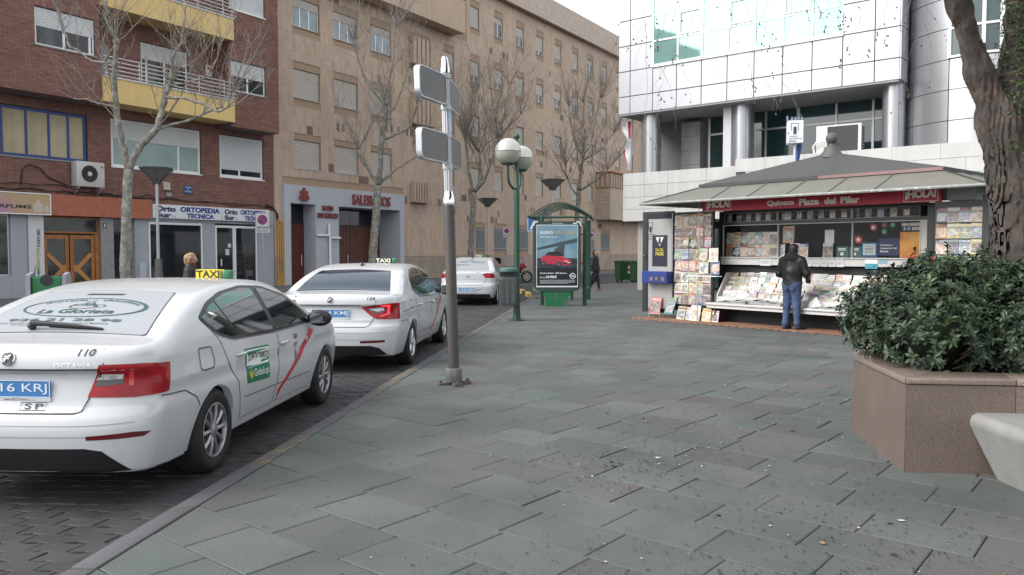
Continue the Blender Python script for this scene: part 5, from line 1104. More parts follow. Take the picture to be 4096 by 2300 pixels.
# ================================================================ TREES, PLANTER, HEDGE
BARK = mat('mottled_plane_bark', (.175, .165, .145), .85, var=.15, scale=5., col2=(.36, .34, .29), mixs=7., mixw=.56, bump=.4, bscale=25)
TWIG = mat('hazed_twig', (.25, .218, .19), .85, var=.15, scale=3.)  # twig brown paled to stand in for distance haze
def wob(pts, r, k=3, a=.03):
    out = []
    for p, q in zip(pts, pts[1:]):
        p, q = Vector(p), Vector(q)
        for i in range(k): t = i / k; out.append(p.lerp(q, t) + Vector((r.uniform(-a, a), r.uniform(-a, a), r.uniform(-a, a))) * (1 if i or len(out) else 0))
    return out + [Vector(pts[-1])]
def bare_tree(label, base, limbs, seed, shoots=9, slen=2.0, thick=1.):
    r = random.Random(seed); t = thing('plane_tree', label, 'tree', base, 0, 'bare plane trees along the far pavement'); B0 = Vector(base); placed = []; tw = MB(T(*-B0)); tips = []
    for k, (r0, r1, pts) in enumerate(limbs):
        pts = [Vector(p) for p in pts]
        if k == 0: pts = [Vector((pts[0].x, pts[0].y, B0.z - .05))] + pts if pts[0].z > B0.z + .3 else pts
        else:
            n = min(placed, key=lambda q: (q - pts[0]).xz.length if False else math.hypot(q.x - pts[0].x, q.z - pts[0].z)); dy = n.y - pts[0].y; pts = [p + Vector((0, dy, 0)) for p in pts]; pts[0] = n.copy()
        w = wob(pts, r, 4, .022 if k else .012); placed += w; n = len(w); rs_ = [r0 + (r1 - r0) * i / (n - 1) for i in range(n)]
        if k == 0: rs_[0] *= 1.25
        rs_ = [x * r.uniform(.94, 1.06) for x in rs_]
        b = MB(T(*-B0)); b.tube(w, rs_, 10 if r0 > .08 else 7)
        if k and r1 > .02: b.M = T(*-B0); b.ball(r1 * 1.55, w[-1], 8, 6)
        b.build('trunk' if k == 0 else 'limb', BARK, t, smooth=True)
        if k:
            L_ = sum((w[i + 1] - w[i]).length for i in range(n - 1)); m = max(3, int(shoots * (.4 + L_ / 2.5)))
            for j in range(m):
                i = n - 1 if j < m * .5 else r.randint(n // 3, n - 1); d0 = (w[i] - w[max(0, i - 2)]).normalized(); tips.append((w[i], d0, min(r1, rs_[i]) if i < n - 1 else r1))
    def shoot(p, d, rad, L_, lvl):
        pts = [p]; n = 6 if lvl == 0 else 4; dd = d.copy(); up = Vector((0, 0, 1))
        for i in range(n): dd = (dd + up * (.10 if lvl == 0 else .05) + Vector((r.gauss(0, .10), r.gauss(0, .10), r.gauss(0, .06)))).normalized(); pts.append(pts[-1] + dd * L_ / n)
        tw.tube(pts, [rad * (1 - .75 * i / n) for i in range(n + 1)], 4 if lvl == 0 else 3, False)
        if lvl < 2:
            for i in range(r.randint(4, 6) if lvl == 0 else r.randint(1, 3)):
                q = pts[r.randint(1, n)]; a = Vector((r.gauss(0, 1), r.gauss(0, 1), r.gauss(.3, .6))).normalized(); shoot(q, (dd + a * .9).normalized(), rad * .55, L_ * r.uniform(.25, .5), lvl + 1)
    for p, d, rr in tips:
        a = Vector((r.gauss(0, .75), r.gauss(0, .75), r.uniform(.25, 1.3))).normalized(); shoot(p, (d * .35 + a).normalized(), min(.017, rr * .6) * thick, slen * r.uniform(.45, 1.1), 0)
    tw.build('twigs', TWIG, t, kind='stuff')
    return t
T1 = [(0.165, 0.125, [(-11.38, 23.5, 0.28), (-11.36, 23.5, 1.39), (-11.31, 23.5, 2.44), (-11.27, 23.5, 3.25), (-11.22, 23.5, 4.0)]), (0.1, 0.065, [(-11.22, 23.5, 4.0), (-11.3, 23.34, 4.73), (-11.37, 23.17, 5.56), (-11.34, 23.01, 6.32), (-11.22, 22.84, 6.89), (-11.08, 22.68, 7.46)]), (0.035, 0.018, [(-11.56, 23.5, 6.84), (-11.94, 23.66, 6.99), (-12.29, 23.81, 7.26), (-12.73, 23.97, 7.48), (-12.98, 24.13, 7.95), (-13.15, 24.28, 8.4), (-13.45, 24.44, 9.04)]), (0.035, 0.015, [(-11.49, 23.5, 7.64), (-11.45, 23.62, 8.22), (-11.42, 23.74, 8.88)]), (0.03, 0.014, [(-11.46, 23.5, 7.16), (-11.22, 23.39, 7.36), (-11.12, 23.28, 8.12)]), (0.03, 0.012, [(-11.56, 23.5, 5.79), (-11.88, 23.5, 5.83), (-12.19, 23.5, 5.95), (-12.59, 23.49, 5.98)]), (0.115, 0.07, [(-11.22, 23.5, 4.0), (-10.9, 23.48, 4.61), (-10.55, 23.45, 4.94), (-10.29, 23.43, 5.23), (-10.16, 23.41, 5.71), (-10.02, 23.39, 6.17), (-9.84, 23.36, 6.62)]), (0.05, 0.022, [(-9.9, 23.5, 6.65), (-9.86, 23.57, 7.18), (-9.59, 23.64, 7.63), (-9.54, 23.7, 8.24), (-9.48, 23.77, 8.84)]), (0.05, 0.025, [(-10.34, 23.5, 5.19), (-9.89, 23.63, 5.33), (-9.41, 23.76, 5.46), (-9.14, 23.89, 5.65), (-8.6, 24.02, 5.88)]), (0.045, 0.025, [(-10.12, 23.5, 6.07), (-9.4, 23.32, 5.98), (-8.81, 23.13, 5.81), (-8.33, 22.95, 5.53), (-7.97, 22.77, 5.68), (-7.85, 22.59, 5.96)]), (0.03, 0.015, [(-9.98, 23.5, 6.42), (-9.26, 23.29, 6.45), (-8.72, 23.08, 6.5), (-8.35, 22.86, 6.9), (-8.1, 22.65, 7.4)]), (0.03, 0.012, [(-10.3, 23.5, 5.27), (-9.89, 23.65, 5.81), (-9.68, 23.8, 6.31), (-9.4, 23.95, 7.15)])]
T2 = [(0.2, 0.17, [(-6.33, 36.0, 0.55), (-6.23, 36.0, 1.8), (-6.11, 36.0, 3.23), (-6.01, 36.0, 4.54)]), (0.1, 0.06, [(-6.01, 36.0, 4.54), (-6.45, 36.21, 5.29), (-6.89, 36.41, 5.94), (-6.98, 36.62, 6.29)]), (0.03, 0.012, [(-6.87, 36.0, 6.21), (-7.02, 36.2, 6.8), (-7.54, 36.4, 7.45), (-8.08, 36.6, 8.11)]), (0.03, 0.012, [(-6.83, 36.0, 6.21), (-6.54, 35.8, 6.92), (-6.2, 35.6, 7.59)]), (0.13, 0.085, [(-6.01, 36.0, 4.54), (-5.85, 35.81, 5.25), (-5.74, 35.63, 6.51), (-5.59, 35.44, 7.39), (-5.46, 35.25, 8.08)]), (0.06, 0.03, [(-5.94, 36.0, 4.61), (-5.42, 36.15, 5.11), (-4.96, 36.3, 5.48), (-4.29, 36.45, 5.89), (-3.85, 36.6, 6.23)]), (0.07, 0.04, [(-5.74, 36.0, 6.49), (-5.28, 36.11, 6.72), (-4.83, 36.21, 6.94), (-4.52, 36.32, 7.23), (-4.27, 36.42, 7.9), (-4.14, 36.53, 8.37)]), (0.06, 0.03, [(-5.64, 36.0, 8.0), (-6.04, 36.08, 8.55), (-6.46, 36.15, 9.18), (-6.73, 36.23, 9.9), (-6.87, 36.31, 10.88)]), (0.05, 0.025, [(-5.55, 36.0, 8.22), (-5.36, 35.91, 9.04), (-5.11, 35.83, 10.07), (-5.05, 35.74, 11.26)]), (0.04, 0.02, [(-5.54, 36.0, 7.65), (-5.12, 36.05, 7.84), (-4.91, 36.1, 8.55), (-4.59, 36.14, 9.44), (-4.41, 36.19, 10.68)])]
T3 = [(0.18, 0.14, [(-2.22, 43.0, 1.2), (-2.16, 43.0, 2.69), (-2.09, 43.0, 3.97), (-2.02, 43.0, 4.71)]), (0.09, 0.05, [(-2.02, 43.0, 4.71), (-2.33, 42.88, 5.86), (-2.43, 42.76, 7.11), (-2.44, 42.65, 7.62)]), (0.04, 0.02, [(-2.46, 43.0, 7.67), (-2.76, 43.02, 8.41), (-2.93, 43.04, 9.88)]), (0.04, 0.02, [(-2.44, 43.0, 7.67), (-2.18, 42.94, 8.61), (-2.03, 42.88, 9.85)]), (0.09, 0.05, [(-2.02, 43.0, 4.71), (-1.62, 43.05, 5.45), (-1.71, 43.09, 6.52), (-1.75, 43.14, 6.84)]), (0.04, 0.02, [(-1.74, 43.0, 6.72), (-2.08, 43.06, 7.47), (-2.41, 43.11, 8.0)]), (0.04, 0.02, [(-1.7, 43.0, 6.76), (-1.4, 42.8, 7.33), (-0.8, 42.61, 7.61)]), (0.09, 0.05, [(-2.02, 43.0, 4.71), (-1.48, 42.78, 5.33), (-1.05, 42.56, 6.46), (-0.75, 42.34, 7.47)]), (0.05, 0.02, [(-0.77, 43.0, 7.56), (-0.89, 43.15, 8.64), (-1.13, 43.3, 10.14)]), (0.05, 0.02, [(-0.72, 43.0, 7.6), (-0.17, 42.89, 8.18), (0.46, 42.78, 8.79)]), (0.04, 0.02, [(-0.81, 43.0, 7.46), (-0.42, 42.88, 8.6), (-0.13, 42.76, 10.25)])]
T4 = [(0.2, 0.16, [(4.15, 52.5, 1.36), (4.22, 52.5, 3.19), (4.34, 52.5, 4.87), (4.39, 52.5, 5.52)]), (0.13, 0.08, [(4.39, 52.5, 5.52), (4.51, 52.38, 6.8), (4.62, 52.26, 7.77)]), (0.05, 0.02, [(4.64, 52.5, 7.79), (4.19, 52.32, 8.29), (3.91, 52.14, 9.08), (3.64, 51.96, 10.84)]), (0.05, 0.02, [(4.64, 52.5, 7.79), (4.71, 52.45, 9.13), (4.6, 52.41, 11.17)]), (0.05, 0.02, [(4.67, 52.5, 7.79), (5.09, 52.34, 8.34), (5.33, 52.19, 9.86), (5.69, 52.03, 11.36)]), (0.08, 0.04, [(4.39, 52.5, 5.52), (5.1, 52.3, 5.97), (5.72, 52.11, 6.36), (6.21, 51.91, 6.88)]), (0.06, 0.03, [(4.37, 52.5, 5.0), (3.84, 52.46, 5.78), (3.55, 52.41, 6.55), (3.47, 52.37, 7.19)]), (0.05, 0.02, [(4.62, 52.5, 7.59), (5.26, 52.69, 7.82), (5.93, 52.88, 8.28), (6.73, 53.06, 9.34)])]
bare_tree('tallest looking bare plane tree with mottled forked trunk before the perfume shop', (-11.38, 23.5, 0), T1, 1, 9, 1.9)
bare_tree('bare plane tree standing in front of the grey church portal', (-6.35, 36, 0), T2, 2, 11, 2.4)
bare_tree('bare plane tree behind the globe lamp with three rising limbs', (-2.25, 43, 0), T3, 3, 13, 2.8, 1.15)
bare_tree('farthest bare plane tree rising behind the bus shelter roof', (4.12, 52.5, 0), T4, 4, 14, 3.2, 1.3)

# ---------------------------------------------------------------- granite planter with its hedge, stone bench, old evergreen tree
PGR = mat('brown_pink_granite', (.135, .102, .085), .5, spec=.4, var=.12, scale=3., speck=(210., .54, (.075, .062, .056)), col2=(.185, .142, .118), mixs=120., mixw=.5, streak=.08)
PGC = mat('polished_granite_cap', (.25, .195, .165), .22, spec=.6, var=.08, scale=3., speck=(210., .55, (.10, .08, .072)))
PP = [(2.87, 5.78), (3.62, 5.70), (5.2, 5.15), (8.2, 5.3), (8.6, 8.3), (6.4, 9.4), (4.3, 9.0), (3.05, 7.10)]
pl = thing('planter', 'many sided pinkish granite planter holding the dense hedge', 'planter', (2.87, 5.78, 0))
def off(P, d):
    n = len(P); out = []
    for i in range(n):
        a, b_, c_ = Vector(P[i - 1]), Vector(P[i]), Vector(P[(i + 1) % n]); e1, e2 = (b_ - a).normalized(), (c_ - b_).normalized(); n1, n2 = Vector((-e1.y, e1.x)), Vector((-e2.y, e2.x)); m = (n1 + n2).normalized(); out.append(tuple(b_ + m * d / max(.3, m.dot(n1))))
    return out
Pin = off(PP, .30); Pcap = off(PP, -.012); lo = [(p[0] - 2.87, p[1] - 5.78) for p in PP]; li = [(p[0] - 2.87, p[1] - 5.78) for p in Pin]; lc = [(p[0] - 2.87, p[1] - 5.78) for p in Pcap]; ld = [(p[0] - 2.87, p[1] - 5.78) for p in off(PP, .12)]
n = len(PP)
for i in range(n):
    j = (i + 1) % n; a, c_ = Vector(lo[i]), Vector(lo[j]); m = max(1, round((c_ - a).length / .95))
    for k in range(m):
        f = lambda P, t: Vector(P[i]).lerp(Vector(P[j]), t); t0, t1 = k / m + .0015, (k + 1) / m - .0015
        b = MB(); b.prism([tuple(f(lo, t0)), tuple(f(lo, t1)), tuple(f(ld, t1)), tuple(f(ld, t0))], 0, .645); b.build('granite_panel', PGR, pl)
        b = MB(); b.prism([tuple(f(lc, t0)), tuple(f(lc, t1)), tuple(f(li, t1)), tuple(f(li, t0))], .65, .70); o = b.build('granite_cap', PGC, pl); bevel(o, .008, 2)
b = MB(); b.prism(off([tuple(Vector(p) - Vector((2.87, 5.78))) for p in PP], .2), .3, .60); b.build('soil', mat('dark_soil', (.03, .024, .018), .95), pl)
def benchf(x, y, z):
    tap = .12 * np.clip(.36 - z, 0, 1) / .36; q = np.stack([np.maximum(np.abs(x - 4.95) - (1.58 - tap), 0), np.maximum(np.abs(y - 5.22) - (.50 - tap * 1.3), 0), np.maximum(np.abs(z - .20) - .19, 0)])
    return np.sqrt((q ** 2).sum(0)) - .06 - .006 * np.sin(x * 9 + z * 5) * np.clip(.35 - z, 0, 1)
V, Q = nets(benchf, (3.1, 4.5, -.08), (6.8, 6.0, .52), .035)
for _ in range(2): g = grad(benchf, V); V = V - (benchf(*V.T) / np.maximum((g * g).sum(1), .3))[:, None] * g
g = grad(benchf, V); g /= np.maximum(np.linalg.norm(g, axis=1), 1e-6)[:, None]; V[:, 2] = np.maximum(V[:, 2], -.01)
bo = ob('stone_bench', np_mesh('stone_bench', V, Q, mat('speckled_concrete_bench', (.25, .245, .235), .75, var=.12, scale=4., speck=(180., .66, (.16, .155, .15)), streak=.14, bump=.2, bscale=120), g)); tag(bo, 'pale rounded concrete bench set against the granite planter', 'bench')
# leaves: rosettes of oblong glossy leaves filling the hedge
LEAF = mat('glossy_dark_leaf', (.019, .038, .019), .42, spec=.4, isl=.5, var=.3, scale=1.5, col2=(.036, .060, .024), mixs=3.5, mixw=.56)
LEAFN = mat('young_green_leaf', (.055, .095, .030), .4, spec=.4, isl=.35)
STEM = mat('hedge_stem', (.06, .045, .03), .9)
def leaf(mb, p, d, nrm, L_, w, curl=.15):
    d = d.normalized(); s = d.cross(nrm)
    if s.length < 1e-4: s = d.orthogonal()
    s.normalize(); u = s.cross(d)
    a = mb.P(p); m1 = p + d * L_ * .55 + u * L_ * curl * .3; l1 = mb.P(m1 - s * w * .5 + u * w * .12); r1 = mb.P(m1 + s * w * .5 + u * w * .12); c_ = mb.P(m1); e = mb.P(p + d * L_ - u * L_ * curl * .4)
    mb.F((a, c_, l1)); mb.F((a, r1, c_)); mb.F((l1, c_, e)); mb.F((c_, r1, e))
def rosette(mb, p, up, r, L_=.06, n=9):
    for k in range(n):
        a = k * 2.4 + r.random(); t = up.orthogonal().normalized(); t.rotate(Matrix.Rotation(a, 3, up)); el = r.uniform(-.15, .75); leaf(mb, p + up * r.uniform(-.03, .012), (t * math.cos(el) + up * math.sin(el)), up, L_ * r.uniform(.75, 1.2), L_ * .40)
hd = thing('hedge', 'dense dark green evergreen hedge overflowing the granite planter', 'hedge', (2.87, 5.78, 0))
HB = [(3.42, 6.42, .98, .50), (3.35, 6.95, 1.05, .48), (3.75, 6.75, 1.18, .55), (4.1, 6.35, 1.02, .55), (4.7, 6.2, .98, .55), (5.4, 6.1, .95, .6), (6.2, 6.2, .95, .7), (4.0, 7.2, 1.12, .55), (3.7, 7.55, 1.05, .5), (4.7, 6.9, 1.12, .6), (5.3, 6.8, 1.08, .65), (4.6, 7.8, 1.08, .6), (6.0, 7.3, 1.05, .8), (5.5, 8.2, 1.0, .7), (3.6, 6.85, 1.42, .22), (3.85, 6.95, 1.4, .2), (4.35, 6.6, 1.3, .3)]
b = MB(T(-2.87, -5.78, 0)); st = MB(T(-2.87, -5.78, 0)); r = random.Random(6); cnt = 0
while cnt < 6400:
    x, y, z, R0 = r.choices(HB, [q[3] ** 2 for q in HB])[0]
    d = Vector((r.gauss(0, 1), r.gauss(0, 1), r.gauss(.15, .8))).normalized(); rr = R0 * (r.uniform(.55, 1.0) ** .5) * r.uniform(.9, 1.12); p = Vector((x, y, z)) + Vector((d.x, d.y, d.z * .82)) * rr
    if p.z < .68: continue
    if not (p.y < 8.6 and in_frame(p.x, p.y, p.z, .08)): 
        if r.random() < .6: continue
    inside = min((p.xy - Vector(Pin[i])).length for i in range(n))
    b.mi = 1 if r.random() < .10 and d.z > .1 else 0
    rosette(b, p, (d * .7 + Vector((0, 0, .55))).normalized(), r, r.choice((.055, .065, .075)), r.randint(7, 10)); cnt += 1
    if cnt % 14 == 0: st.tube([p, Vector((x, y, .62)).lerp(p, .4)], .007, 3, False)
b.build('foliage', [LEAF, LEAFN], hd, kind='stuff'); st.build('stems', STEM, hd, kind='stuff')
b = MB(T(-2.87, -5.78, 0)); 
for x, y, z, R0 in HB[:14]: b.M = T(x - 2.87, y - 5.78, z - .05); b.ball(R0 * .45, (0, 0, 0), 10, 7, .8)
b.build('inner_balls', mat('deep_leaf_mass', (.014, .022, .010), .95, var=.4, scale=20), hd, kind='stuff')  # plain dark balls filling the inside of the hedge
# small pink blossoms
b = MB(T(-2.87, -5.78, 0))
for p in ((4.62, 6.35, 1.20), (4.70, 6.22, 1.02), (5.0, 6.3, 1.1)): b.M = T(p[0] - 2.87, p[1] - 5.78, p[2]); b.ball(.018, (0, 0, 0), 6, 4)
b.build('blossoms', mat('pink_blossom', (.5, .08, .10), .6), hd, kind='stuff')
# old tree
TB_ = mat('rough_dark_bark', (.075, .062, .054), .95, var=.35, scale=9., col2=(.135, .098, .078), mixs=5., mixw=.6, bump=.45, bscale=16, bst=(2.4, 2.4, .5))
EV = thing('evergreen_tree', 'old leaning evergreen tree with ivy on its thick bark at the right edge', 'tree', (5.36, 8.5, .6))
def barkf(k):
    def f(x, y, z):
        d = 9.
        for (a, b_, ra, rb) in k:
            a, b_ = np.array(a), np.array(b_); ab = b_ - a; P = np.stack([x - a[0], y - a[1], z - a[2]]); t = np.clip((P * ab[:, None, None, None]).sum(0) / (ab @ ab) if x.ndim == 3 else (P * ab[:, None]).sum(0) / (ab @ ab), 0, 1)
            q = P - (ab[:, None, None, None] if x.ndim == 3 else ab[:, None]) * t; dd = np.sqrt((q ** 2).sum(0)) - (ra + (rb - ra) * t); d = dd if isinstance(d, float) else smin(d, dd, .10)
        ang = np.arctan2(y - 8.5, x - 5.1)
        return d + .016 * np.abs(np.sin(ang * 11 + 2.2 * np.sin(z * 2.3) + 1.3 * np.sin(z * 7))) + .009 * np.sin(ang * 29 + 4 * np.sin(z * 5)) * np.sin(z * 8) + .010 * np.sin(z * 6 + ang * 5)
    return f
TK = [((5.50, 8.5, .5), (5.42, 8.5, 1.6), .31, .28), ((5.42, 8.5, 1.6), (5.34, 8.5, 2.3), .28, .265), ((5.34, 8.5, 2.3), (5.15, 8.5, 3.0), .265, .22), ((5.12, 8.5, 3.0), (4.88, 8.45, 3.5), .18, .125), ((4.88, 8.45, 3.5), (4.64, 8.4, 4.1), .125, .105), ((4.64, 8.4, 4.1), (4.2, 8.1, 4.9), .105, .09),
      ((5.22, 8.5, 2.9), (5.42, 8.6, 3.6), .24, .21), ((5.42, 8.6, 3.6), (5.55, 8.7, 4.8), .21, .19)]
bf = barkf(TK); V, Q = nets(bf, (3.9, 7.8, .4), (6.1, 9.3, 4.95), .024); g = grad(bf, V); g /= np.maximum(np.linalg.norm(g, axis=1), 1e-6)[:, None]
o = ob('trunk', np_mesh('trunk', V - np.array([5.36, 8.5, .6]), Q, TB_, g), EV)
r = random.Random(12); b = MB(T(-5.36, -8.5, -.6)); IV = mat('ivy_leaf', (.05, .082, .022), .55, isl=.45, var=.2, scale=2.)
front = [i for i in range(len(V)) if V[i, 2] > 2.25 and V[i, 0] > 5.16 - .12 * (V[i, 2] - 2.2) and V[i, 1] < 8.75]
for i in r.choices(front, k=1500):
    p = Vector(V[i]); nn = Vector(g[i]); dens = max(0., min(1., (p.z - 2.3) / .5)) * max(.1, min(1, (p.x - 5.1) / .22))
    if r.random() > dens: continue
    for _ in range(3): d = Vector((r.gauss(0, 1), r.gauss(0, 1), r.gauss(-.3, .8))); d = (d - nn * d.dot(nn) * .7).normalized(); leaf(b, p + nn * r.uniform(.01, .06) + d * .02, d, nn, r.uniform(.03, .055), r.uniform(.02, .035))
for (x, y, z, n_) in ((4.98, 8.25, 2.66, 9), (5.02, 8.22, 2.3, 5)):
    for k in range(n_): leaf(b, Vector((x + r.uniform(-.03, .05), y, z + r.uniform(-.06, .08))), Vector((-1, r.uniform(-.6, .2), r.uniform(-.3, .6))), Vector((0, -.6, 1)), .09, .028)
b.build('ivy', IV, EV, kind='stuff')
# branches, thin hanging twigs, unseen crown widened towards the camera to shade the planter
b = MB(T(-5.36, -8.5, -.6)); limbs = [[(4.2, 8.1, 4.9), (3.5, 7.6, 5.3), (2.5, 7.2, 5.4), (1.3, 7.0, 5.2)], [(4.2, 8.1, 4.9), (3.6, 6.8, 5.4), (3.2, 5.4, 5.6), (3.0, 4, 5.7)], [(5.5, 8.7, 4.8), (5.8, 8.5, 5.8), (5.2, 7.6, 6.6)], [(5.5, 8.7, 4.8), (6.6, 7.6, 5.6), (7.0, 6.2, 6.0)], [(3.5, 7.6, 5.3), (3.2, 9.2, 5.6), (2.8, 10.4, 5.7)], [(2.5, 7.2, 5.4), (1.9, 8.2, 5.3), (1.6, 8.8, 5.1)]]
for l in limbs: w = wob(l, r, 4, .05); b.tube(w, [.12 - .09 * i / (len(w) - 1) for i in range(len(w))], 8)
b.build('branch', TB_, EV, smooth=True)
b = MB(T(-5.36, -8.5, -.6)); shade_crown = [(3.4, 4.2, 6.2, 1.5), (4.6, 5.2, 6.3, 1.5), (6.4, 6.4, 6.5, 1.6), (5.2, 7.4, 7.1, 1.7), (3.2, 6.8, 6.6, 1.2), (5.2, 3.2, 6.4, 1.5), (6.8, 4.2, 6.4, 1.5), (3.6, 1.6, 5.8, 1.7), (5.4, 1.2, 6.0, 1.7), (3.0, -.6, 5.8, 1.5), (5.0, -.8, 6.2, 1.8), (2.2, -1.8, 6.2, 1.8), (4.2, -2.6, 6.6, 1.8), (3.4, .4, 5.6, 1.5)]; k = 0
while k < 16000:
    x, y, z, R0 = r.choice(shade_crown); d = Vector((r.gauss(0, 1), r.gauss(0, 1), r.gauss(0, .6))).normalized(); p = Vector((x, y, z)) + d * R0 * r.uniform(.4, 1) ; p.z = z + (p.z - z) * .6
    if p.z - CAM_H < p.y * .335 or in_frame(p.x, p.y, p.z, .04): continue
    for _ in range(2): leaf(b, p, Vector((r.gauss(0, 1), r.gauss(0, 1), r.gauss(0, 1))), Vector((0, 0, 1)), .26, .12)
    k += 1
b.build('crown', LEAF, EV, kind='stuff')
b = MB(T(-5.36, -8.5, -.6)); lf = MB(T(-5.36, -8.5, -.6)); HT = mat('grey_hanging_twig', (.25, .23, .215), .85); HL = mat('withered_leaf', (.12, .105, .075), .8, isl=.3)
def hang(p, L_, drift, rad=.0034, lvl=0):
    pts = [Vector(p)]; d = Vector((drift, r.gauss(0, .2), -.9)); n = 7
    for i in range(n): d = (d + Vector((r.gauss(0, .16), r.gauss(0, .12), -.12))).normalized(); pts.append(pts[-1] + d * L_ / n)
    b.tube(pts, [rad * (1 - .7 * i / n) for i in range(n + 1)], 3, False)
    for i in range(2, n + 1):
        if r.random() < .16 and lvl < 3: leaf(lf, pts[i], Vector((r.gauss(0, .5), r.gauss(0, .5), -1)), Vector((0, -1, .2)), r.uniform(.02, .032), .016)
        if lvl < 2 and r.random() < .42: hang(pts[i], L_ * r.uniform(.2, .45), r.choice((-1, 1)) * r.uniform(.3, 1.), rad * .6, lvl + 1)
for sx, L_, dr, yy in ((2480, .5, -.2, 7.2), (2560, 1.25, -.3, 7.0), (2600, .9, .1, 7.2), (2660, .75, -.5, 7.1), (2700, .9, .3, 7.3), (2740, .6, -.7, 7.0), (2860, .75, -.6, 7.2), (2930, .6, -.5, 7.1), (2960, 1.0, .1, 6.9), (3010, .5, .2, 7.2), (3130, 1.1, -.25, 7.0), (3150, .9, -.1, 7.1), (3170, .6, .15, 7.0), (3220, .5, .3, 7.2), (3290, .45, .1, 7.0), (3340, .4, .2, 7.1), (3420, .5, -.1, 7.2), (3500, .45, .1, 7.0), (3620, .6, .1, 7.3), (3690, .9, -.2, 8.0)):
    x = (sx - 2048) / 3196 * yy; z0 = CAM_H + 1010 / 3196 * yy; hang((x, yy, z0 + .25), L_ + .15, dr)
for c_ in ((1.8, 7.0, 4.3), (2.6, 7.1, 4.3), (3.0, 7.1, 4.3)): b.tube([(c_[0], c_[1], 5.3), (c_[0] + .1, c_[1], 4.8), c_], .008, 4, False)
b.build('hanging_twigs', HT, EV, kind='stuff'); lf.build('hanging_leaves', HL, EV, kind='stuff')
# ================================================================ TAXIS
PAINT = mat('taxi_white_paint', (.53, .54, .555), .22, coat=.45, spec=.5, var=.02, scale=1.2)
VINYL = mat('white_window_film', (.31, .325, .345), .45, var=.02)
CGLASS = mat('tinted_car_glass', (.012, .020, .020), .03, spec=.7, coat=.15)
CBLACK = mat('black_car_trim', (.012, .012, .013), .4)
GAP = mat('shut_line', (.03, .03, .03), .7)
CHROME = mat('chrome', (.75, .75, .76), .12, 1.)
REDL = mat('red_lamp_glass', (.30, .004, .010), .2, coat=.25, spec=.4, var=.3, scale=14)
REDD = mat('dark_red_reflector', (.10, .006, .012), .25, coat=.5)
CLEARL = mat('clear_lamp_glass', (.5, .5, .5), .12, .3, coat=.8, var=.4, scale=30)
SMOKE = mat('smoked_lamp_glass', (.06, .055, .055), .15, coat=.8)
STRIPE = mat('red_door_stripe', (.52, .025, .05), .3)
RUBBER = mat('tyre_rubber', (.014, .014, .015), .8, var=.2, scale=9)
ALLOY = mat('dusty_alloy', (.33, .33, .34), .35, .7, var=.2, scale=12)
ALLOY2 = mat('silver_alloy', (.6, .6, .62), .3, .8)
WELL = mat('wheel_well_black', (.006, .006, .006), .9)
PLATEB = mat('blue_number_plate', (.05, .18, .42), .35)
PLATET = mat('number_plate_lettering', (.62, .68, .75), .4)
SIGNY = mat('yellow_taxi_sign', (.85, .66, .03), .4)
SIGNG = mat('green_taxi_lamp', (.01, .16, .06), .25, coat=.5)
BLACKT = mat('black_print', (.02, .022, .026), .5)
DGREEN = mat('dark_green_print', (.02, .075, .065), .5)
GCG = mat('green_sticker', (.0, .17, .09), .4)
GCW = mat('white_sticker', (.82, .84, .83), .4)
GCY = mat('yellow_print', (.6, .5, .03), .5)

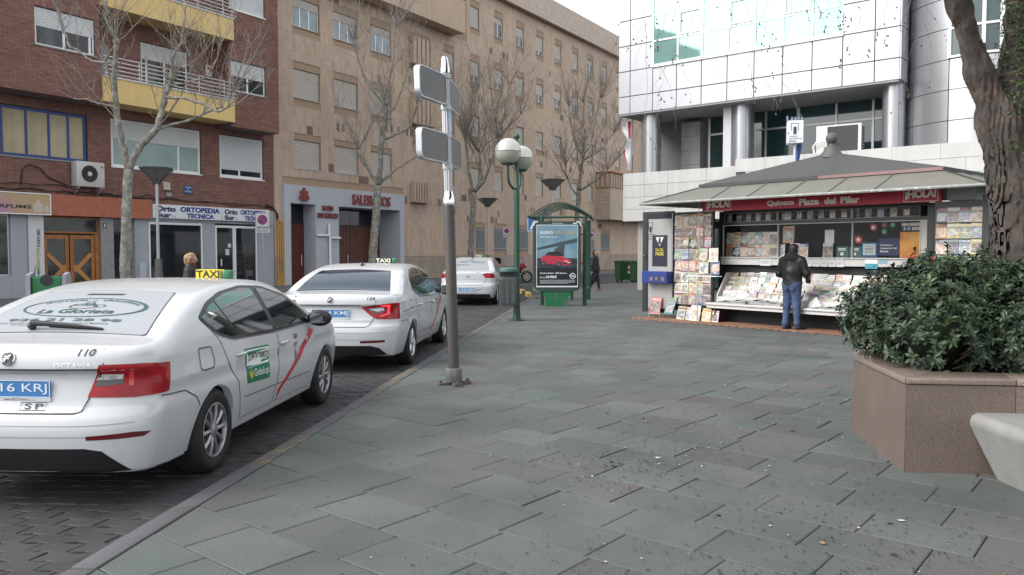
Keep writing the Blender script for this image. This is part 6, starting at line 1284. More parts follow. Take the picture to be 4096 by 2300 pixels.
class Car:
    def __init__(s, L, Wd, prof, plan, xw, belt, tum, rear, rw=.316, rad=.355, crown=.035, edge=.16, crease=.80, sill=.2):
        s.L, s.W, s.xw, s.rw, s.rad, s.belt, s.tum, s.crown, s.crease, s.sill = L, Wd, xw, rw, rad, belt, tum, crown, crease, sill
        s.T = pchip(*zip(*prof)); s.pl = pchip(*zip(*plan)); s.rr = pchip(*zip(*rear)); s.edge = edge
        s.fr = pchip([.15, .3, .5, .7, .85, 1.1], [.16, .03, .0, .03, .14, .5])
    def side(s, x, z):
        y = s.pl(x)
        low = np.maximum(.62 - z, 0); hi = np.maximum(z - s.crease, 0)
        y = y - .30 * low ** 2 - .10 * low * (low > 0) - .012 * np.exp(-((z - s.crease + .075) / .06) ** 2)
        y = y - .16 * np.minimum(hi, s.belt - s.crease) - .05 * (hi > 0) * np.minimum(hi, .05)
        d = np.maximum(z - s.belt, 0)
        return y - s.tum * d - .28 * d * d
    def base(s, x, y, z):
        ay = np.abs(y); yn = ay / s.pl(x)
        side = ay - s.side(x, z)
        top = (z - (s.T(x) - s.crown * yn ** 2)) * .92
        rear = s.rr(z) + .07 * (ay / .85) ** 2 + s.edge * (ay / .88) ** 6 - x
        front = x - (s.L - s.fr(z) - .16 * (ay / .85) ** 2 - .22 * (ay / .88) ** 6)
        bot = s.sill - z + .06 * np.clip(1 - x / .55, 0, 1)
        f = smax(side, top, .075)
        f = smax(f, rear, .07); f = smax(f, front, .1)
        return smax(f, bot, .03)
    def f(s, x, y, z):
        f = s.base(x, y, z)
        for xw in s.xw:
            a = s.rad - np.sqrt((x - xw) ** 2 + (z - s.rw) ** 2)
            f = np.where(np.abs(y) > s.W / 2 - .34, np.maximum(f, a), f)
        return f
    # rays that find the skin
    def ray(s, mode, sd, uv):
        uv = np.asarray(uv, float); n = len(uv); o = np.zeros((n, 3)); d = np.zeros((n, 3)); u, v = uv.T
        if mode == 'side': o[:, 0] = u; o[:, 2] = v; o[:, 1] = sd * .15; d[:, 1] = sd
        elif mode == 'rear': o[:, 0] = .42; o[:, 1] = u; o[:, 2] = v; d[:, 0] = -1
        elif mode == 'front': o[:, 0] = s.L - .7; o[:, 1] = u; o[:, 2] = v; d[:, 0] = 1
        elif mode == 'top': o[:, 0] = u; o[:, 1] = v; o[:, 2] = .5; d[:, 2] = 1
        else: o[:, 0] = .9; o[:, 1] = sd * .35; o[:, 2] = v; d[:, 0] = -np.cos(u); d[:, 1] = sd * np.sin(u)
        a = np.zeros(n); b = np.full(n, 1.6 if mode != 'corner' else 1.4)
        for _ in range(34):
            m = (a + b) / 2; q = o + d * m[:, None]; i = s.base(*q.T) < 0
            a = np.where(i, m, a); b = np.where(i, b, m)
        P = o + d * a[:, None]; N = grad(s.base, P); N /= np.maximum(np.linalg.norm(N, axis=1), 1e-6)[:, None]
        return P, N
    def th(s, x, y): return math.atan2(abs(y) - .35, .9 - x)

def tri_poly(poly, sp):
    """constrained triangulation of a 2-D outline with inner points"""
    P = []
    for i in range(len(poly)):
        a = np.array(poly[i], float); b = np.array(poly[(i + 1) % len(poly)], float)
        k = max(1, int(math.ceil(np.linalg.norm(b - a) / sp))); P += [a + (b - a) * t / k for t in range(k)]
    nb = len(P); A = np.array(P); lo, hi = A.min(0), A.max(0)
    g = []
    for x in np.arange(lo[0] + sp * .5, hi[0], sp):
        for y in np.arange(lo[1] + sp * .5, hi[1], sp):
            ins = False; j = nb - 1
            for i in range(nb):
                if (A[i, 1] > y) != (A[j, 1] > y) and x < (A[j, 0] - A[i, 0]) * (y - A[i, 1]) / (A[j, 1] - A[i, 1]) + A[i, 0]: ins = not ins
                j = i
            if ins and np.min(np.hypot(A[:, 0] - x, A[:, 1] - y)) > sp * .45: g.append((x, y))
    pts = [Vector(p) for p in P] + [Vector(p) for p in g]
    v, e, fc, ov, oe, of = geometry.delaunay_2d_cdt(pts, [(i, (i + 1) % nb) for i in range(nb)], [], 1, 1e-6)
    return np.array([tuple(p) for p in v]), [tuple(q) for q in fc], nb
def round_poly(poly, r, n=4):
    """round the corners of an outline; r a number or one per corner"""
    out = []; k = len(poly)
    for i in range(k):
        p = np.array(poly[i], float); a = np.array(poly[i - 1], float) - p; b = np.array(poly[(i + 1) % k], float) - p
        rr = r[i] if isinstance(r, (list, tuple)) else r
        la, lb = np.linalg.norm(a), np.linalg.norm(b); q = min(rr, la * .45, lb * .45)
        if q < 1e-4: out.append(tuple(p)); continue
        A, B = p + a / la * q, p + b / lb * q
        for t in np.linspace(0, 1, n + 1): out.append(tuple((1 - t) ** 2 * A + 2 * t * (1 - t) * p + t * t * B))
    return out
def patch(car, name, poly, m, parent, mode='side', sd=-1, off=.003, sp=.06, thick=.012, label=None):
    v, fc, nb = tri_poly(poly, sp)
    P, N = car.ray(mode, sd, v); V = P + N * off
    # orientation
    a, b, c_ = V[fc[0][0]], V[fc[0][1]], V[fc[0][2]]
    if np.dot(np.cross(b - a, c_ - a), N[fc[0][0]]) < 0: fc = [q[::-1] for q in fc]
    cnt = {}
    for q in fc:
        for i in range(3): cnt[(q[i], q[(i + 1) % 3])] = 1
    bd = [e for e in cnt if (e[1], e[0]) not in cnt]
    ids = sorted({i for e in bd for i in e}); k0 = len(V); mp = {i: k0 + j for j, i in enumerate(ids)}; k1 = k0 + len(ids); mq = {i: k1 + j for j, i in enumerate(ids)}
    VV = np.concatenate([V, V[ids], V[ids] - N[ids] * (thick + off)]); NN = np.concatenate([N, N[ids], N[ids]])
    F2 = list(fc) + [(mp[b_], mp[a_], mq[a_], mq[b_]) for a_, b_ in bd]
    return ob(name, np_mesh(name, VV, F2, m, NN), parent, label=label)
def ribbon(car, name, lines, w, m, parent, mode='side', sd=-1, off=.0012, closed=False, build=True):
    V, F2, NN = [], [], []
    for ln in lines:
        P = []
        for a, b in zip(ln, ln[1:]):
            a = np.array(a, float); b = np.array(b, float); k = max(1, int(np.linalg.norm(b - a) / .05)); P += [a + (b - a) * t / k for t in range(k)]
        P.append(np.array(ln[-1], float)); P = np.array(P)
        d = np.gradient(P, axis=0); d /= np.maximum(np.linalg.norm(d, axis=1), 1e-9)[:, None]; n = np.stack([-d[:, 1], d[:, 0]], 1)
        q, N = car.ray(mode, sd, np.concatenate([P + n * w / 2, P - n * w / 2])); q = q + N * off
        o = sum(len(x) for x in V); k = len(P); V.append(q); NN.append(N)
        F2 += [(o + i, o + i + 1, o + k + i + 1, o + k + i) for i in range(k - 1)]
    V = np.concatenate(V); NN = np.concatenate(NN)
    F3 = []
    for q in F2:
        nn = np.cross(V[q[1]] - V[q[0]], V[q[3]] - V[q[0]]); F3.append(q if np.dot(nn, NN[q[0]]) > 0 else q[::-1])
    if not build: return V, F3, NN
    return ob(name, np_mesh(name, V, F3, m, NN), parent)
def decal(car, name, parts, m, parent, mode, sd=-1, off=.006, label=None):
    """flat lettering (2-D verts and faces) laid on the skin"""
    V, F2 = [], []; o = 0
    for v, f in parts:
        v = np.asarray(v); V.append(v[:, :2]); F2 += [tuple(o + i for i in q) for q in f]; o += len(v)
    P, N = car.ray(mode, sd, np.concatenate(V)); P = P + N * off
    F3 = []
    for q in F2:
        nn = np.cross(P[q[1]] - P[q[0]], P[q[2]] - P[q[0]]); F3.append(q if np.dot(nn, N[q[0]]) > 0 else q[::-1])
    return ob(name, np_mesh(name, P, F3, m, N), parent, label=label)
def text_side(s, x0, x1, z0, z1, bold=.02, shear=0., spacing=1.):
    v, f = text_fit(s, x0, x1, z0, z1, bold, 0, spacing); v[:, 0] += shear * (v[:, 1] - z0); return v, f
def text_rear(s, a0, a1, z0, z1, bold=.02, shear=0., spacing=1.):      # seen from behind: right is -y
    v, f = text_fit(s, a0, a1, z0, z1, bold, 0, spacing); v[:, 0] = -(v[:, 0] + shear * (v[:, 1] - z0)); return v, f

def make_wheel(kind, car, root, x, sd):
    y = sd * (car.W / 2 - .025); r = car.rw; w = .205; M = T(x, y, r) @ RX(PI / 2 * (1 if sd < 0 else -1))    # local +z points out of the car
    wh = ob('wheel', None, root); rr = .212 if kind != 'steel' else .2
    t = MB(M); t.lathe([(rr - .012, -.012), (rr + .004, -.002), (rr + .03, .006), (r - .045, .010), (r - .02, -.002), (r - .004, -.022), (r, -.045), (r, -w + .05),
                        (r - .012, -w + .01), (rr, -w), (rr - .01, -w + .01)], 40)
    t.build('tyre', RUBBER, wh, smooth=40)
    b = MB(M); b.lathe([(rr, -.008), (rr - .006, .0), (rr - .014, -.004), (rr - .02, -.02), (rr - .03, -.10), (0, -.10)], 40)
    am = ALLOY if kind == 'ten' else ALLOY2
    b.mi = 1
    n = 10 if kind == 'ten' else 5
    for k in range(n):
        if kind == 'ten': angs = [(2 * PI * k / n, 0.)]; wi, wo_ = .026, .05
        else: angs = [(2 * PI * k / n + d, d) for d in (-.17, .17)]; wi, wo_ = .022, .036
        for a, _ in angs:
            ca, sa = math.cos(a), math.sin(a)
            pts = []
            for rad, wd, zt in ((.035, wi, -.012), (.12, (wi + wo_) / 2 * .85, -.004), (rr - .012, wo_, -.01)):
                for q in (-1, 1):
                    pts.append((rad * ca - q * wd / 2 * sa, rad * sa + q * wd / 2 * ca, zt - .006)); 
                pts.append((rad * ca, rad * sa, zt + .004))
            top = [b.P(p) for p in pts]; lo = [b.P((p[0], p[1], p[2] - .03)) for p in pts]
            for j in (0, 3):
                b.F((top[j], top[j + 3], top[j + 5], top[j + 2])); b.F((top[j + 2], top[j + 5], top[j + 4], top[j + 1]))
                b.F((top[j], lo[j], lo[j + 3], top[j + 3])); b.F((top[j + 1], top[j + 4], lo[j + 4], lo[j + 1]))
    b.lathe([(.06, -.03), (.058, -.008), (.034, -.002), (.03, .0), (0, .001)], 20)
    b.lathe([(rr - .004, .001), (rr - .016, .003), (rr - .022, -.012), (rr - .026, -.03)], 40)
    b.build('rim', [WELL, am], wh, smooth=40)
    return wh

def make_taxi(car, name, label, loc, head, spec):
    root = thing(name, label, 'taxi', (loc[0], loc[1], -.05), R(90 - head), 'white taxis queuing at the rank')
    V, Q = nets(car.f, (-.06, -car.W / 2 - .06, .12), (car.L + .06, car.W / 2 + .06, 1.56), .024)
    for _ in range(3):
        fv = car.base(*V.T); ar = car.f(*V.T); ok = np.abs(ar - fv) < 1e-6
        g = grad(car.base, V); st = fv / np.maximum((g * g).sum(1), .2); V = V - np.where(ok & (np.abs(fv) < .02), st, 0)[:, None] * g
    N = grad(car.base, V); N /= np.maximum(np.linalg.norm(N, axis=1), 1e-6)[:, None]
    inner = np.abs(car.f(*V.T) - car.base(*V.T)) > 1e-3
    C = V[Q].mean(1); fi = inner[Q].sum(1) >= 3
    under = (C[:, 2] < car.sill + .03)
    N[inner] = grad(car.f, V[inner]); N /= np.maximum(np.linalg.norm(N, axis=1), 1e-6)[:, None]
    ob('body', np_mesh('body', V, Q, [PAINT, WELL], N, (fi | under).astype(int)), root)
    for sd in (-1, 1):
        for k, xw in enumerate(car.xw):
            make_wheel(spec['rim'], car, root, xw, sd)
            a = np.linspace(-.30 if k else -.34, PI + (.34 if k else .30), 40)
            ring = [(xw + (car.rad + .012) * math.cos(t), car.rw + (car.rad + .012) * math.sin(t)) for t in a] + \
                   [(xw + (car.rad - .012) * math.cos(t), car.rw + (car.rad - .012) * math.sin(t)) for t in a[::-1]]
            ring = [p for p in ring if p[1] > car.sill + .02]
            patch(car, 'wheel_arch', ring, PAINT, root, sd=sd, off=.004, sp=.05, thick=.06)
        # side glass: dark surround, then the panes
        win = spec['glass']
        patch(car, 'window_trim', round_poly(win['frame'], win.get('fr', .05), 5), spec.get('trim', CBLACK), root, sd=sd, off=.003, sp=.07)
        for pn in win['panes']: patch(car, 'side_window', round_poly(pn, .018, 3), CGLASS, root, sd=sd, off=.006, sp=.07)
        for d in spec['doors']:
            ribbon(car, 'door_gap', [d + [d[0]]], .011, GAP, root, sd=sd, off=.002)
            patch(car, 'door', round_poly([tuple(p) for p in d], 1e-6), PAINT, root, sd=sd, off=.0032, sp=.08, thick=.004)
        ribbon(car, 'body_gap', spec['side_gaps'], .008, GAP, root, sd=sd, off=.0045)
        for hx, hz in spec['handles']:
            b = MB(); pts = []; 
            P, Nn = car.ray('side', sd, [(hx + t, hz) for t in (-.085, -.06, 0, .06, .085)])
            b.tube([tuple(p + n * o) for p, n, o in zip(P, Nn, (.004, .03, .036, .03, .004))], [.010, .014, .015, .014, .010], 8)
            hd = b.build('door_handle', PAINT, root, smooth=60)
            patch(car, 'grip_cup', round_poly([(hx - .05, hz - .03), (hx + .05, hz - .03), (hx + .05, hz + .02), (hx - .05, hz + .02)], .03), GAP if False else mat('handle_cup', (.42, .43, .44), .4), hd, sd=sd, off=.0045, sp=.05)
        # mirror
        mx_, mz = spec['mirror']; P, Nn = car.ray('side', sd, [(mx_, mz)]); p = P[0]
        def mf(x, y, z):
            q = np.sqrt(((x - .0) / .085) ** 2 + ((y - .11) / .125) ** 2 + (z / .085) ** 2) - 1
            q = q * .085
            return smax(q, -(x + .045), .02)
        v2, q2 = nets(mf, (-.12, -.04, -.12), (.12, .27, .12), .012)
        if sd < 0: v2 = v2 * np.array([1, -1, 1]); q2 = q2[:, ::-1]
        mo = ob('mirror', np_mesh('mirror', v2 + p + np.array([0, sd * .02, .03]), q2, spec.get('mirror_mat', CBLACK)), root)
        g = MB(T(p[0] - .048, p[1] + sd * .13, p[2] + .03) @ RZ(-sd * R(4))); g.poly([(0, sd * a, b) for a, b in round_poly([(-.085, -.052), (.085, -.045), (.085, .05), (-.085, .055)], .03)][::1 if sd < 0 else -1])
        g.build('mirror_glass', mat('mirror_surface', (.35, .4, .42), .03, 1.), mo)
        bs = MB(); bs.tube([tuple(p - np.array([0, sd * .02, 0])), tuple(p + np.array([0, sd * .06, .012]))], .022, 8); bs.build('mirror_stalk', CBLACK, mo)
        # tail lamps
        for poly, m_, o in spec['lamp']:
            lens = o < .006
            if lens: lp = patch(car, 'tail_lamp', [(car.th(*p[:2]), p[2]) for p in poly], m_, root, 'corner', sd, o, .035)
            else: patch(car, 'lamp_insert', [(car.th(*p[:2]), p[2]) for p in poly], m_, lp, 'corner', sd, o, .03, thick=.003)
        patch(car, 'bumper_reflector', [(car.th(*p[:2]), p[2]) for p in spec['reflector']], REDD, root, 'corner', sd, .003, .04)
        # headlamp
        hl = [(car.L - .55, .70), (car.L - .22, .62), (car.L - .2, .74), (car.L - .5, .80)]
        patch(car, 'headlamp', hl, CLEARL, root, sd=sd, off=.004, sp=.05)
    # rear
    patch(car, 'rear_window', round_poly(spec['rear_glass'], .04), spec['rear_mat'], root, 'top', 1, .004, .07)
    ribbon(car, 'rear_window_seal', [list(spec['rear_glass']) + [spec['rear_glass'][0]]], .012, GAP, root, 'top', 1, .003)
    patch(car, 'windscreen', [(2.7, -.55), (2.7, .55), (3.45, .68), (3.45, -.68)], CGLASS, root, 'top', 1, .004, .09)
    ribbon(car, 'boot_gap', [[(a, b) for a, b in ln] for ln in spec['boot']], .009, GAP, root, 'rear', 1, .002)
    ribbon(car, 'bumper_line', spec['bumper_lines'], .006, mat('crease_shade', (.30, .31, .32), .5), root, 'rear', 1, .002)
    patch(car, 'bumper_valance', spec['valance'], CBLACK, root, 'rear', 1, .004, .06)
    # number plate: sheet with raised rim, characters
    px, py, pz, pw, ph = spec['plate']; P, Nn = car.ray('rear', 1, [(py, pz)]); xq = P[0][0] - .012
    b = MB(); b.box(xq, xq + .008, py - pw / 2, py + pw / 2, pz - ph / 2, pz + ph / 2); pl = b.build('number_plate', PLATEB, root); bevel(pl, .003, 1)
    b = MB()
    for y0, y1, z0, z1 in ((-pw / 2, pw / 2, -ph / 2, -ph / 2 + .005), (-pw / 2, pw / 2, ph / 2 - .005, ph / 2), (-pw / 2, -pw / 2 + .005, -ph / 2 + .005, ph / 2 - .005), (pw / 2 - .005, pw / 2, -ph / 2 + .005, ph / 2 - .005)):
        b.box(xq - .003, xq - .001, py + y0, py + y1, pz + z0, pz + z1)
    v, f = text_fit(spec['plate_text'], -pw / 2 + .05, pw / 2 - .02, -ph / 2 + .02, ph / 2 - .02, .005)
    b.add([(xq - .0025, py - q[0], pz + q[1]) for q in v], [q for q in f]); b.build('plate_characters', PLATET, pl)
    b = MB(); b.box(xq - .002, xq + .012, py - pw / 2 - .004, py + pw / 2 + .004, pz - ph / 2 - .024, pz - ph / 2 - .002); fr = b.build('plate_holder', mat('plate_holder_grey', (.5, .52, .53), .5), pl)
    # badge
    bz, bs_ = spec['badge']; P, Nn = car.ray('rear', 1, [(0, bz)]); Mb = T(*(P[0] + Nn[0] * .002)) @ Vector(Nn[0]).to_track_quat('Z', 'Y').to_matrix().to_4x4()
    b = MB(Mb)
    if spec['badge_kind'] == 'round':
        b.lathe([(bs_, 0), (bs_, .006), (bs_ * .88, .009), (bs_ * .82, .006)], 28); b.mi = 1; b.lathe([(bs_ * .82, .006), (0, .010)], 28); b.mi = 0
        b.tube([(-.3 * bs_, -.45 * bs_, .011), (-.05 * bs_, .1 * bs_, .014), (.5 * bs_, .45 * bs_, .011)], bs_ * .13, 6); b.tube([(-.55 * bs_, -.1 * bs_, .011), (.35 * bs_, -.05 * bs_, .012)], bs_ * .1, 6)
        b.tube([(-.5 * bs_, .25 * bs_, .011), (.45 * bs_, .2 * bs_, .012)], bs_ * .08, 6)
    else:
        b.prism(round_poly([(-bs_, -bs_ * .8), (bs_, -bs_ * .8), (bs_, bs_ * .8), (-bs_, bs_ * .8)], .01), 0, .01); b.mi = 1
        b.prism([(-.6 * bs_, -.1 * bs_), (.6 * bs_, .15 * bs_), (.6 * bs_, .35 * bs_), (-.6 * bs_, .1 * bs_)], .01, .012); b.prism([(-.6 * bs_, -.5 * bs_), (.6 * bs_, -.25 * bs_), (.6 * bs_, -.05 * bs_), (-.6 * bs_, -.3 * bs_)], .01, .012)
    b.build('badge', [CHROME, mat('badge_black', (.05, .05, .055), .25)], root, smooth=40)
    for tx, a0, a1, z0, z1, m_, bo, shr, spc in spec['rear_text']:
        decal(car, 'boot_lettering', [text_rear(tx, a0, a1, z0, z1, bo, shr, spc)], m_, root, 'rear', 1, .005)
    # side stripe, small door lettering, crest
    sx = spec['stripe']
    patch(car, 'door_stripe', sx, STRIPE, root, off=.0055, sp=.06, thick=.001)
    tx0, tz0 = spec['doortext']; k = .9
    decal(car, 'door_lettering', [text_side('TAXI', tx0, tx0 + .12, tz0, tz0 + .05, .01, .25), text_side(spec['num'], tx0 + .02, tx0 + .10, tz0 - .08, tz0 - .03, .01, .25)], BLACKT, root, 'side')
    cr = [(tx0 + .04, tz0 - .13), (tx0 + .055, tz0 - .10), (tx0 + .07, tz0 - .13), (tx0 + .085, tz0 - .10), (tx0 + .1, tz0 - .13), (tx0 + .10, tz0 - .22), (tx0 + .07, tz0 - .27), (tx0 + .04, tz0 - .22)]
    patch(car, 'door_crest', cr, mat('crest_print', (.16, .13, .12), .5, var=.9, scale=60), root, off=.0055, sp=.05, thick=.001)
    # roof sign, aerial
    sx_, sy_, swd = spec['sign']; zt = float(car.T(np.array([sx_]))[0]) - .012
    b = MB(T(sx_, sy_, zt)); b.box(-.05, .05, -swd / 2, swd / 2, .012, .095); tsn = b.build('taxi_sign', spec['sign_mat'], root); bevel(tsn, .008, 1)
    b = MB(T(sx_, sy_, zt)); b.box(-.05, .07, -swd / 2 - .08, -swd / 2 - .004, .012, .092); gl = b.build('taxi_lamp', SIGNG, tsn); bevel(gl, .02, 2)
    b = MB(T(sx_, sy_, zt)); b.box(-.06, .08, -swd / 2 - .08, swd / 2, -.03, .010); b.build('sign_base', mat('sign_base_grey', (.25, .27, .26), .5), tsn)
    b = MB(T(sx_ - .052, sy_, zt)); v, f = text_fit('TAXI', -swd / 2 + .015, swd / 2 - .015, .022, .085, .03)
    b.add([(0, -q[0], q[1]) for q in v], f); b.build('sign_lettering', spec['sign_text'], tsn)
    if spec.get('border'):
        b = MB(T(sx_ - .0515, sy_, zt)); h_ = swd / 2 - .004
        for y0, y1, z0, z1 in ((-h_, h_, .015, .018), (-h_, h_, .089, .092), (-h_, -h_ + .005, .018, .089), (h_ - .005, h_, .018, .089)): b.box(-.001, .001, y0, y1, z0, z1)
        b.build('sign_border', BLACKT, tsn)
    if spec.get('aerial'):
        ax = spec['aerial']; za = float(car.T(np.array([ax]))[0]) - .004; b = MB(T(ax, 0, za))
        b.prism([(-.07, -.02), (.05, -.018), (.09, 0), (.05, .018), (-.07, .02)], 0, .02); b.tube([(.0, 0, .015), (-.03, 0, .07), (-.045, 0, spec.get('mast', .1))], [.016, .011, .004], 8)
        b.build('roof_aerial', CBLACK, root, smooth=50)
    return root

# ---- nearest: liftback with the covered rear window
octa = Car(4.67, 1.814,
           [(0, .98), (.06, 1.035), (.12, 1.062), (.30, 1.082), (.46, 1.10), (.75, 1.20), (1.05, 1.30), (1.35, 1.372), (1.75, 1.418), (2.15, 1.428), (2.5, 1.41), (2.75, 1.37), (3.1, 1.225), (3.45, 1.06), (3.62, 1.0), (4.1, .92), (4.5, .80), (4.67, .68)],
           [(0, .86), (.3, .885), (.8, .902), (1.4, .907), (2.4, .905), (3.3, .905), (3.9, .90), (4.3, .86), (4.67, .78)],
           (1.07, 3.756), .955, .36,
           [(.15, .10), (.24, .06), (.40, .015), (.52, .0), (.60, .012), (.655, .05), (.68, .07), (.74, .085), (.88, .10), (.915, .055), (.98, .062), (1.05, .085), (1.12, .20)])
OG = {'frame': [(3.36, .945), (2.3, .935), (1.42, .965), (1.20, 1.02), (1.0, 1.165), (1.24, 1.27), (1.55, 1.335), (2.0, 1.368), (2.45, 1.345), (2.85, 1.25), (3.15, 1.10)],
      'fr': .06,
      'panes': [[(1.53, .985), (1.43, .985), (1.24, 1.035), (1.055, 1.16), (1.27, 1.245), (1.36, 1.268)],
                [(1.56, .985), (2.28, .965), (2.19, 1.332), (2.0, 1.345), (1.6, 1.315), (1.39, 1.273)],
                [(2.36, .963), (3.24, .968), (3.1, 1.09), (2.82, 1.23), (2.45, 1.318), (2.30, 1.33)]]}
OCT = dict(rim='ten', glass=OG, mirror=(3.22, .955), num='110',
    doors=[[(2.30, .30), (2.33, .60), (2.34, .925), (1.42, .955), (1.18, 1.01), (1.28, .80), (1.46, .62), (1.53, .45), (1.60, .30)],
           [(2.325, .30), (2.355, .60), (2.365, .925), (3.34, .935), (3.36, .75), (3.33, .5), (3.30, .285)]],
    side_gaps=[[(1.60, .47), (2.30, .455)], [(2.33, .455), (3.28, .43)], [(.32, .715), (.6, .70), (.74, .63), (.80, .56)], round_poly([(.82, .82), (.83, .96), (1.02, .955), (1.05, .86), (1.02, .80), (.86, .80), (.82, .82)], .02),
               [(1.18, 1.01), (1.02, 1.17)]],
    handles=[(1.50, .835), (2.47, .82)],
    lamp=[([(.05, -.50, .735), (.07, -.585, .945), (.20, -.80, .945), (.40, -.9, .925), (.37, -.9, .735), (.16, -.78, .725)], REDL, .005),
          ([(.06, -.545, .80), (.07, -.58, .885), (.10, -.735, .88), (.09, -.725, .815), ], SMOKE, .007),
          ([(.06, -.555, .843), (.07, -.577, .88), (.10, -.73, .875), (.095, -.727, .845), ], CLEARL, .0095),
          ([(.12, -.755, .80), (.12, -.76, .905), (.14, -.785, .905), (.14, -.78, .80)], mat('lit_red_rib', (.62, .02, .03), .15, coat=1.), .008)],
    reflector=[(.02, -.52, .475), (.02, -.52, .50), (.12, -.78, .515), (.2, -.86, .505), (.16, -.83, .48)],
    rear_glass=[(.50, -.66), (.50, .66), (1.24, .50), (1.27, 0), (1.24, -.50)], rear_mat=VINYL,
    boot=[[(.585, 1.04), (.60, .95), (.50, .73), (.47, .65), (.43, .638), (-.43, .638), (-.47, .65), (-.50, .73), (-.60, .95), (-.585, 1.04)], [(.6, .915), (-.6, .915)]],
    bumper_lines=[[(.78, .575), (.5, .565), (-.5, .565), (-.78, .575)], [(.6, .495), (-.6, .495)]],
    valance=[(-.74, .26), (-.60, .40), (-.5, .42), (.5, .42), (.60, .40), (.74, .26), (.4, .255), (-.4, .255)],
    plate=(0, 0, .79, .52, .11), plate_text='7316 KRJ', badge=(.985, .047), badge_kind='round',
    rear_text=[('OCTAVIA', .30, .53, .93, .958, CHROME, .004, .0, 1.1), ('110', .44, .54, 1.0, 1.04, BLACKT, .012, .15, 1.), ('www.MOTORPACIFICO.es', -.05, .20, .715, .731, BLACKT, .0, 0, 1.)],
    stripe=[(3.22, .885), (3.34, .85), (2.47, .385), (2.39, .30), (2.40, .40)], doortext=(2.72, .82), sign=(2.5, -.20, .25), sign_mat=SIGNY, sign_text=BLACKT, border=True)
t1 = make_taxi(octa, 'taxi', 'nearest white taxi with the green churros advert across its rear window', (-3.2, 4.98), 4.2, OCT)
# rear-window advert
def rw(v):   # a right, b up the glass -> x, y
    v = np.asarray(v, float); b = v[:, 1]; return np.stack([.52 + b * .72, -v[:, 0] * (1 - .12 * b)], 1)
def ell(a, b, ca, cb, t): return (ca + a * math.cos(t), cb + b * math.sin(t))
def ring2(a, b, ca, cb, w0, w1, n=72, t0=0, t1=2 * PI):
    v, f = [], []
    for i in range(n + 1):
        t = t0 + (t1 - t0) * i / n; w = w0 + (w1 - w0) * (.5 - .5 * math.cos(t)) if False else w0
        if math.cos(t) > 0: w = w0 + (w1 - w0) * math.cos(t) ** 2
        v += [ell(a, b, ca, cb, t), ell(a - w, b - w * .7, ca, cb, t)]
    return np.array(v), [(2 * i, 2 * i + 1, 2 * i + 3, 2 * i + 2) for i in range(n)]
parts = [ring2(.50, .235, .0, .52, .018, .035)]
parts.append((lambda vf: (vf[0], vf[1]))(text_fit('La Glorieta', -.33, .27, .37, .47, .02))); parts[-1][0][:, 0] += .1 * (parts[-1][0][:, 1] - .37)
for i, (w, a0, a1) in enumerate((('churrería', 2.62, 1.72), ('-', 1.60, 1.54), ('chocolatería', 1.42, .38))):
    v, f = text_geo(w, .015); v = v.copy(); wd = max(v[:, 0].max(), .01)
    t = a0 + (a1 - a0) * v[:, 0] / wd; r = .035 + v[:, 1] * .068
    parts.append((np.stack([(.385 + r) * np.cos(t), .52 + (.125 + r) * np.sin(t) * 1.0], 1), f))
parts += [ring2(.115, .062, -.03, .535, .012, .012), ring2(.10, .028, -.03, .568, .008, .008), ring2(.05, .035, .10, .545, .010, .010), ring2(.035, .05, -.01, .615, .010, .010, 24), ring2(.06, .028, -.01, .585, .008, .008, 24)]
decal(octa, 'window_advert', [(rw(v), f) for v, f in parts], DGREEN, t1, 'top', 1, .007)
parts = [text_fit('926 21 28 98', -.46, .40, .20, .255, .025), text_fit('ABIERTO TODOS LOS DIAS DESDE LAS 6.15 DE LA MAÑANA', -.56, .33, .145, .18, .005), text_fit('C/ Lentejuela', -.38, -.15, .10, .135, .005)]
decal(octa, 'window_lettering', [(rw(v), f) for v, f in parts], mat('grey_green_print', (.05, .1, .1), .5), t1, 'top', 1, .007)
decal(octa, 'brake_light_slot', [(rw([(-.17, .86), (.15, .86), (.17, .9), (-.15, .9)]), [(0, 1, 2, 3)])], BLACKT, t1, 'top', 1, .007)
P_, N_ = octa.ray('top', 1, [(.545, .17), (.55, .05), (.55, -.14), (.545, -.34)])
b = MB(); b.tube([tuple(p + n * h) for p, n, h in zip(P_, N_, (.05, .042, .03, .016))], [.022, .018, .014, .006], 8); b.ball(.03, tuple(P_[0] + N_[0] * .03), 12, 8)
wp = b.build('wiper', CBLACK, t1, smooth=50)
b = MB(); b.tube([tuple(P_[1] + N_[1] * .02), tuple(P_[2] + N_[2] * .012), tuple(P_[3] + N_[3] * .008)], .006, 6); b.build('wiper_blade', CBLACK, wp)
# SP plate sticker, door advert
def rect2(u0, u1, v0, v1): return np.array([(u0, v0), (u1, v0), (u1, v1), (u0, v1)]), [(0, 1, 2, 3)]
def frame2(u0, u1, v0, v1, w): return [rect2(u0, u1, v0, v0 + w), rect2(u0, u1, v1 - w, v1), rect2(u0, u0 + w, v0 + w, v1 - w), rect2(u1 - w, u1, v0 + w, v1 - w)]
decal(octa, 'permit_sticker', frame2(-.24, -.07, .655, .705, .004) + [text_rear('SP', .095, .22, .663, .697, .02, 0, 1.3)], BLACKT, t1, 'rear', 1, .005)
ad = patch(octa, 'door_advert', [(1.63, .575), (2.12, .55), (2.10, .845), (1.585, .865)], GCG, t1, off=.0055, sp=.06, thick=.001)
patch(octa, 'advert_panel', [(1.625, .715), (2.095, .69), (2.085, .83), (1.61, .85)], GCW, ad, off=.0068, sp=.06, thick=.001)
def skew(vf, x0, k, sq=0.):
    v, f = vf; v = v.copy(); v[:, 1] -= k * (v[:, 0] - x0); return v, f
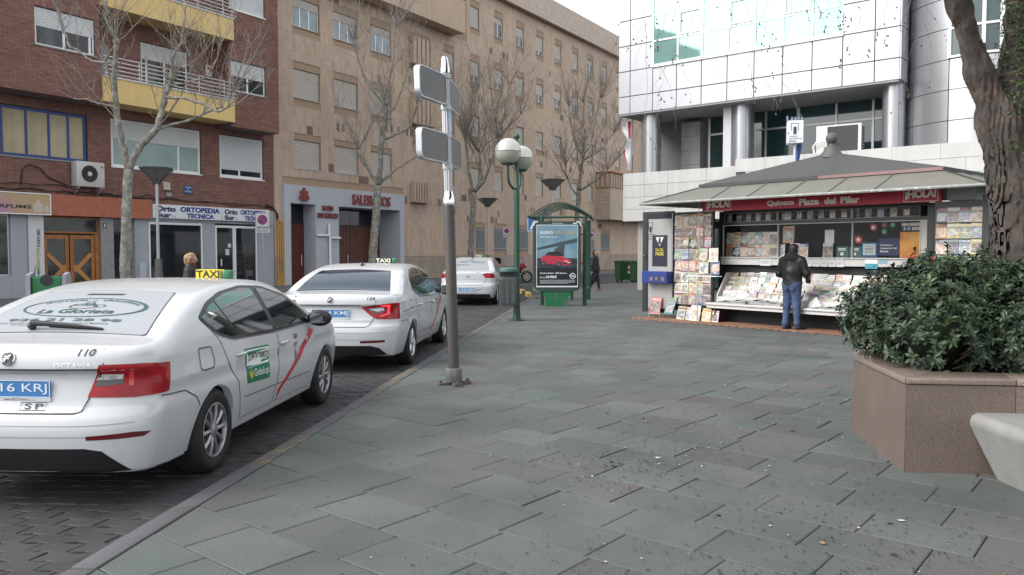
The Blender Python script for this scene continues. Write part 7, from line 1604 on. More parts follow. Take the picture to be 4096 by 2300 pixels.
decal(octa, 'advert_lettering', [skew(text_fit('(CUENTACONMIGO)', 1.64, 2.07, .735, .82, .012), 1.64, .04)], BLACKT, ad, 'side', off=.0085)
decal(octa, 'advert_name', [skew(text_fit('Globalcaja', 1.76, 2.09, .595, .675, .004), 1.76, .04)], GCW, ad, 'side', off=.0085)
decal(octa, 'advert_emblem', [(np.array(p), [(0, 1, 2, 3)]) for p in ([(1.655, .67), (1.67, .62), (1.69, .60), (1.68, .66)], [(1.745, .67), (1.73, .615), (1.71, .595), (1.72, .655)], [(1.685, .64), (1.70, .60), (1.715, .64), (1.70, .69)])], GCY, ad, 'side', off=.0085)

# ---- middle: saloon with the dark rear window
sup = Car(4.861, 1.864,
          [(0, .97), (.05, 1.05), (.12, 1.075), (.35, 1.09), (.62, 1.105), (.95, 1.24), (1.25, 1.345), (1.6, 1.42), (2.0, 1.46), (2.35, 1.468), (2.7, 1.44), (2.95, 1.39), (3.3, 1.23), (3.65, 1.05), (3.85, .99), (4.3, .91), (4.7, .78), (4.861, .66)],
          [(0, .87), (.3, .90), (.8, .925), (1.4, .932), (2.4, .932), (3.5, .93), (4.1, .92), (4.5, .88), (4.861, .79)],
          (1.11, 3.951), .955, .36,
          [(.15, .10), (.24, .06), (.40, .012), (.55, .0), (.64, .02), (.68, .06), (.72, .075), (.90, .10), (.935, .065), (1.0, .07), (1.05, .085), (1.12, .2)], rw=.325, rad=.365)
SG = {'frame': [(3.6, .95), (2.5, .94), (1.68, .965), (1.42, 1.03), (1.33, 1.1), (1.5, 1.28), (1.75, 1.365), (2.15, 1.405), (2.65, 1.38), (3.05, 1.27), (3.4, 1.1)], 'fr': .05,
      'panes': [[(1.88, .985), (1.7, .985), (1.47, 1.05), (1.40, 1.11), (1.54, 1.27), (1.66, 1.31)], [(1.91, .985), (2.5, .97), (2.42, 1.365), (2.15, 1.38), (1.78, 1.345), (1.69, 1.31)],
                [(2.58, .968), (3.48, .97), (3.32, 1.1), (3.02, 1.25), (2.65, 1.35), (2.5, 1.36)]]}
SUP = dict(rim='five', glass=SG, mirror=(3.42, .955), num='124', trim=CHROME, mirror_mat=CBLACK,
    doors=[[(2.52, .30), (2.55, .62), (2.56, .93), (1.68, .955), (1.40, 1.01), (1.42, .8), (1.55, .6), (1.62, .42), (1.68, .32)],
           [(2.545, .30), (2.575, .62), (2.585, .93), (3.55, .935), (3.58, .75), (3.55, .5), (3.52, .30)]],
    side_gaps=[[(1.66, .42), (2.5, .41)], [(2.55, .41), (3.5, .40)], [(.4, .70), (.7, .69), (.8, .62)], round_poly([(.95, .84), (.95, .96), (1.12, .955), (1.13, .84), (.95, .84)], .02), [(.5, .82), (1.6, .845), (3.4, .83)]],
    handles=[(1.65, .85), (2.68, .835)],
    lamp=[([(.06, -.42, .90), (.07, -.56, .925), (.2, -.82, .955), (.36, -.9, .955), (.34, -.91, .735), (.16, -.8, .735), (.06, -.64, .745), (.06, -.56, .79)], REDL, .005),
          ([(.06, -.50, .885), (.07, -.65, .905), (.1, -.765, .91), (.1, -.765, .84), (.07, -.66, .82), (.06, -.57, .83)], SMOKE, .007),
          ([(.06, -.53, .88), (.07, -.65, .895), (.1, -.76, .9), (.1, -.76, .86), (.07, -.66, .845)], CLEARL, .009),
          ([(.1, -.70, .925), (.13, -.79, .935), (.16, -.83, .93), (.15, -.82, .81), (.1, -.70, .775), (.1, -.70, .785), (.14, -.80, .82), (.14, -.80, .915)], mat('lit_red_line', (.9, .03, .04), .2, emit=1.2), .010)],
    reflector=[(.02, -.42, .425), (.02, -.42, .455), (.1, -.74, .465), (.11, -.74, .435)],
    rear_glass=[(.66, -.68), (.66, .68), (1.36, .53), (1.40, 0), (1.36, -.53)], rear_mat=mat('dark_rear_glass', (.012, .028, .05), .03, spec=.6),
    boot=[[(.64, 1.05), (.60, .93), (.58, .74), (.53, .655), (.48, .64), (-.48, .64), (-.53, .655), (-.58, .74), (-.60, .93), (-.64, 1.05)], [(.42, .935), (-.42, .935)]],
    bumper_lines=[[(.75, .575), (.5, .56), (-.5, .56), (-.75, .575)], [(.65, .47), (-.65, .47)], [(.3, .71), (-.55, .71)]],
    valance=[(-.76, .26), (-.66, .36), (-.55, .39), (.55, .39), (.66, .36), (.76, .26), (.4, .255), (-.4, .255)],
    plate=(0, 0, .82, .52, .11), plate_text='3134 KMJ', badge=(1.005, .043), badge_kind='round',
    rear_text=[('SUPERB', .36, .54, .728, .752, CHROME, .004, 0, 1.1), ('124', .50, .60, 1.0, 1.04, BLACKT, .012, .1, 1.), ('J', -.56, -.49, .965, 1.05, BLACKT, .02, .25, 1.)],
    stripe=[(3.42, .875), (3.54, .86), (2.72, .36), (2.66, .31), (2.66, .38)], doortext=(2.98, .82), sign=(2.42, -.17, .27), sign_mat=mat('black_taxi_sign', (.02, .03, .03), .4), sign_text=mat('pale_sign_letters', (.8, .8, .6), .5), aerial=1.75)
t2 = make_taxi(sup, 'taxi', 'middle white taxi with a dark bare rear window and chrome window trim', (-2.46, 10.68), 4.6, SUP)

# ---- far: small saloon with lettering on a white rear window
tol = Car(4.482, 1.706,
          [(0, .95), (.05, 1.02), (.12, 1.04), (.36, 1.055), (.5, 1.075), (.8, 1.21), (1.1, 1.33), (1.4, 1.41), (1.8, 1.452), (2.15, 1.461), (2.5, 1.43), (2.75, 1.37), (3.05, 1.22), (3.4, 1.04), (3.55, .99), (4.0, .91), (4.35, .78), (4.482, .66)],
          [(0, .80), (.3, .83), (.8, .848), (1.4, .853), (2.4, .853), (3.2, .85), (3.8, .84), (4.2, .80), (4.482, .72)],
          (1.0, 3.602), .95, .36,
          [(.15, .10), (.3, .05), (.42, .01), (.58, .0), (.66, .03), (.70, .06), (.80, .07), (1.0, .075), (1.04, .09), (1.12, .2)])
TG = {'frame': [(3.2, .945), (2.2, .935), (1.4, .96), (1.15, 1.02), (1.1, 1.09), (1.3, 1.27), (1.55, 1.36), (2.0, 1.395), (2.45, 1.36), (2.8, 1.25), (3.05, 1.1)], 'fr': .05,
      'panes': [[(1.5, .98), (1.36, .985), (1.2, 1.04), (1.16, 1.1), (1.33, 1.25), (1.45, 1.30)], [(1.53, .98), (2.18, .965), (2.1, 1.355), (1.9, 1.37), (1.55, 1.33), (1.48, 1.30)], [(2.26, .963), (3.1, .968), (2.97, 1.1), (2.75, 1.23), (2.42, 1.335), (2.2, 1.35)]]}
TOL = dict(rim='five', glass=TG, mirror=(3.05, .95), num='114', mirror_mat=PAINT,
    doors=[[(2.2, .30), (2.23, .6), (2.24, .925), (1.4, .95), (1.14, 1.0), (1.2, .8), (1.38, .6), (1.45, .42), (1.5, .3)], [(2.225, .30), (2.255, .6), (2.265, .925), (3.15, .93), (3.17, .75), (3.15, .5), (3.12, .3)]],
    side_gaps=[[(1.5, .45), (3.1, .42)], [(.3, .68), (.6, .67), (.7, .6)]], handles=[(1.45, .84), (2.38, .83)],
    lamp=[([(.06, -.46, .955), (.07, -.60, .99), (.16, -.76, .98), (.28, -.82, .94), (.26, -.83, .84), (.1, -.72, .845), (.06, -.56, .85)], REDL, .005),
          ([(.07, -.55, .94), (.08, -.66, .96), (.09, -.66, .88), (.07, -.56, .89)], mat('bright_red_lamp', (.6, .02, .04), .15, coat=1.), .008)],
    reflector=[(.03, -.5, .33), (.03, -.5, .35), (.1, -.68, .36), (.1, -.68, .34)],
    rear_glass=[(.54, -.60), (.54, .60), (1.24, .48), (1.27, 0), (1.24, -.48)], rear_mat=VINYL,
    boot=[[(.56, 1.02), (.56, .8), (.5, .65), (.44, .63), (-.44, .63), (-.5, .65), (-.56, .8), (-.56, 1.02)]],
    bumper_lines=[[(.5, .545), (.3, .56), (-.3, .56), (-.5, .545), (-.62, .45), (-.72, .43)], [(.5, .8), (-.5, .8)]],
    valance=[(-.72, .26), (-.66, .36), (.66, .36), (.72, .26), (.4, .255), (-.4, .255)],
    plate=(0, 0, .49, .50, .11), plate_text='1442 KBN', badge=(.90, .05), badge_kind='square',
    rear_text=[('TOLEDO', -.2, .22, .765, .785, CHROME, .004, 0, 1.6), ('114', .26, .34, .99, 1.02, BLACKT, .005, .1, 1.), ('SP', .30, .42, .465, .515, BLACKT, .012, 0, 1.4), ('TDI', .40, .47, .745, .758, CHROME, .004, 0, 1.)],
    stripe=[(3.0, .87), (3.1, .85), (2.36, .36), (2.3, .31), (2.3, .38)], doortext=(2.6, .82), sign=(2.1, -.1, .24), sign_mat=mat('black_taxi_sign', (.02, .03, .03), .4), sign_text=mat('pale_sign_letters', (.8, .8, .6), .5), aerial=1.45, mast=.22)
t3 = make_taxi(tol, 'taxi', 'farthest white taxi with holiday lettering on its white rear window', (-1.35, 23.95), 4.2, TOL)
def rw3(v): v = np.asarray(v, float); return np.stack([.56 + v[:, 1] * .66, -v[:, 0] * (1 - .12 * v[:, 1])], 1)
decal(tol, 'window_lettering', [(rw3(v), f) for v, f in (text_fit('Comatur S.L.', -.02, .48, .68, .80, .02), text_fit('TEL 926 21 00 00 VIAJES', .04, .44, .58, .64, .01), text_fit('SEAT', -.5, -.02, .36, .46, .01), rect2(-.12, .12, .88, .93), rect2(-.40, -.12, .82, .85), rect2(-.42, -.12, .68, .71))], BLACKT, t3, 'top', 1, .007)
decal(tol, 'door_emblem', [rect2(2.35, 2.75, .5, .62)], GCY, t3, 'side', off=.0055)
# ================================================================ STREET FURNITURE
STEEL = mat('brushed_aluminium_post', (.42, .43, .44), .35, .7, var=.06, streak=.1)
BROWNP = mat('brown_painted_post', (.070, .062, .057), .5, var=.1, scale=5., streak=.08, speck=(40., .73, (.18, .17, .16)))
SIGNB = mat('grey_sign_back', (.17, .17, .167), .6, .1, var=.06, streak=.08)
GREEN = mat('dark_green_street_paint', (.016, .060, .040), .45, spec=.5, var=.1, scale=4.)
# ---- wayfinding post seen from behind
wp = thing('direction_sign_post', 'tall signpost with four grey direction boards seen from behind beside the kerb', 'signpost', (-.70, 9.62, 0)); wp.rotation_euler = (0, R(-1.5), 0)
b = MB(); b.cyl(.066, .16, 2.16, 20); b.build('lower_tube', BROWNP, wp, smooth=40)
b = MB(); b.lathe([(.07, 2.15), (.074, 2.18), (.072, 2.24), (.058, 2.30), (.05, 2.33)], 20); b.build('collar', CHROME, wp, smooth=40)
b = MB(); n = 24; pr = [((.052 if i % 2 else .046) * math.cos(2 * PI * i / n), (.052 if i % 2 else .046) * math.sin(2 * PI * i / n)) for i in range(n)]; b.prism(pr, 2.3, 3.74); b.build('fluted_tube', STEEL, wp)
b = MB(); b.lathe([(.058, 3.73), (.058, 3.76), (.046, 3.86), (.034, 3.92), (0, 3.925)], 20); b.build('cap', CHROME, wp, smooth=40)
sd_ = R(9.1)
for k, (z0, z1, s, L_) in enumerate(((3.35, 3.69, -1, .72), (3.34, 3.68, 1, .70), (2.66, 3.0, -1, .72), (2.65, 2.99, 1, .70))):
    M0 = RZ(-R(7) if s > 0 else -R(21)) @ (I4 if s > 0 else RZ(PI))          # local +y runs along the board away from the post
    b = MB(M0); x0 = .0; pts = round_poly([(.04, z0), (L_, z0), (L_, z1), (.04, z1)], .08, 6) if True else 0
    ids0 = [b.P((-.03, p[0], p[1])) for p in pts]; ids1 = [b.P((.03, p[0], p[1])) for p in pts]; b.F(ids0[::-1]); b.F(ids1); m = len(pts)
    for i in range(m): b.F((ids0[i], ids0[(i + 1) % m], ids1[(i + 1) % m], ids1[i]))
    o = b.build('sign_board', SIGNB, wp)
    b = MB(M0); rim = round_poly([(.04, z0 - .008), (L_ + .012, z0 - .008), (L_ + .012, z1 + .008), (.04, z1 + .008)], .085, 6); m = len(rim)
    inn = round_poly([(.05, z0 + .006), (L_ - .004, z0 + .006), (L_ - .004, z1 - .006), (.05, z1 - .006)], .075, 6)
    for sx in (-1, 1):
        A_ = [b.P((sx * .034, p[0], p[1])) for p in rim]; B2 = [b.P((sx * .034, p[0], p[1])) for p in inn]
        for i in range(m): q = (A_[i], A_[(i + 1) % m], B2[(i + 1) % m], B2[i]); b.F(q if sx > 0 else q[::-1])
        if sx < 0: E0 = A_
        else:
            for i in range(m): b.F((E0[i], E0[(i + 1) % m], A_[(i + 1) % m], A_[i]))
    b.build('board_rim', CHROME if k < 0 else STEEL, o)
    b = MB(M0); sx = -.0345 if s > 0 else .0345; b.box(min(sx, sx * 1.03), max(sx, sx * 1.03), L_ - .20, L_ - .175, z0 + .13, z0 + .21); b.build('maker_label', mat('grey_label', (.16, .16, .16), .6), o)
for z in (3.69, 3.32, 2.99, 2.62): b = MB(); b.cyl(.066, z - .028, z + .028, 12); b.build('clamp', STEEL, wp)
b = MB(); b.box(.03, .06, -.05, -.02, 3.02, 3.3); b.build('blue_sticker', mat('pale_blue_sticker', (.28, .36, .45), .5), wp)
b = MB(); b.prism([(.105 * math.cos(a), .105 * math.sin(a)) for a in np.arange(8) * PI / 4 + PI / 8], .03, .20); o = b.build('base_socket', mat('cast_grey_socket', (.15, .15, .14), .6, .3, var=.15, scale=9), wp); bevel(o, .01, 2)
b = MB(RZ(R(20))); b.box(-.20, .20, -.05, .05, 0, .03); b.box(-.05, .05, -.2, .2, .001, .031); o = b.build('base_flange', mat('rusty_flange', (.10, .085, .075), .8, var=.3, scale=15), wp)
b = MB(RZ(R(20))); [b.cyl(.02, .03, .06, 6, x=x, y=y) for x, y in ((-.17, 0), (.17, 0), (0, -.17), (0, .17))]; b.build('anchor_bolt', mat('rusty_flange', (.10, .085, .075)), wp)
# ---- double globe lamp and its bin
gl = thing('street_lamp', 'green lamp post with two large round globes beside the taxi bay', 'street lamp', (.11, 18.52, 0))
b = MB(); b.lathe([(.20, 0), (.20, .02), (.10, .03), (.085, .12), (.075, .4), (.07, 1.2), (.062, 2.5), (.066, 2.9), (.066, 3.0), (.055, 3.02), (.05, 3.9), (.035, 4.0), (.03, 4.2), (.0, 4.2)], 20); b.build('pole', GREEN, gl, smooth=40)
b = MB(); b.ball(.07, (0, 0, 4.24), 14, 10); b.build('finial', GREEN, gl, smooth=True)
for (x, y, z) in ((-.20, -.30, 3.86), (.09, .36, 3.78)):
    b = MB(); b.tube([(0, 0, 3.05), (x * .45, y * .45, 3.04), (x * .9, y * .9, 3.16), (x, y, 3.35), (x, y, z - .28)], .03, 8); b.lathe([(.13, z - .30), (.16, z - .27), (.16, z - .24)], 18, x, y); b.build('arm', GREEN, gl, smooth=40)
    b = MB(); m = 16; b.lathe([(.30 * math.sin(PI * i / m) if 0 < i < m else 0, z - .30 * math.cos(PI * i / m)) for i in range(m // 2 + 1)], 28, x, y); b.mi = 1; b.lathe([(.30 * math.sin(PI * i / m) if 0 < i < m else 0, z - .30 * math.cos(PI * i / m)) for i in range(m // 2, m + 1)], 28, x, y); b.mi = 0; b.lathe([(.303, z - .008), (.309, z), (.303, z + .008)], 28, x, y)
    b.build('globe', [mat('clear_lower_globe', (.33, .335, .28), .15, spec=.5, coat=.3), mat('silvered_upper_globe', (.50, .50, .46), .25, .5)], gl, smooth=50)
bn_ = thing('litter_bin', 'dark grey litter bin with domed green lid fixed to the globe lamp post', 'litter bin', (-.09, 18.28, 0))
b = MB(); b.prism(round_poly([(-.20, -.17), (.20, -.17), (.21, .14), (-.21, .14)], .07, 4), .36, 1.02); o = b.build('body', mat('grey_green_bin', (.058, .070, .070), .55, var=.1), bn_); bevel(o, .015, 2)
b = MB(); [b.box(-.19 + k * .13, -.10 + k * .13, -.182, -.172, .42, .96) for k in range(3)]; b.build('body_rib', mat('grey_green_bin', (.058, .07, .07)), bn_)
b = MB(); b.box(-.17, .17, -.13, .1, 1.02, 1.16); b.build('throat', BLACKT, bn_)
b = MB(T(0, -.02, 0)); b.lathe([(.23, 1.13), (.235, 1.15), (.22, 1.2), (.15, 1.24), (0, 1.25)], 20); b.build('lid', mat('green_bin_lid', (.045, .10, .085), .45), bn_, smooth=40)
b = MB(); [b.box(x - .015, x + .015, -.12, -.09, 1.0, 1.16) for x in (-.17, .17)]; b.build('lid_bracket', GREEN, bn_)
# ---- lantern lamps
def lantern(label, p, h, s=1.):
    t = thing('street_lamp', label, 'street lamp', p, R(20), 'inverted pyramid lantern lamps'); b = MB(); b.cyl(.055, 0, h - .42, 12, .045); b.build('pole', STEEL, t, smooth=40); b = MB(); b.cyl(.11, .0, 1.35, 16); b.cyl(.125, .55, .95, 16); b.build('sleeve', mat('dark_steel_sleeve', (.16, .15, .15), .5, .5, streak=.1), t, smooth=40)
    b = MB(); a, c_ = .10, .44 * s; q0 = [b.P(v) for v in ((-a, -a, h - .44), (a, -a, h - .44), (a, a, h - .44), (-a, a, h - .44))]; q1 = [b.P(v) for v in ((-c_, -c_, h - .07), (c_, -c_, h - .07), (c_, c_, h - .07), (-c_, c_, h - .07))]
    for i in range(4): b.F((q0[i], q0[(i + 1) % 4], q1[(i + 1) % 4], q1[i]))
    b.F(q0[::-1]); b.build('lantern_glass', mat('smoky_lantern_glass', (.19, .185, .18), .3, spec=.5, alpha=.88), t)
    b = MB()
    for x, y in ((-1, -1), (1, -1), (1, 1), (-1, 1)): b.tube([(x * a, y * a, h - .44), (x * c_, y * c_, h - .06)], .014, 5)
    for k in range(4): x0, y0 = ((-1, -1), (1, -1), (1, 1), (-1, 1))[k]; x1, y1 = ((1, -1), (1, 1), (-1, 1), (-1, -1))[k]; b.tube([((x0 + x1) / 2 * a, (y0 + y1) / 2 * a, h - .44), ((x0 + x1) / 2 * c_, (y0 + y1) / 2 * c_, h - .06)], .010, 4)
    b.box(-.13, .13, -.13, .13, h - .50, h - .44); b.build('lantern_frame', mat('dark_lantern_frame', (.045, .045, .045), .5), t)
    b = MB(); b.box(-c_ - .03, c_ + .03, -c_ - .03, c_ + .03, h - .07, h - .03); b.box(-c_ * .8, c_ * .8, -c_ * .8, c_ * .8, h - .03, h); b.build('lid', mat('dark_lantern_frame', (.045, .045, .045)), t)
lantern('lantern street lamp in front of the orthopaedic shop sign', (-11.15, 25.2, 0), 4.22)
lantern('small lantern street lamp behind the far taxi and motorcycle', (-1.4, 46, 0), 4.62)
lantern('lantern street lamp rising behind the bus shelter roof', (1.88, 37, 0), 4.9, .95)
lantern('distant lantern street lamp at the right end of the bus shelter roof', (6.2, 66, 0), 5.0)
# ---- advertising panel
mu = thing('advertising_panel', 'freestanding lit advertising panel with a red car poster on a green foot', 'advertising panel', (1.30, 23.2, 0), R(2))
b = MB(RX(PI / 2)); b.prism(round_poly([(-.69, .44), (.69, .44), (.69, 2.46), (-.69, 2.46)], .13, 6), -.11, .11); o = b.build('casing', mat('dark_green_grey_casing', (.035, .055, .05), .4, spec=.5), mu)
b = MB(); b.prism([(-.33, -.09), (.33, -.09), (.33, .09), (-.33, .09)], 0, .30); [b.poly(p) for p in ()]; yz(b, [(-.09, .30), (.09, .30), (.09, .44), (-.09, .44)], -.40, .40); b.build('foot', mat('green_foot', (.012, .13, .055), .45, col2=(.20, .09, .07), mixs=5., mixw=.70), mu)
b = MB(RX(PI / 2)); pr = round_poly([(-.70, .43), (.70, .43), (.70, 2.47), (-.70, 2.47)], .14, 6); pi_ = round_poly([(-.665, .465), (.665, .465), (.665, 2.435), (-.665, 2.435)], .11, 6)
A_ = [b.P((p[0], p[1], .116)) for p in pr]; B2 = [b.P((p[0], p[1], .116)) for p in pi_]; m = len(pr)
for i in range(m):
    if i % 7 < 6: b.F((A_[i], A_[(i + 1) % m], B2[(i + 1) % m], B2[i]))
b.build('corner_trim', CHROME, mu)
b = MB(); b.box(-.60, .60, -.118, -.112, .56, 2.36); po = b.build('poster', mat('poster_white', (.70, .72, .72), .3), mu)
b = MB(); y = -.120; b.box(-.585, .585, y, -.1185, .60, 1.12); b.build('poster_road', mat('poster_dark_road', (.014, .016, .02), .3), po)
b = MB(); b.box(-.585, .585, y, -.1185, 1.12, 1.40); b.build('poster_ground', mat('poster_mid', (.05, .075, .10), .3, col2=(.02, .025, .03), mixs=6.), po)
b = MB(); b.box(-.585, .585, y, -.1185, 1.40, 2.345); b.build('poster_sky', mat('poster_sky', (.19, .31, .38), .3, col2=(.11, .22, .30), mixs=1.6, mixw=.5, var=.1), po)
b = MB(); b.poly([(-.585, -.1215, 1.62), (.585, -.1215, 1.86), (.585, -.1215, 1.98), (-.585, -.1215, 1.70)]); b.poly([(-.1, -.1215, 1.63), (.12, -.1215, 1.5), (.2, -.1215, 1.5), (.22, -.1215, 1.78), (.05, -.1215, 1.75)]); b.build('poster_bridge', mat('poster_bridge', (.055, .075, .082), .3), po)
def pol(mb, pts, y): mb.poly([(p[0], y, p[1]) for p in pts])
b = MB(); pol(b, [(-.48, 1.36), (-.42, 1.47), (-.30, 1.50), (-.05, 1.48), (.18, 1.44), (.36, 1.37), (.42, 1.27), (.40, 1.20), (.18, 1.18), (-.28, 1.24), (-.46, 1.28)], -.1225); b.build('poster_car_body', mat('poster_red', (.42, .02, .06), .25), po)
b = MB(); pol(b, [(-.36, 1.48), (-.25, 1.58), (-.02, 1.60), (.12, 1.56), (.22, 1.46), (.02, 1.46)], -.1235); pol(b, [(.15, 1.22), (.40, 1.22), (.39, 1.25), (.17, 1.26)], -.1235); b.build('poster_car_glass', BLACKT, po)
for x, z, rr in ((-.40, 1.25, .075), (.05, 1.22, .085)):
    b = MB(T(x, -.1235, z) @ RX(PI / 2)); b.cyl(rr, 0, .001, 18); w = b.build('poster_wheel', BLACKT, po); b = MB(T(x, -.125, z) @ RX(PI / 2)); b.cyl(rr * .6, 0, .0008, 10); b.build('poster_wheel_rim', mat('poster_grey', (.12, .12, .13), .3), po)
b = MB(); pol(b, [(.20, 1.33), (.30, 1.325), (.29, 1.30), (.21, 1.31)], -.1238); pol(b, [(.29, 1.26), (.37, 1.26), (.37, 1.285), (.29, 1.285)], -.1238); b.build('poster_car_lights', WHITE, po)
b = MB(); letters(b, 'NUEVO', -.50, -.13, 2.09, 2.18, -.1225, .02); letters(b, '#SienteLaDiversión', -.50, .02, 1.985, 2.04, -.1225, .0); letters(b, 'Gasolina, Diésel o 100% Eléctrico', -.50, .28, .94, .99, -.1225, .02); letters(b, 'Desde', -.50, -.34, .82, .875, -.1225, .0); letters(b, '10.900€', -.32, -.01, .82, .90, -.1225, .03)
[b.box(-.50, .52 - .2 * (k == 3), -.1225, -.1215, .76 - k * .03, .767 - k * .03) for k in range(4)]
b.build('poster_lettering', WHITE, po)
b = MB(); letters(b, 'OPEL CORSA', -.10, .52, 2.09, 2.18, -.1225, .01); b.build('poster_gold_lettering', mat('poster_gold', (.5, .38, .10), .4), po)
b = MB(T(.45, -.1225, .885) @ RX(PI / 2)); m = 26
for i in range(m): a, c_ = 2 * PI * i / m, 2 * PI * (i + 1) / m; b.poly([(.085 * math.cos(a), .085 * math.sin(a), 0), (.085 * math.cos(c_), .085 * math.sin(c_), 0), (.068 * math.cos(c_), .068 * math.sin(c_), 0), (.068 * math.cos(a), .068 * math.sin(a), 0)])
b.poly([(-.11, .012, 0), (.04, .012, 0), (.02, .03, 0), (-.09, .03, 0)][::-1]); b.poly([(-.03, -.03, 0), (.10, -.03, 0), (.11, -.012, 0), (-.05, -.012, 0)]); b.build('poster_emblem', WHITE, po)
b = MB(); letters(b, 'ClearChannel', -.14, .16, 2.385, 2.425, -.115, .0); b.box(.46, .57, -.114, -.111, 2.39, 2.42); b.build('owner_lettering', WHITE, mu)
# ---- bus shelter behind it
sh = thing('bus_shelter', 'green bus shelter with barrel vaulted glass roof behind the advertising panel', 'bus shelter', (1.40, 23.6, 0), R(-7))
for x, y in ((-.52, 0), (.75, .0), (-.52, 3.2), (.78, 3.2)): b = MB(); b.cyl(.062, 0, 2.62, 14, x=x, y=y); b.build('post', GREEN, sh, smooth=40)
arc = [(-.92 + 1.84 * i / 12, 2.62 + .40 * math.sin(PI * i / 12)) for i in range(13)]
for y in (-.1, .8, 1.7, 2.6, 3.4): b = MB(); b.tube([(p[0], y, p[1]) for p in arc], .02, 6); b.build('roof_rib', GREEN, sh)
b = MB()
for p, q in zip(arc, arc[1:]): b.poly([(p[0], -.1, p[1] + .03), (q[0], -.1, q[1] + .03), (q[0], 3.4, q[1] + .03), (p[0], 3.4, p[1] + .03)])
b.build('roof_glass', mat('smoky_roof_glazing', (.25, .26, .25), .2, spec=.5, alpha=.5), sh)
for q in (((-.92, -.1, 2.62), (-.92, 3.4, 2.62)), ((.92, -.1, 2.62), (.92, 3.4, 2.62)), ((-.92, 0, 2.60), (.92, 0, 2.60)), ((-.75, .0, 2.40), (.75, .0, 2.40)), ((.75, 0, 2.15), (.78, 3.2, 2.15)), ((.75, 0, .42), (.78, 3.2, .42)), ((-.75, 3.2, 2.15), (.78, 3.2, 2.15)), ((-.75, 3.2, .42), (.78, 3.2, .42))): b = MB(); b.tube(q, .035, 6); b.build('rail', GREEN, sh)
b = MB(); b.box(-.6, .5, 2.4, 2.75, .42, .47); b.box(-.4, -.3, 2.5, 2.65, 0, .42); b.box(.2, .3, 2.5, 2.65, 0, .42); b.build('seat', GREEN, sh); b = MB(); b.box(-.7, .72, 3.19, 3.205, .46, 2.1); b.build('glass_panel', mat('clear_shelter_glass', (.05, .06, .06), .05, spec=.5, alpha=.10), sh); b = MB(); b.box(-.7, .72, 3.18, 3.19, 1.14, 1.24); b.build('red_band', mat('red_band', (.30, .03, .04), .5), sh)
# ---- traffic signs
def sign_post(name, label, p, h, rz=0, r=.03): t = thing(name, label, 'traffic sign', p, rz); b = MB(); b.cyl(r, 0, h, 10); b.build('pole', STEEL, t, smooth=40); return t
def no_parking(label, p, z0, s, rz):
    t = sign_post('no_parking_sign', label, p, z0 + s, rz); b = MB(); b.prism(round_poly([(-s / 2, -.045), (s / 2, -.045), (s / 2, -.03), (-s / 2, -.03)], .001, 1), z0, z0 + s); pl_ = b.build('plate', mat('sign_white', (.62, .63, .64), .4), t)
    b = MB(T(0, -.046, z0 + s / 2) @ RX(PI / 2)); m = 28
    for i in range(m): a, c_ = 2 * PI * i / m, 2 * PI * (i + 1) / m; b.poly([(.36 * s * math.cos(a), .36 * s * math.sin(a), 0), (.36 * s * math.cos(c_), .36 * s * math.sin(c_), 0), (.27 * s * math.cos(c_), .27 * s * math.sin(c_), 0), (.27 * s * math.cos(a), .27 * s * math.sin(a), 0)])
    k = .05 * s; q = .20 * s; b.poly([(-q - k, q - k, .001), (q - k, -q - k, .001), (q + k, -q + k, .001), (-q + k, q + k, .001)]); b.build('red_ring', mat('sign_red', (.42, .03, .05), .4), pl_)
    b = MB(T(0, -.0455, z0 + s / 2) @ RX(PI / 2)); b.cyl(.27 * s, -.0002, .0003, 28); b.build('blue_disc', mat('sign_blue', (.035, .06, .30), .4), pl_)
    b = MB(T(0, -.046, z0 + s / 2)); e = s / 2 - .012
    for x0, x1, a, c_ in ((-e, e, -e, -e + .008), (-e, e, e - .008, e), (-e, -e + .008, -e, e), (e - .008, e, -e, e)): b.box(x0, x1, -.001, 0, a, c_)
    b.build('black_border', BLACKT, pl_)
    b = MB(); b.box(-s / 2, s / 2, -.044, -.03, z0 - .36 * s - .03, z0 - .03 - .03); o = b.build('supplementary_plate', mat('sign_white', (.62, .63, .64)), t); b = MB(); zt = z0 - .06
    for tx, k in (('CARGA Y DESCARGA', .0), ('10 HORAS', .09), ('10 MINUTOS MAXIMO', .18)): letters(b, tx, -s * .40, s * .40, zt - (k + .085) * s, zt - (k + .03) * s, -.0455, .02)
    b.build('plate_lettering', BLACKT, o); return t
no_parking('no parking sign with supplementary plate at the right end of the orthopaedic shop', (-11.0, 35.35, 0), 2.66, .62, R(0)); no_parking('no parking sign on the far pavement left of the bus shelter', (-.33, 49, 0), 2.6, .44, R(3)); no_parking('small no parking sign glimpsed between the shelter post and the walking woman', (6.35, 64, 0), 2.62, .45, R(3))
t = sign_post('pedestrian_crossing_sign', 'square blue pedestrian crossing sign partly hidden by the advertising panel', (.98, 35, 0), 3.1, R(4)); b = MB(); b.prism([(-.33, -.05), (.33, -.05), (.33, -.035), (-.33, -.035)], 2.44, 3.10); pl_ = b.build('plate', mat('sign_blue_bright', (.02, .14, .38), .4), t)
b = MB(T(0, -.052, 2.77)); 
for q in ((-.31, .31, -.31, -.28), (-.31, .31, .28, .31), (-.31, -.28, -.28, .28), (.28, .31, -.28, .28)): b.box(q[0], q[1], -.001, .001, q[2], q[3])
b.poly([(-.22, -.002, -.22), (.22, -.002, -.22), (0, -.002, .24)]); b.build('white_triangle', WHITE, pl_)
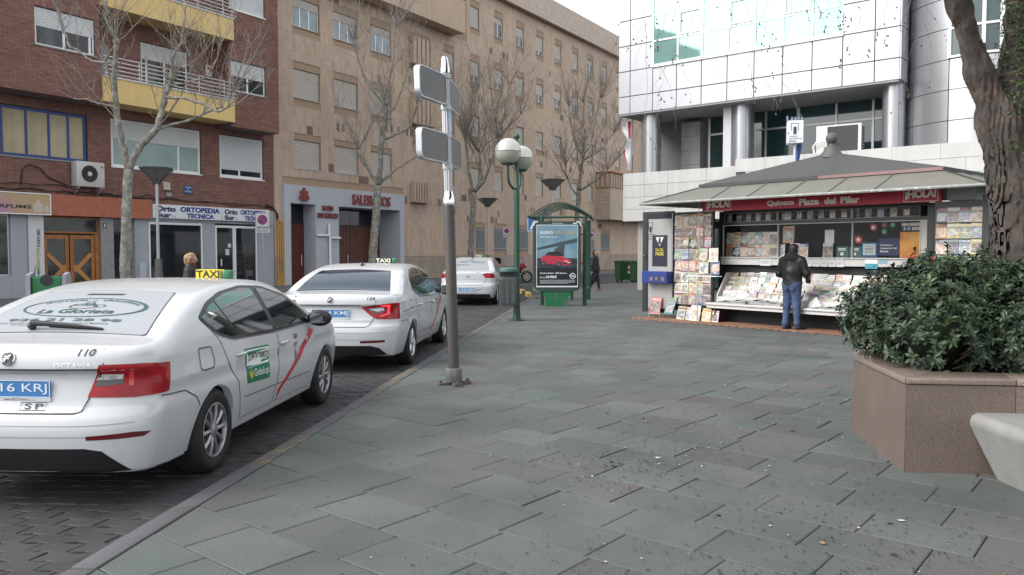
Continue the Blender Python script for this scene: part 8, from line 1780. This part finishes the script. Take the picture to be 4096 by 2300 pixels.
b = MB(T(0, -.056, 2.77)); b.poly([(.04 * math.cos(a), 0, .10 + .035 * math.sin(a)) for a in np.arange(10) * PI / 5]); b.poly([(-.04, 0, -.05), (.04, 0, -.05), (.05, 0, .06), (-.03, 0, .06)]); b.poly([(-.04, 0, -.05), (-.10, 0, -.2), (-.07, 0, -.2), (.0, 0, -.05)]); b.poly([(.04, 0, -.05), (.09, 0, -.2), (.06, 0, -.2), (.0, 0, -.05)]); b.build('walking_figure', BLACKT, pl_)
# ---- bins and containers
gb = thing('litter_bin', 'green litter bin between two grey concrete side slabs by the perfume shop', 'litter bin', (-11.95, 20.6, 0), R(18))
for x in (-.46, .36): b = MB(); yz(b, [(-.30, 0), (.30, 0), (.30, .92), (.18, 1.06), (-.30, 1.0)], x, x + .10); o = b.build('side_slab', mat('grey_concrete_slab', (.30, .31, .33), .8, var=.08, scale=3., streak=.1), gb)
b = MB(); b.box(-.355, .355, -.24, .24, .12, .96); o = b.build('body', mat('bright_green_bin', (.012, .14, .045), .45, var=.08), gb); bevel(o, .05, 3); b = MB(T(0, -.243, .86) @ RX(PI / 2)); b.cyl(.15, 0, .004, 20); b.build('opening', BLACKT, gb)
b = MB(T(0, 0, 1.0)); b.tube([(-.30, -.1, -.02), (-.28, -.1, .18), (-.22, -.1, .18), (-.20, -.1, -.02)], .012, 6); b.tube([(.0, -.1, -.02), (.02, -.1, .18), (.08, -.1, .18), (.10, -.1, -.02)], .012, 6); b.build('wire_loop', BLACKT, gb)
GC = mat('green_waste_container', (.025, .085, .032), .5, var=.08)
def container(label, p, rz, sc_):
    t = thing('waste_container', label, 'waste container', p, rz, 'green wheeled waste containers'); b = MB(); yz(b, [(-.38, .16), (.38, .16), (.46, 1.08), (-.46, 1.08)], -.52, .52); o = b.build('body', GC, t); b = MB(); yz(b, [(-.5, 1.08), (.5, 1.08), (.48, 1.16), (-.46, 1.20)], -.56, .56); o = b.build('lid', GC, t); bevel(o, .02, 2)
    for x in (-.4, .4):
        for y in (-.3, .3): b = MB(T(x, y, .09) @ RY(PI / 2)); b.cyl(.09, -.03, .03, 14); b.build('wheel', CBLACK, t)
    b = MB()
    for k in range(4): b.mi = k % 2; b.poly([(-.10, -.475 + .0, 1.0 - k * .13), (.02, -.475, 1.04 - k * .13), (.02, -.468, .91 - k * .13), (-.10, -.468, .87 - k * .13)][::-1])
    b.build('reflective_band', [mat('sign_red', (.42, .03, .05)), WHITE], t)
    b = MB()
    for k, w in enumerate((.2, .28, .3, .24, .18)): b.poly([(.12, -.47 + .004 * k, .92 - k * .06), (.12 + w, -.47 + .004 * k, .92 - k * .06), (.12 + w, -.467 + .004 * k, .945 - k * .06), (.12, -.467 + .004 * k, .945 - k * .06)])
    b.build('pale_print', mat('pale_print', (.45, .5, .45), .6), t); return t
container('green waste container with red and white stripe next to the concrete pier', (6.75, 41.4, -.1), R(12), 1); container('second green waste container half hidden behind the striped one', (6.15, 42.9, -.1), R(12), 1)
# ================================================================ PEOPLE AND MOTORCYCLE
def capsules(K, k=.05):
    A = np.array([c[0] for c in K], float); B = np.array([c[1] for c in K], float); ra = np.array([c[2] for c in K]); rb = np.array([c[3] for c in K]); ks = [c[5] if len(c) > 5 else k for c in K]
    def dist(i, x, y, z):
        ab = B[i] - A[i]; L2 = max(ab @ ab, 1e-9); px, py, pz = x - A[i][0], y - A[i][1], z - A[i][2]; t = np.clip((px * ab[0] + py * ab[1] + pz * ab[2]) / L2, 0, 1)
        return np.sqrt((px - ab[0] * t) ** 2 + (py - ab[1] * t) ** 2 + (pz - ab[2] * t) ** 2) - (ra[i] + (rb[i] - ra[i]) * t)
    def f(x, y, z):
        d = dist(0, x, y, z)
        for i in range(1, len(K)): d = smin(d, dist(i, x, y, z), ks[i])
        return d
    def which(V): return np.argmin(np.stack([dist(i, *V.T) for i in range(len(K))]), 0)
    return f, which
def person(label, loc, rz, K, mats, fold=.0, h=.017, hand=()):
    t = thing('person', label, 'person', loc, rz); f0, which = capsules(K)
    f = (lambda x, y, z: f0(x, y, z) + fold * np.sin(z * 42 + x * 25 + 8 * np.sin(y * 9)) * np.clip(1.5 - z, 0, 1)) if fold else f0
    pts = np.array([c[j] for c in K for j in (0, 1)]); V, Q = nets(f, pts.min(0) - .2, pts.max(0) + .2, h)
    for _ in range(2): g = grad(f, V); V = V - (f(*V.T) / np.maximum((g * g).sum(1), .3))[:, None] * g
    g = grad(f, V); g /= np.maximum(np.linalg.norm(g, axis=1), 1e-6)[:, None]; V[:, 2] = np.maximum(V[:, 2], .004); wm = np.array([c[4] for c in K])[which(V[Q].mean(1))]
    Vl = [tuple(p) for p in V]; Fl = [tuple(q) for q in Q]; Nl = [tuple(p) for p in g]; Ml = list(wm)
    for pts_, r0 in hand:                                  # separate fingers, joined to the palm
        b = MB(); b.tube(pts_, [r0, r0 * .95, r0 * .8][:len(pts_)] if len(pts_) == 3 else r0, 6); o = len(Vl); Vl += b.v; Fl += [tuple(i + o for i in q) for q in b.f]; Nl += [(0, 0, 1)] * len(b.v); Ml += [0] * len(b.f)
    me = np_mesh('body', Vl, Fl, mats, None, Ml); ob('body', me, t); return t
SKIN = mat('skin', (.42, .25, .18), .5); LEATH = mat('black_leather_jacket', (.012, .0115, .0115), .42, spec=.35, var=.3, scale=9., bump=.5, bscale=18); HOOD = mat('black_knit', (.008, .008, .009), .95); DENIM = mat('blue_denim', (.030, .052, .115), .85, var=.22, scale=6., col2=(.048, .075, .145), mixs=2.5, bump=.3, bscale=30); SHOE = mat('dark_trainer', (.03, .03, .04), .6); HAIRB = mat('black_hair', (.012, .010, .009), .6)
# man seen from behind: skin 0, jacket 1, jeans 2, shoes 3, hood 4, hair 5  (x right, y forward)
man = [((0, 0, .98), (0, .01, 1.16), .165, .175, 1), ((-.10, .0, 1.0), (-.13, .01, 1.34), .10, .115, 1), ((.10, .0, 1.0), (.13, .01, 1.34), .10, .115, 1), ((0, .0, 1.2), (0, .0, 1.40), .15, .14, 1), ((-.16, 0, 1.42), (.16, 0, 1.42), .085, .085, 1),
       ((-.22, .0, 1.40), (-.31, .02, 1.13), .078, .066, 1), ((-.31, .02, 1.13), (-.22, .22, 1.03), .062, .05, 1), ((.22, .0, 1.40), (.31, .02, 1.14), .078, .066, 1), ((.31, .02, 1.14), (.24, .20, 1.0), .062, .05, 1), ((-.2, .25, 1.02), (-.15, .33, 1.03), .038, .03, 0), ((.22, .23, .99), (.17, .31, 1.0), .038, .03, 0),
       ((-.09, .0, .93), (-.105, .0, .52), .115, .078, 2), ((-.105, .0, .52), (-.12, -.03, .12), .076, .062, 2), ((.09, .0, .93), (.10, .01, .52), .115, .078, 2), ((.10, .01, .52), (.13, -.01, .12), .076, .062, 2), ((-.08, -.04, .90), (.08, -.04, .90), .105, .105, 2), ((-.125, -.05, .12), (-.12, .0, .05), .065, .05, 2, .02), ((.135, -.03, .12), (.14, .0, .05), .065, .05, 2, .02),
       ((-.125, -.05, .045), (-.135, .16, .035), .045, .04, 3, .02), ((.14, -.03, .045), (.19, .18, .035), .045, .04, 3, .02), ((0, .01, 1.45), (0, .03, 1.56), .07, .062, 4), ((-.09, -.05, 1.47), (.09, -.05, 1.47), .075, .075, 4), ((0, -.06, 1.50), (0, -.02, 1.56), .09, .07, 4), ((0, .04, 1.64), (0, .035, 1.66), .092, .095, 5, .02), ((0, .09, 1.60), (0, .10, 1.57), .068, .055, 0, .03), ((.092, .05, 1.62), (.095, .05, 1.645), .018, .02, 0, .01), ((-.092, .05, 1.62), (-.095, .05, 1.645), .018, .02, 0, .01), ((0, .165, 1.61), (0, .17, 1.60), .016, .018, 0, .02)]
fing = [([(s * (.16 - k * .012), .34, 1.03 - k * .018), (s * (.145 - k * .012), .375, 1.02 - k * .018), (s * (.13 - k * .012), .385, .995 - k * .018)], .009) for s in (-1, 1) for k in range(4)] + [([(s * .19, .30, 1.055), (s * .165, .335, 1.07), (s * .15, .36, 1.065)], .010) for s in (-1, 1)]
mt = person('man in black leather jacket and blue jeans seen from behind at the kiosk', (5.72, 16.3, .006), R(-49.7), man, [SKIN, LEATH, DENIM, SHOE, HOOD, HAIRB], .004, .016, fing)
for s in (-1, 1): b = MB(); b.ball(.011, (s * .033, .155, 1.635), 8, 6); b.build('eye', mat('eye_dark', (.03, .02, .02), .3), mt)
b = MB(); b.box(-.022, .022, .150, .158, 1.565, 1.572); b.build('mouth', mat('lip', (.3, .1, .09), .5), mt)
b = MB()
for s in (-1, 1): b.poly([(s * .075 - .045, -.150, .80), (s * .075 + .045, -.150, .80), (s * .075 + .045, -.148, .89), (s * .075 - .045, -.148, .89)])
b.build('back_pocket', mat('dark_denim', (.03, .05, .11), .85), mt)
# woman walking past the shelter: skin 0, coat 1, jeans 2, shoes 3, hair 4, soles 5, scarf 1
COAT = mat('black_padded_coat', (.016, .015, .015), .7, var=.3, scale=8.); JNAVY = mat('navy_jeans', (.022, .026, .05), .85, var=.2, scale=6.); TRAIN = mat('red_grey_trainer', (.20, .08, .09), .6); SOLE = mat('white_sole', (.62, .60, .60), .6); HAIRD = mat('dark_brown_hair', (.022, .014, .011), .6)
wom = [((0, 0, .88), (0, .0, 1.12), .165, .15, 1), ((-.06, 0, .86), (.06, 0, .86), .155, .155, 1), ((0, .01, 1.1), (0, 0, 1.28), .15, .14, 1), ((-.12, 0, 1.28), (.12, 0, 1.28), .085, .085, 1), ((-.17, .0, 1.27), (-.24, -.02, 1.02), .075, .062, 1), ((-.24, -.02, 1.02), (-.21, .10, .80), .06, .045, 1), ((.17, .0, 1.27), (.24, .02, 1.02), .075, .062, 1), ((.24, .02, 1.02), (.23, -.02, .80), .06, .045, 1),
       ((-.205, .12, .77), (-.20, .14, .71), .036, .03, 0), ((.23, -.02, .77), (.23, -.01, .71), .036, .03, 0), ((-.085, .0, .80), (-.10, .09, .46), .105, .072, 2), ((-.10, .09, .46), (-.10, .14, .10), .07, .05, 2), ((.085, .0, .80), (.10, .02, .46), .105, .072, 2), ((.10, .02, .46), (.11, -.16, .12), .07, .05, 2), ((-.10, .12, .05), (-.11, .29, .045), .046, .038, 3, .02), ((.11, -.19, .05), (.13, -.03, .04), .046, .038, 3, .02), ((-.10, .11, .016), (-.11, .30, .016), .03, .028, 5, .01), ((.11, -.20, .016), (.13, -.02, .016), .03, .028, 5, .01),
       ((0, 0, 1.32), (0, .01, 1.38), .09, .075, 1), ((0, .015, 1.40), (0, .02, 1.46), .055, .055, 0), ((0, .045, 1.50), (0, .05, 1.53), .075, .082, 0, .02), ((0, -.02, 1.53), (0, .01, 1.56), .095, .088, 4, .02), ((-.07, -.02, 1.44), (-.06, .0, 1.52), .05, .05, 4, .02), ((.07, -.02, 1.44), (.06, .0, 1.52), .05, .05, 4, .02), ((0, .135, 1.505), (0, .14, 1.49), .014, .018, 0, .02)]
fing = [([(-.215 + k * .012, .15, .70), (-.213 + k * .012, .158, .665), (-.207 + k * .012, .15, .64)], .008) for k in range(4)] + [([(-.18, .15, .73), (-.172, .165, .70), (-.175, .165, .68)], .009)] + [([(.215 + k * .012, -.0, .70), (.215 + k * .012, .012, .675), (.215 + k * .012, -.0, .66)], .008) for k in range(4)] + [([(.205, .0, .73), (.20, .015, .70), (.21, .02, .68)], .009)]
w1_ = person('woman in black coat and navy jeans walking past the shelter with a handbag', (3.38, 32.6, .004), R(-158), wom, [SKIN, COAT, JNAVY, TRAIN, HAIRD, SOLE], .003, .017, fing)
w1_.rotation_euler = (0, 0, R(-128))
for s in (-1, 1): b = MB(); b.ball(.011, (s * .03, .118, 1.525), 8, 6); b.build('eye', mat('eye_dark', (.03, .02, .02), .3), w1_)
b = MB(); b.box(-.022, .022, .118, .126, 1.462, 1.468); b.build('mouth', mat('lip', (.3, .1, .09), .5), w1_)
hb2 = thing('handbag', 'black handbag hanging from the walking woman\'s hand', 'handbag', w1_.matrix_basis @ Vector((.23, -.0, .38)) if False else (0, 0, 0)); hb2.location = Vector((3.38, 32.6, 0)) + Matrix.Rotation(R(-128), 3, 'Z') @ Vector((.23, 0, .36)); hb2.rotation_euler = (0, 0, R(-128))
b = MB(); yz(b, [(-.19, 0), (.19, 0), (.14, .22), (-.14, .22)], -.06, .06); o = b.build('bag_body', HOOD, hb2); bevel(o, .03, 2); b = MB(); b.tube([(0, -.12, .2), (0, -.08, .31), (0, 0, .335), (0, .08, .31), (0, .12, .2)], .012, 6); b.build('bag_strap', HOOD, hb2)
# blonde woman passing behind the nearest taxi
HAIRY = mat('dark_blonde_hair', (.27, .17, .085), .5, var=.25, scale=20.); SCARF = mat('red_scarf', (.20, .02, .03), .8)
w2k = [(a, b_, ra, rb, (m if m != 5 else 3), *k) for a, b_, ra, rb, m, *k in wom[:18]] + [((0, 0, 1.32), (0, .02, 1.39), .095, .085, 1), ((0, .03, 1.38), (0, .06, 1.42), .07, .06, 5, .02), ((0, .015, 1.40), (0, .02, 1.46), .055, .055, 0), ((0, .05, 1.50), (0, .055, 1.53), .072, .080, 0, .02), ((0, -.02, 1.55), (0, .015, 1.575), .108, .095, 4, .02), ((0, -.06, 1.47), (0, -.05, 1.54), .075, .085, 4, .02), ((-.075, -.0, 1.47), (-.07, .02, 1.54), .042, .05, 4, .02), ((.075, -.0, 1.47), (.07, .02, 1.54), .042, .05, 4, .02), ((0, .138, 1.505), (0, .143, 1.49), .014, .018, 0, .02)]
w2_ = person('blonde woman in black quilted coat and red scarf behind the nearest taxi', (-6.92, 17.2, -.09), R(-82), w2k, [SKIN, COAT, JNAVY, SHOE, HAIRY, SCARF], .004, .016, fing)
for s in (-1, 1): b = MB(); b.ball(.011, (s * .03, .122, 1.525), 8, 6); b.build('eye', mat('eye_dark', (.03, .02, .02), .3), w2_)
b = MB(); b.box(-.022, .022, .120, .128, 1.462, 1.468); b.build('mouth', mat('lip', (.3, .1, .09), .5), w2_)
# ---- motorcycle parked at the far kerb, front wheel to the right
mc = thing('motorcycle', 'red and black touring motorcycle with top box parked behind the far taxi', 'motorcycle', (-.62, 43.0, -.1), R(8)); RED = mat('motorcycle_red', (.26, .012, .025), .25, coat=.6)
for x, rr in ((0, .31), (1.42, .31)):
    w = ob('wheel', None, mc); M0 = T(x, 0, rr) @ RX(PI / 2); b = MB(M0); b.lathe([(.22, -.05), (.27, -.07), (rr, -.035), (rr + .004, 0), (rr, .035), (.27, .07), (.22, .05)], 30); b.build('tyre', RUBBER, w, smooth=40)
    b = MB(M0); b.lathe([(.225, -.04), (.20, -.02), (.20, .02), (.225, .04)], 28); [b.tube([(.03 * math.cos(a), .03 * math.sin(a), 0), (.21 * math.cos(a), .21 * math.sin(a), 0)], .014, 5) for a in np.arange(5) * PI * .4]; b.cyl(.05, -.06, .06, 12); b.build('rim', ALLOY2, w, smooth=40); b = MB(M0); b.lathe([(.15, .062), (.10, .062), (.10, .066), (.15, .066)], 24, closed=True); b.build('brake_disc', ALLOY, w)
b = MB(); [b.tube([(1.42, s * .09, .31), (1.16, s * .09, .95)], [.028, .03], 8) for s in (-1, 1)]; b.build('front_fork', mat('gold_fork', (.42, .25, .06), .35, .8), mc, smooth=40)
fm, wh_ = capsules([((.72, 0, .70), (1.05, 0, .84), .16, .19, 0), ((1.05, 0, .86), (1.28, 0, .88), .18, .12, 0), ((.85, 0, .5), (1.0, 0, .62), .16, .17, 1), ((.35, 0, .42), (.75, 0, .45), .13, .18, 1), ((.15, 0, .80), (.66, 0, .74), .11, .13, 1), ((-.2, 0, .84), (.15, 0, .82), .08, .11, 0), ((1.25, 0, .92), (1.36, 0, .86), .09, .05, 1)], .06)
V, Q = nets(fm, (-.4, -.4, .1), (1.6, .4, 1.2), .03); g = grad(fm, V); g /= np.maximum(np.linalg.norm(g, axis=1), 1e-6)[:, None]; ob('fairing', np_mesh('fairing', V, Q, [RED, CBLACK], g, np.array([0, 0, 1, 1, 1, 0, 1])[wh_(V[Q].mean(1))]), mc)
b = MB(); pts = [(1.34, 1.0), (1.22, 1.22), (1.10, 1.38)]; [b.poly([(x0, -.17 + .03 * i, z0), (x1, -.15 + .04 * i, z1), (x1, .15 - .04 * i, z1), (x0, .17 - .03 * i, z0)]) for i, ((x0, z0), (x1, z1)) in enumerate(zip(pts, pts[1:]))]; b.build('windscreen', mat('smoky_screen', (.3, .32, .33), .05, spec=.8, alpha=.6), mc)
b = MB(); b.box(-.42, .02, -.24, .24, .98, 1.34); o = b.build('top_box', HOOD, mc); bevel(o, .10, 3); b = MB(); b.tube([(-.25, 0, .85), (-.2, 0, .99)], .05, 6); b.tube([(1.12, -.36, 1.02), (1.16, 0, 1.0), (1.12, .36, 1.02)], .018, 6); b.tube([(1.14, -.28, 1.03), (1.16, -.33, 1.2)], .008, 5); b.tube([(.02, -.14, .33), (.55, -.16, .28)], .05, 8); b.tube([(.0, -.06, .31), (.5, -.06, .38)], .03, 6); b.build('frame_tubes', CBLACK, mc, smooth=40)
b = MB(T(1.40, 0, .9) @ RY(PI / 2)); b.cyl(.05, 0, .02, 12); b.build('headlamp', CLEARL, mc); b = MB(); b.lathe([(.345, -.06), (.35, 0), (.345, .06)], 30) if False else None; M0 = T(1.42, 0, .31) @ RX(PI / 2); b.M = M0; a = np.linspace(.6, 2.4, 10); [b.poly([(.335 * math.cos(p), .335 * math.sin(p), -.06), (.335 * math.cos(q), .335 * math.sin(q), -.06), (.335 * math.cos(q), .335 * math.sin(q), .06), (.335 * math.cos(p), .335 * math.sin(p), .06)]) for p, q in zip(a, a[1:])]; b.build('mudguard', CBLACK, mc)
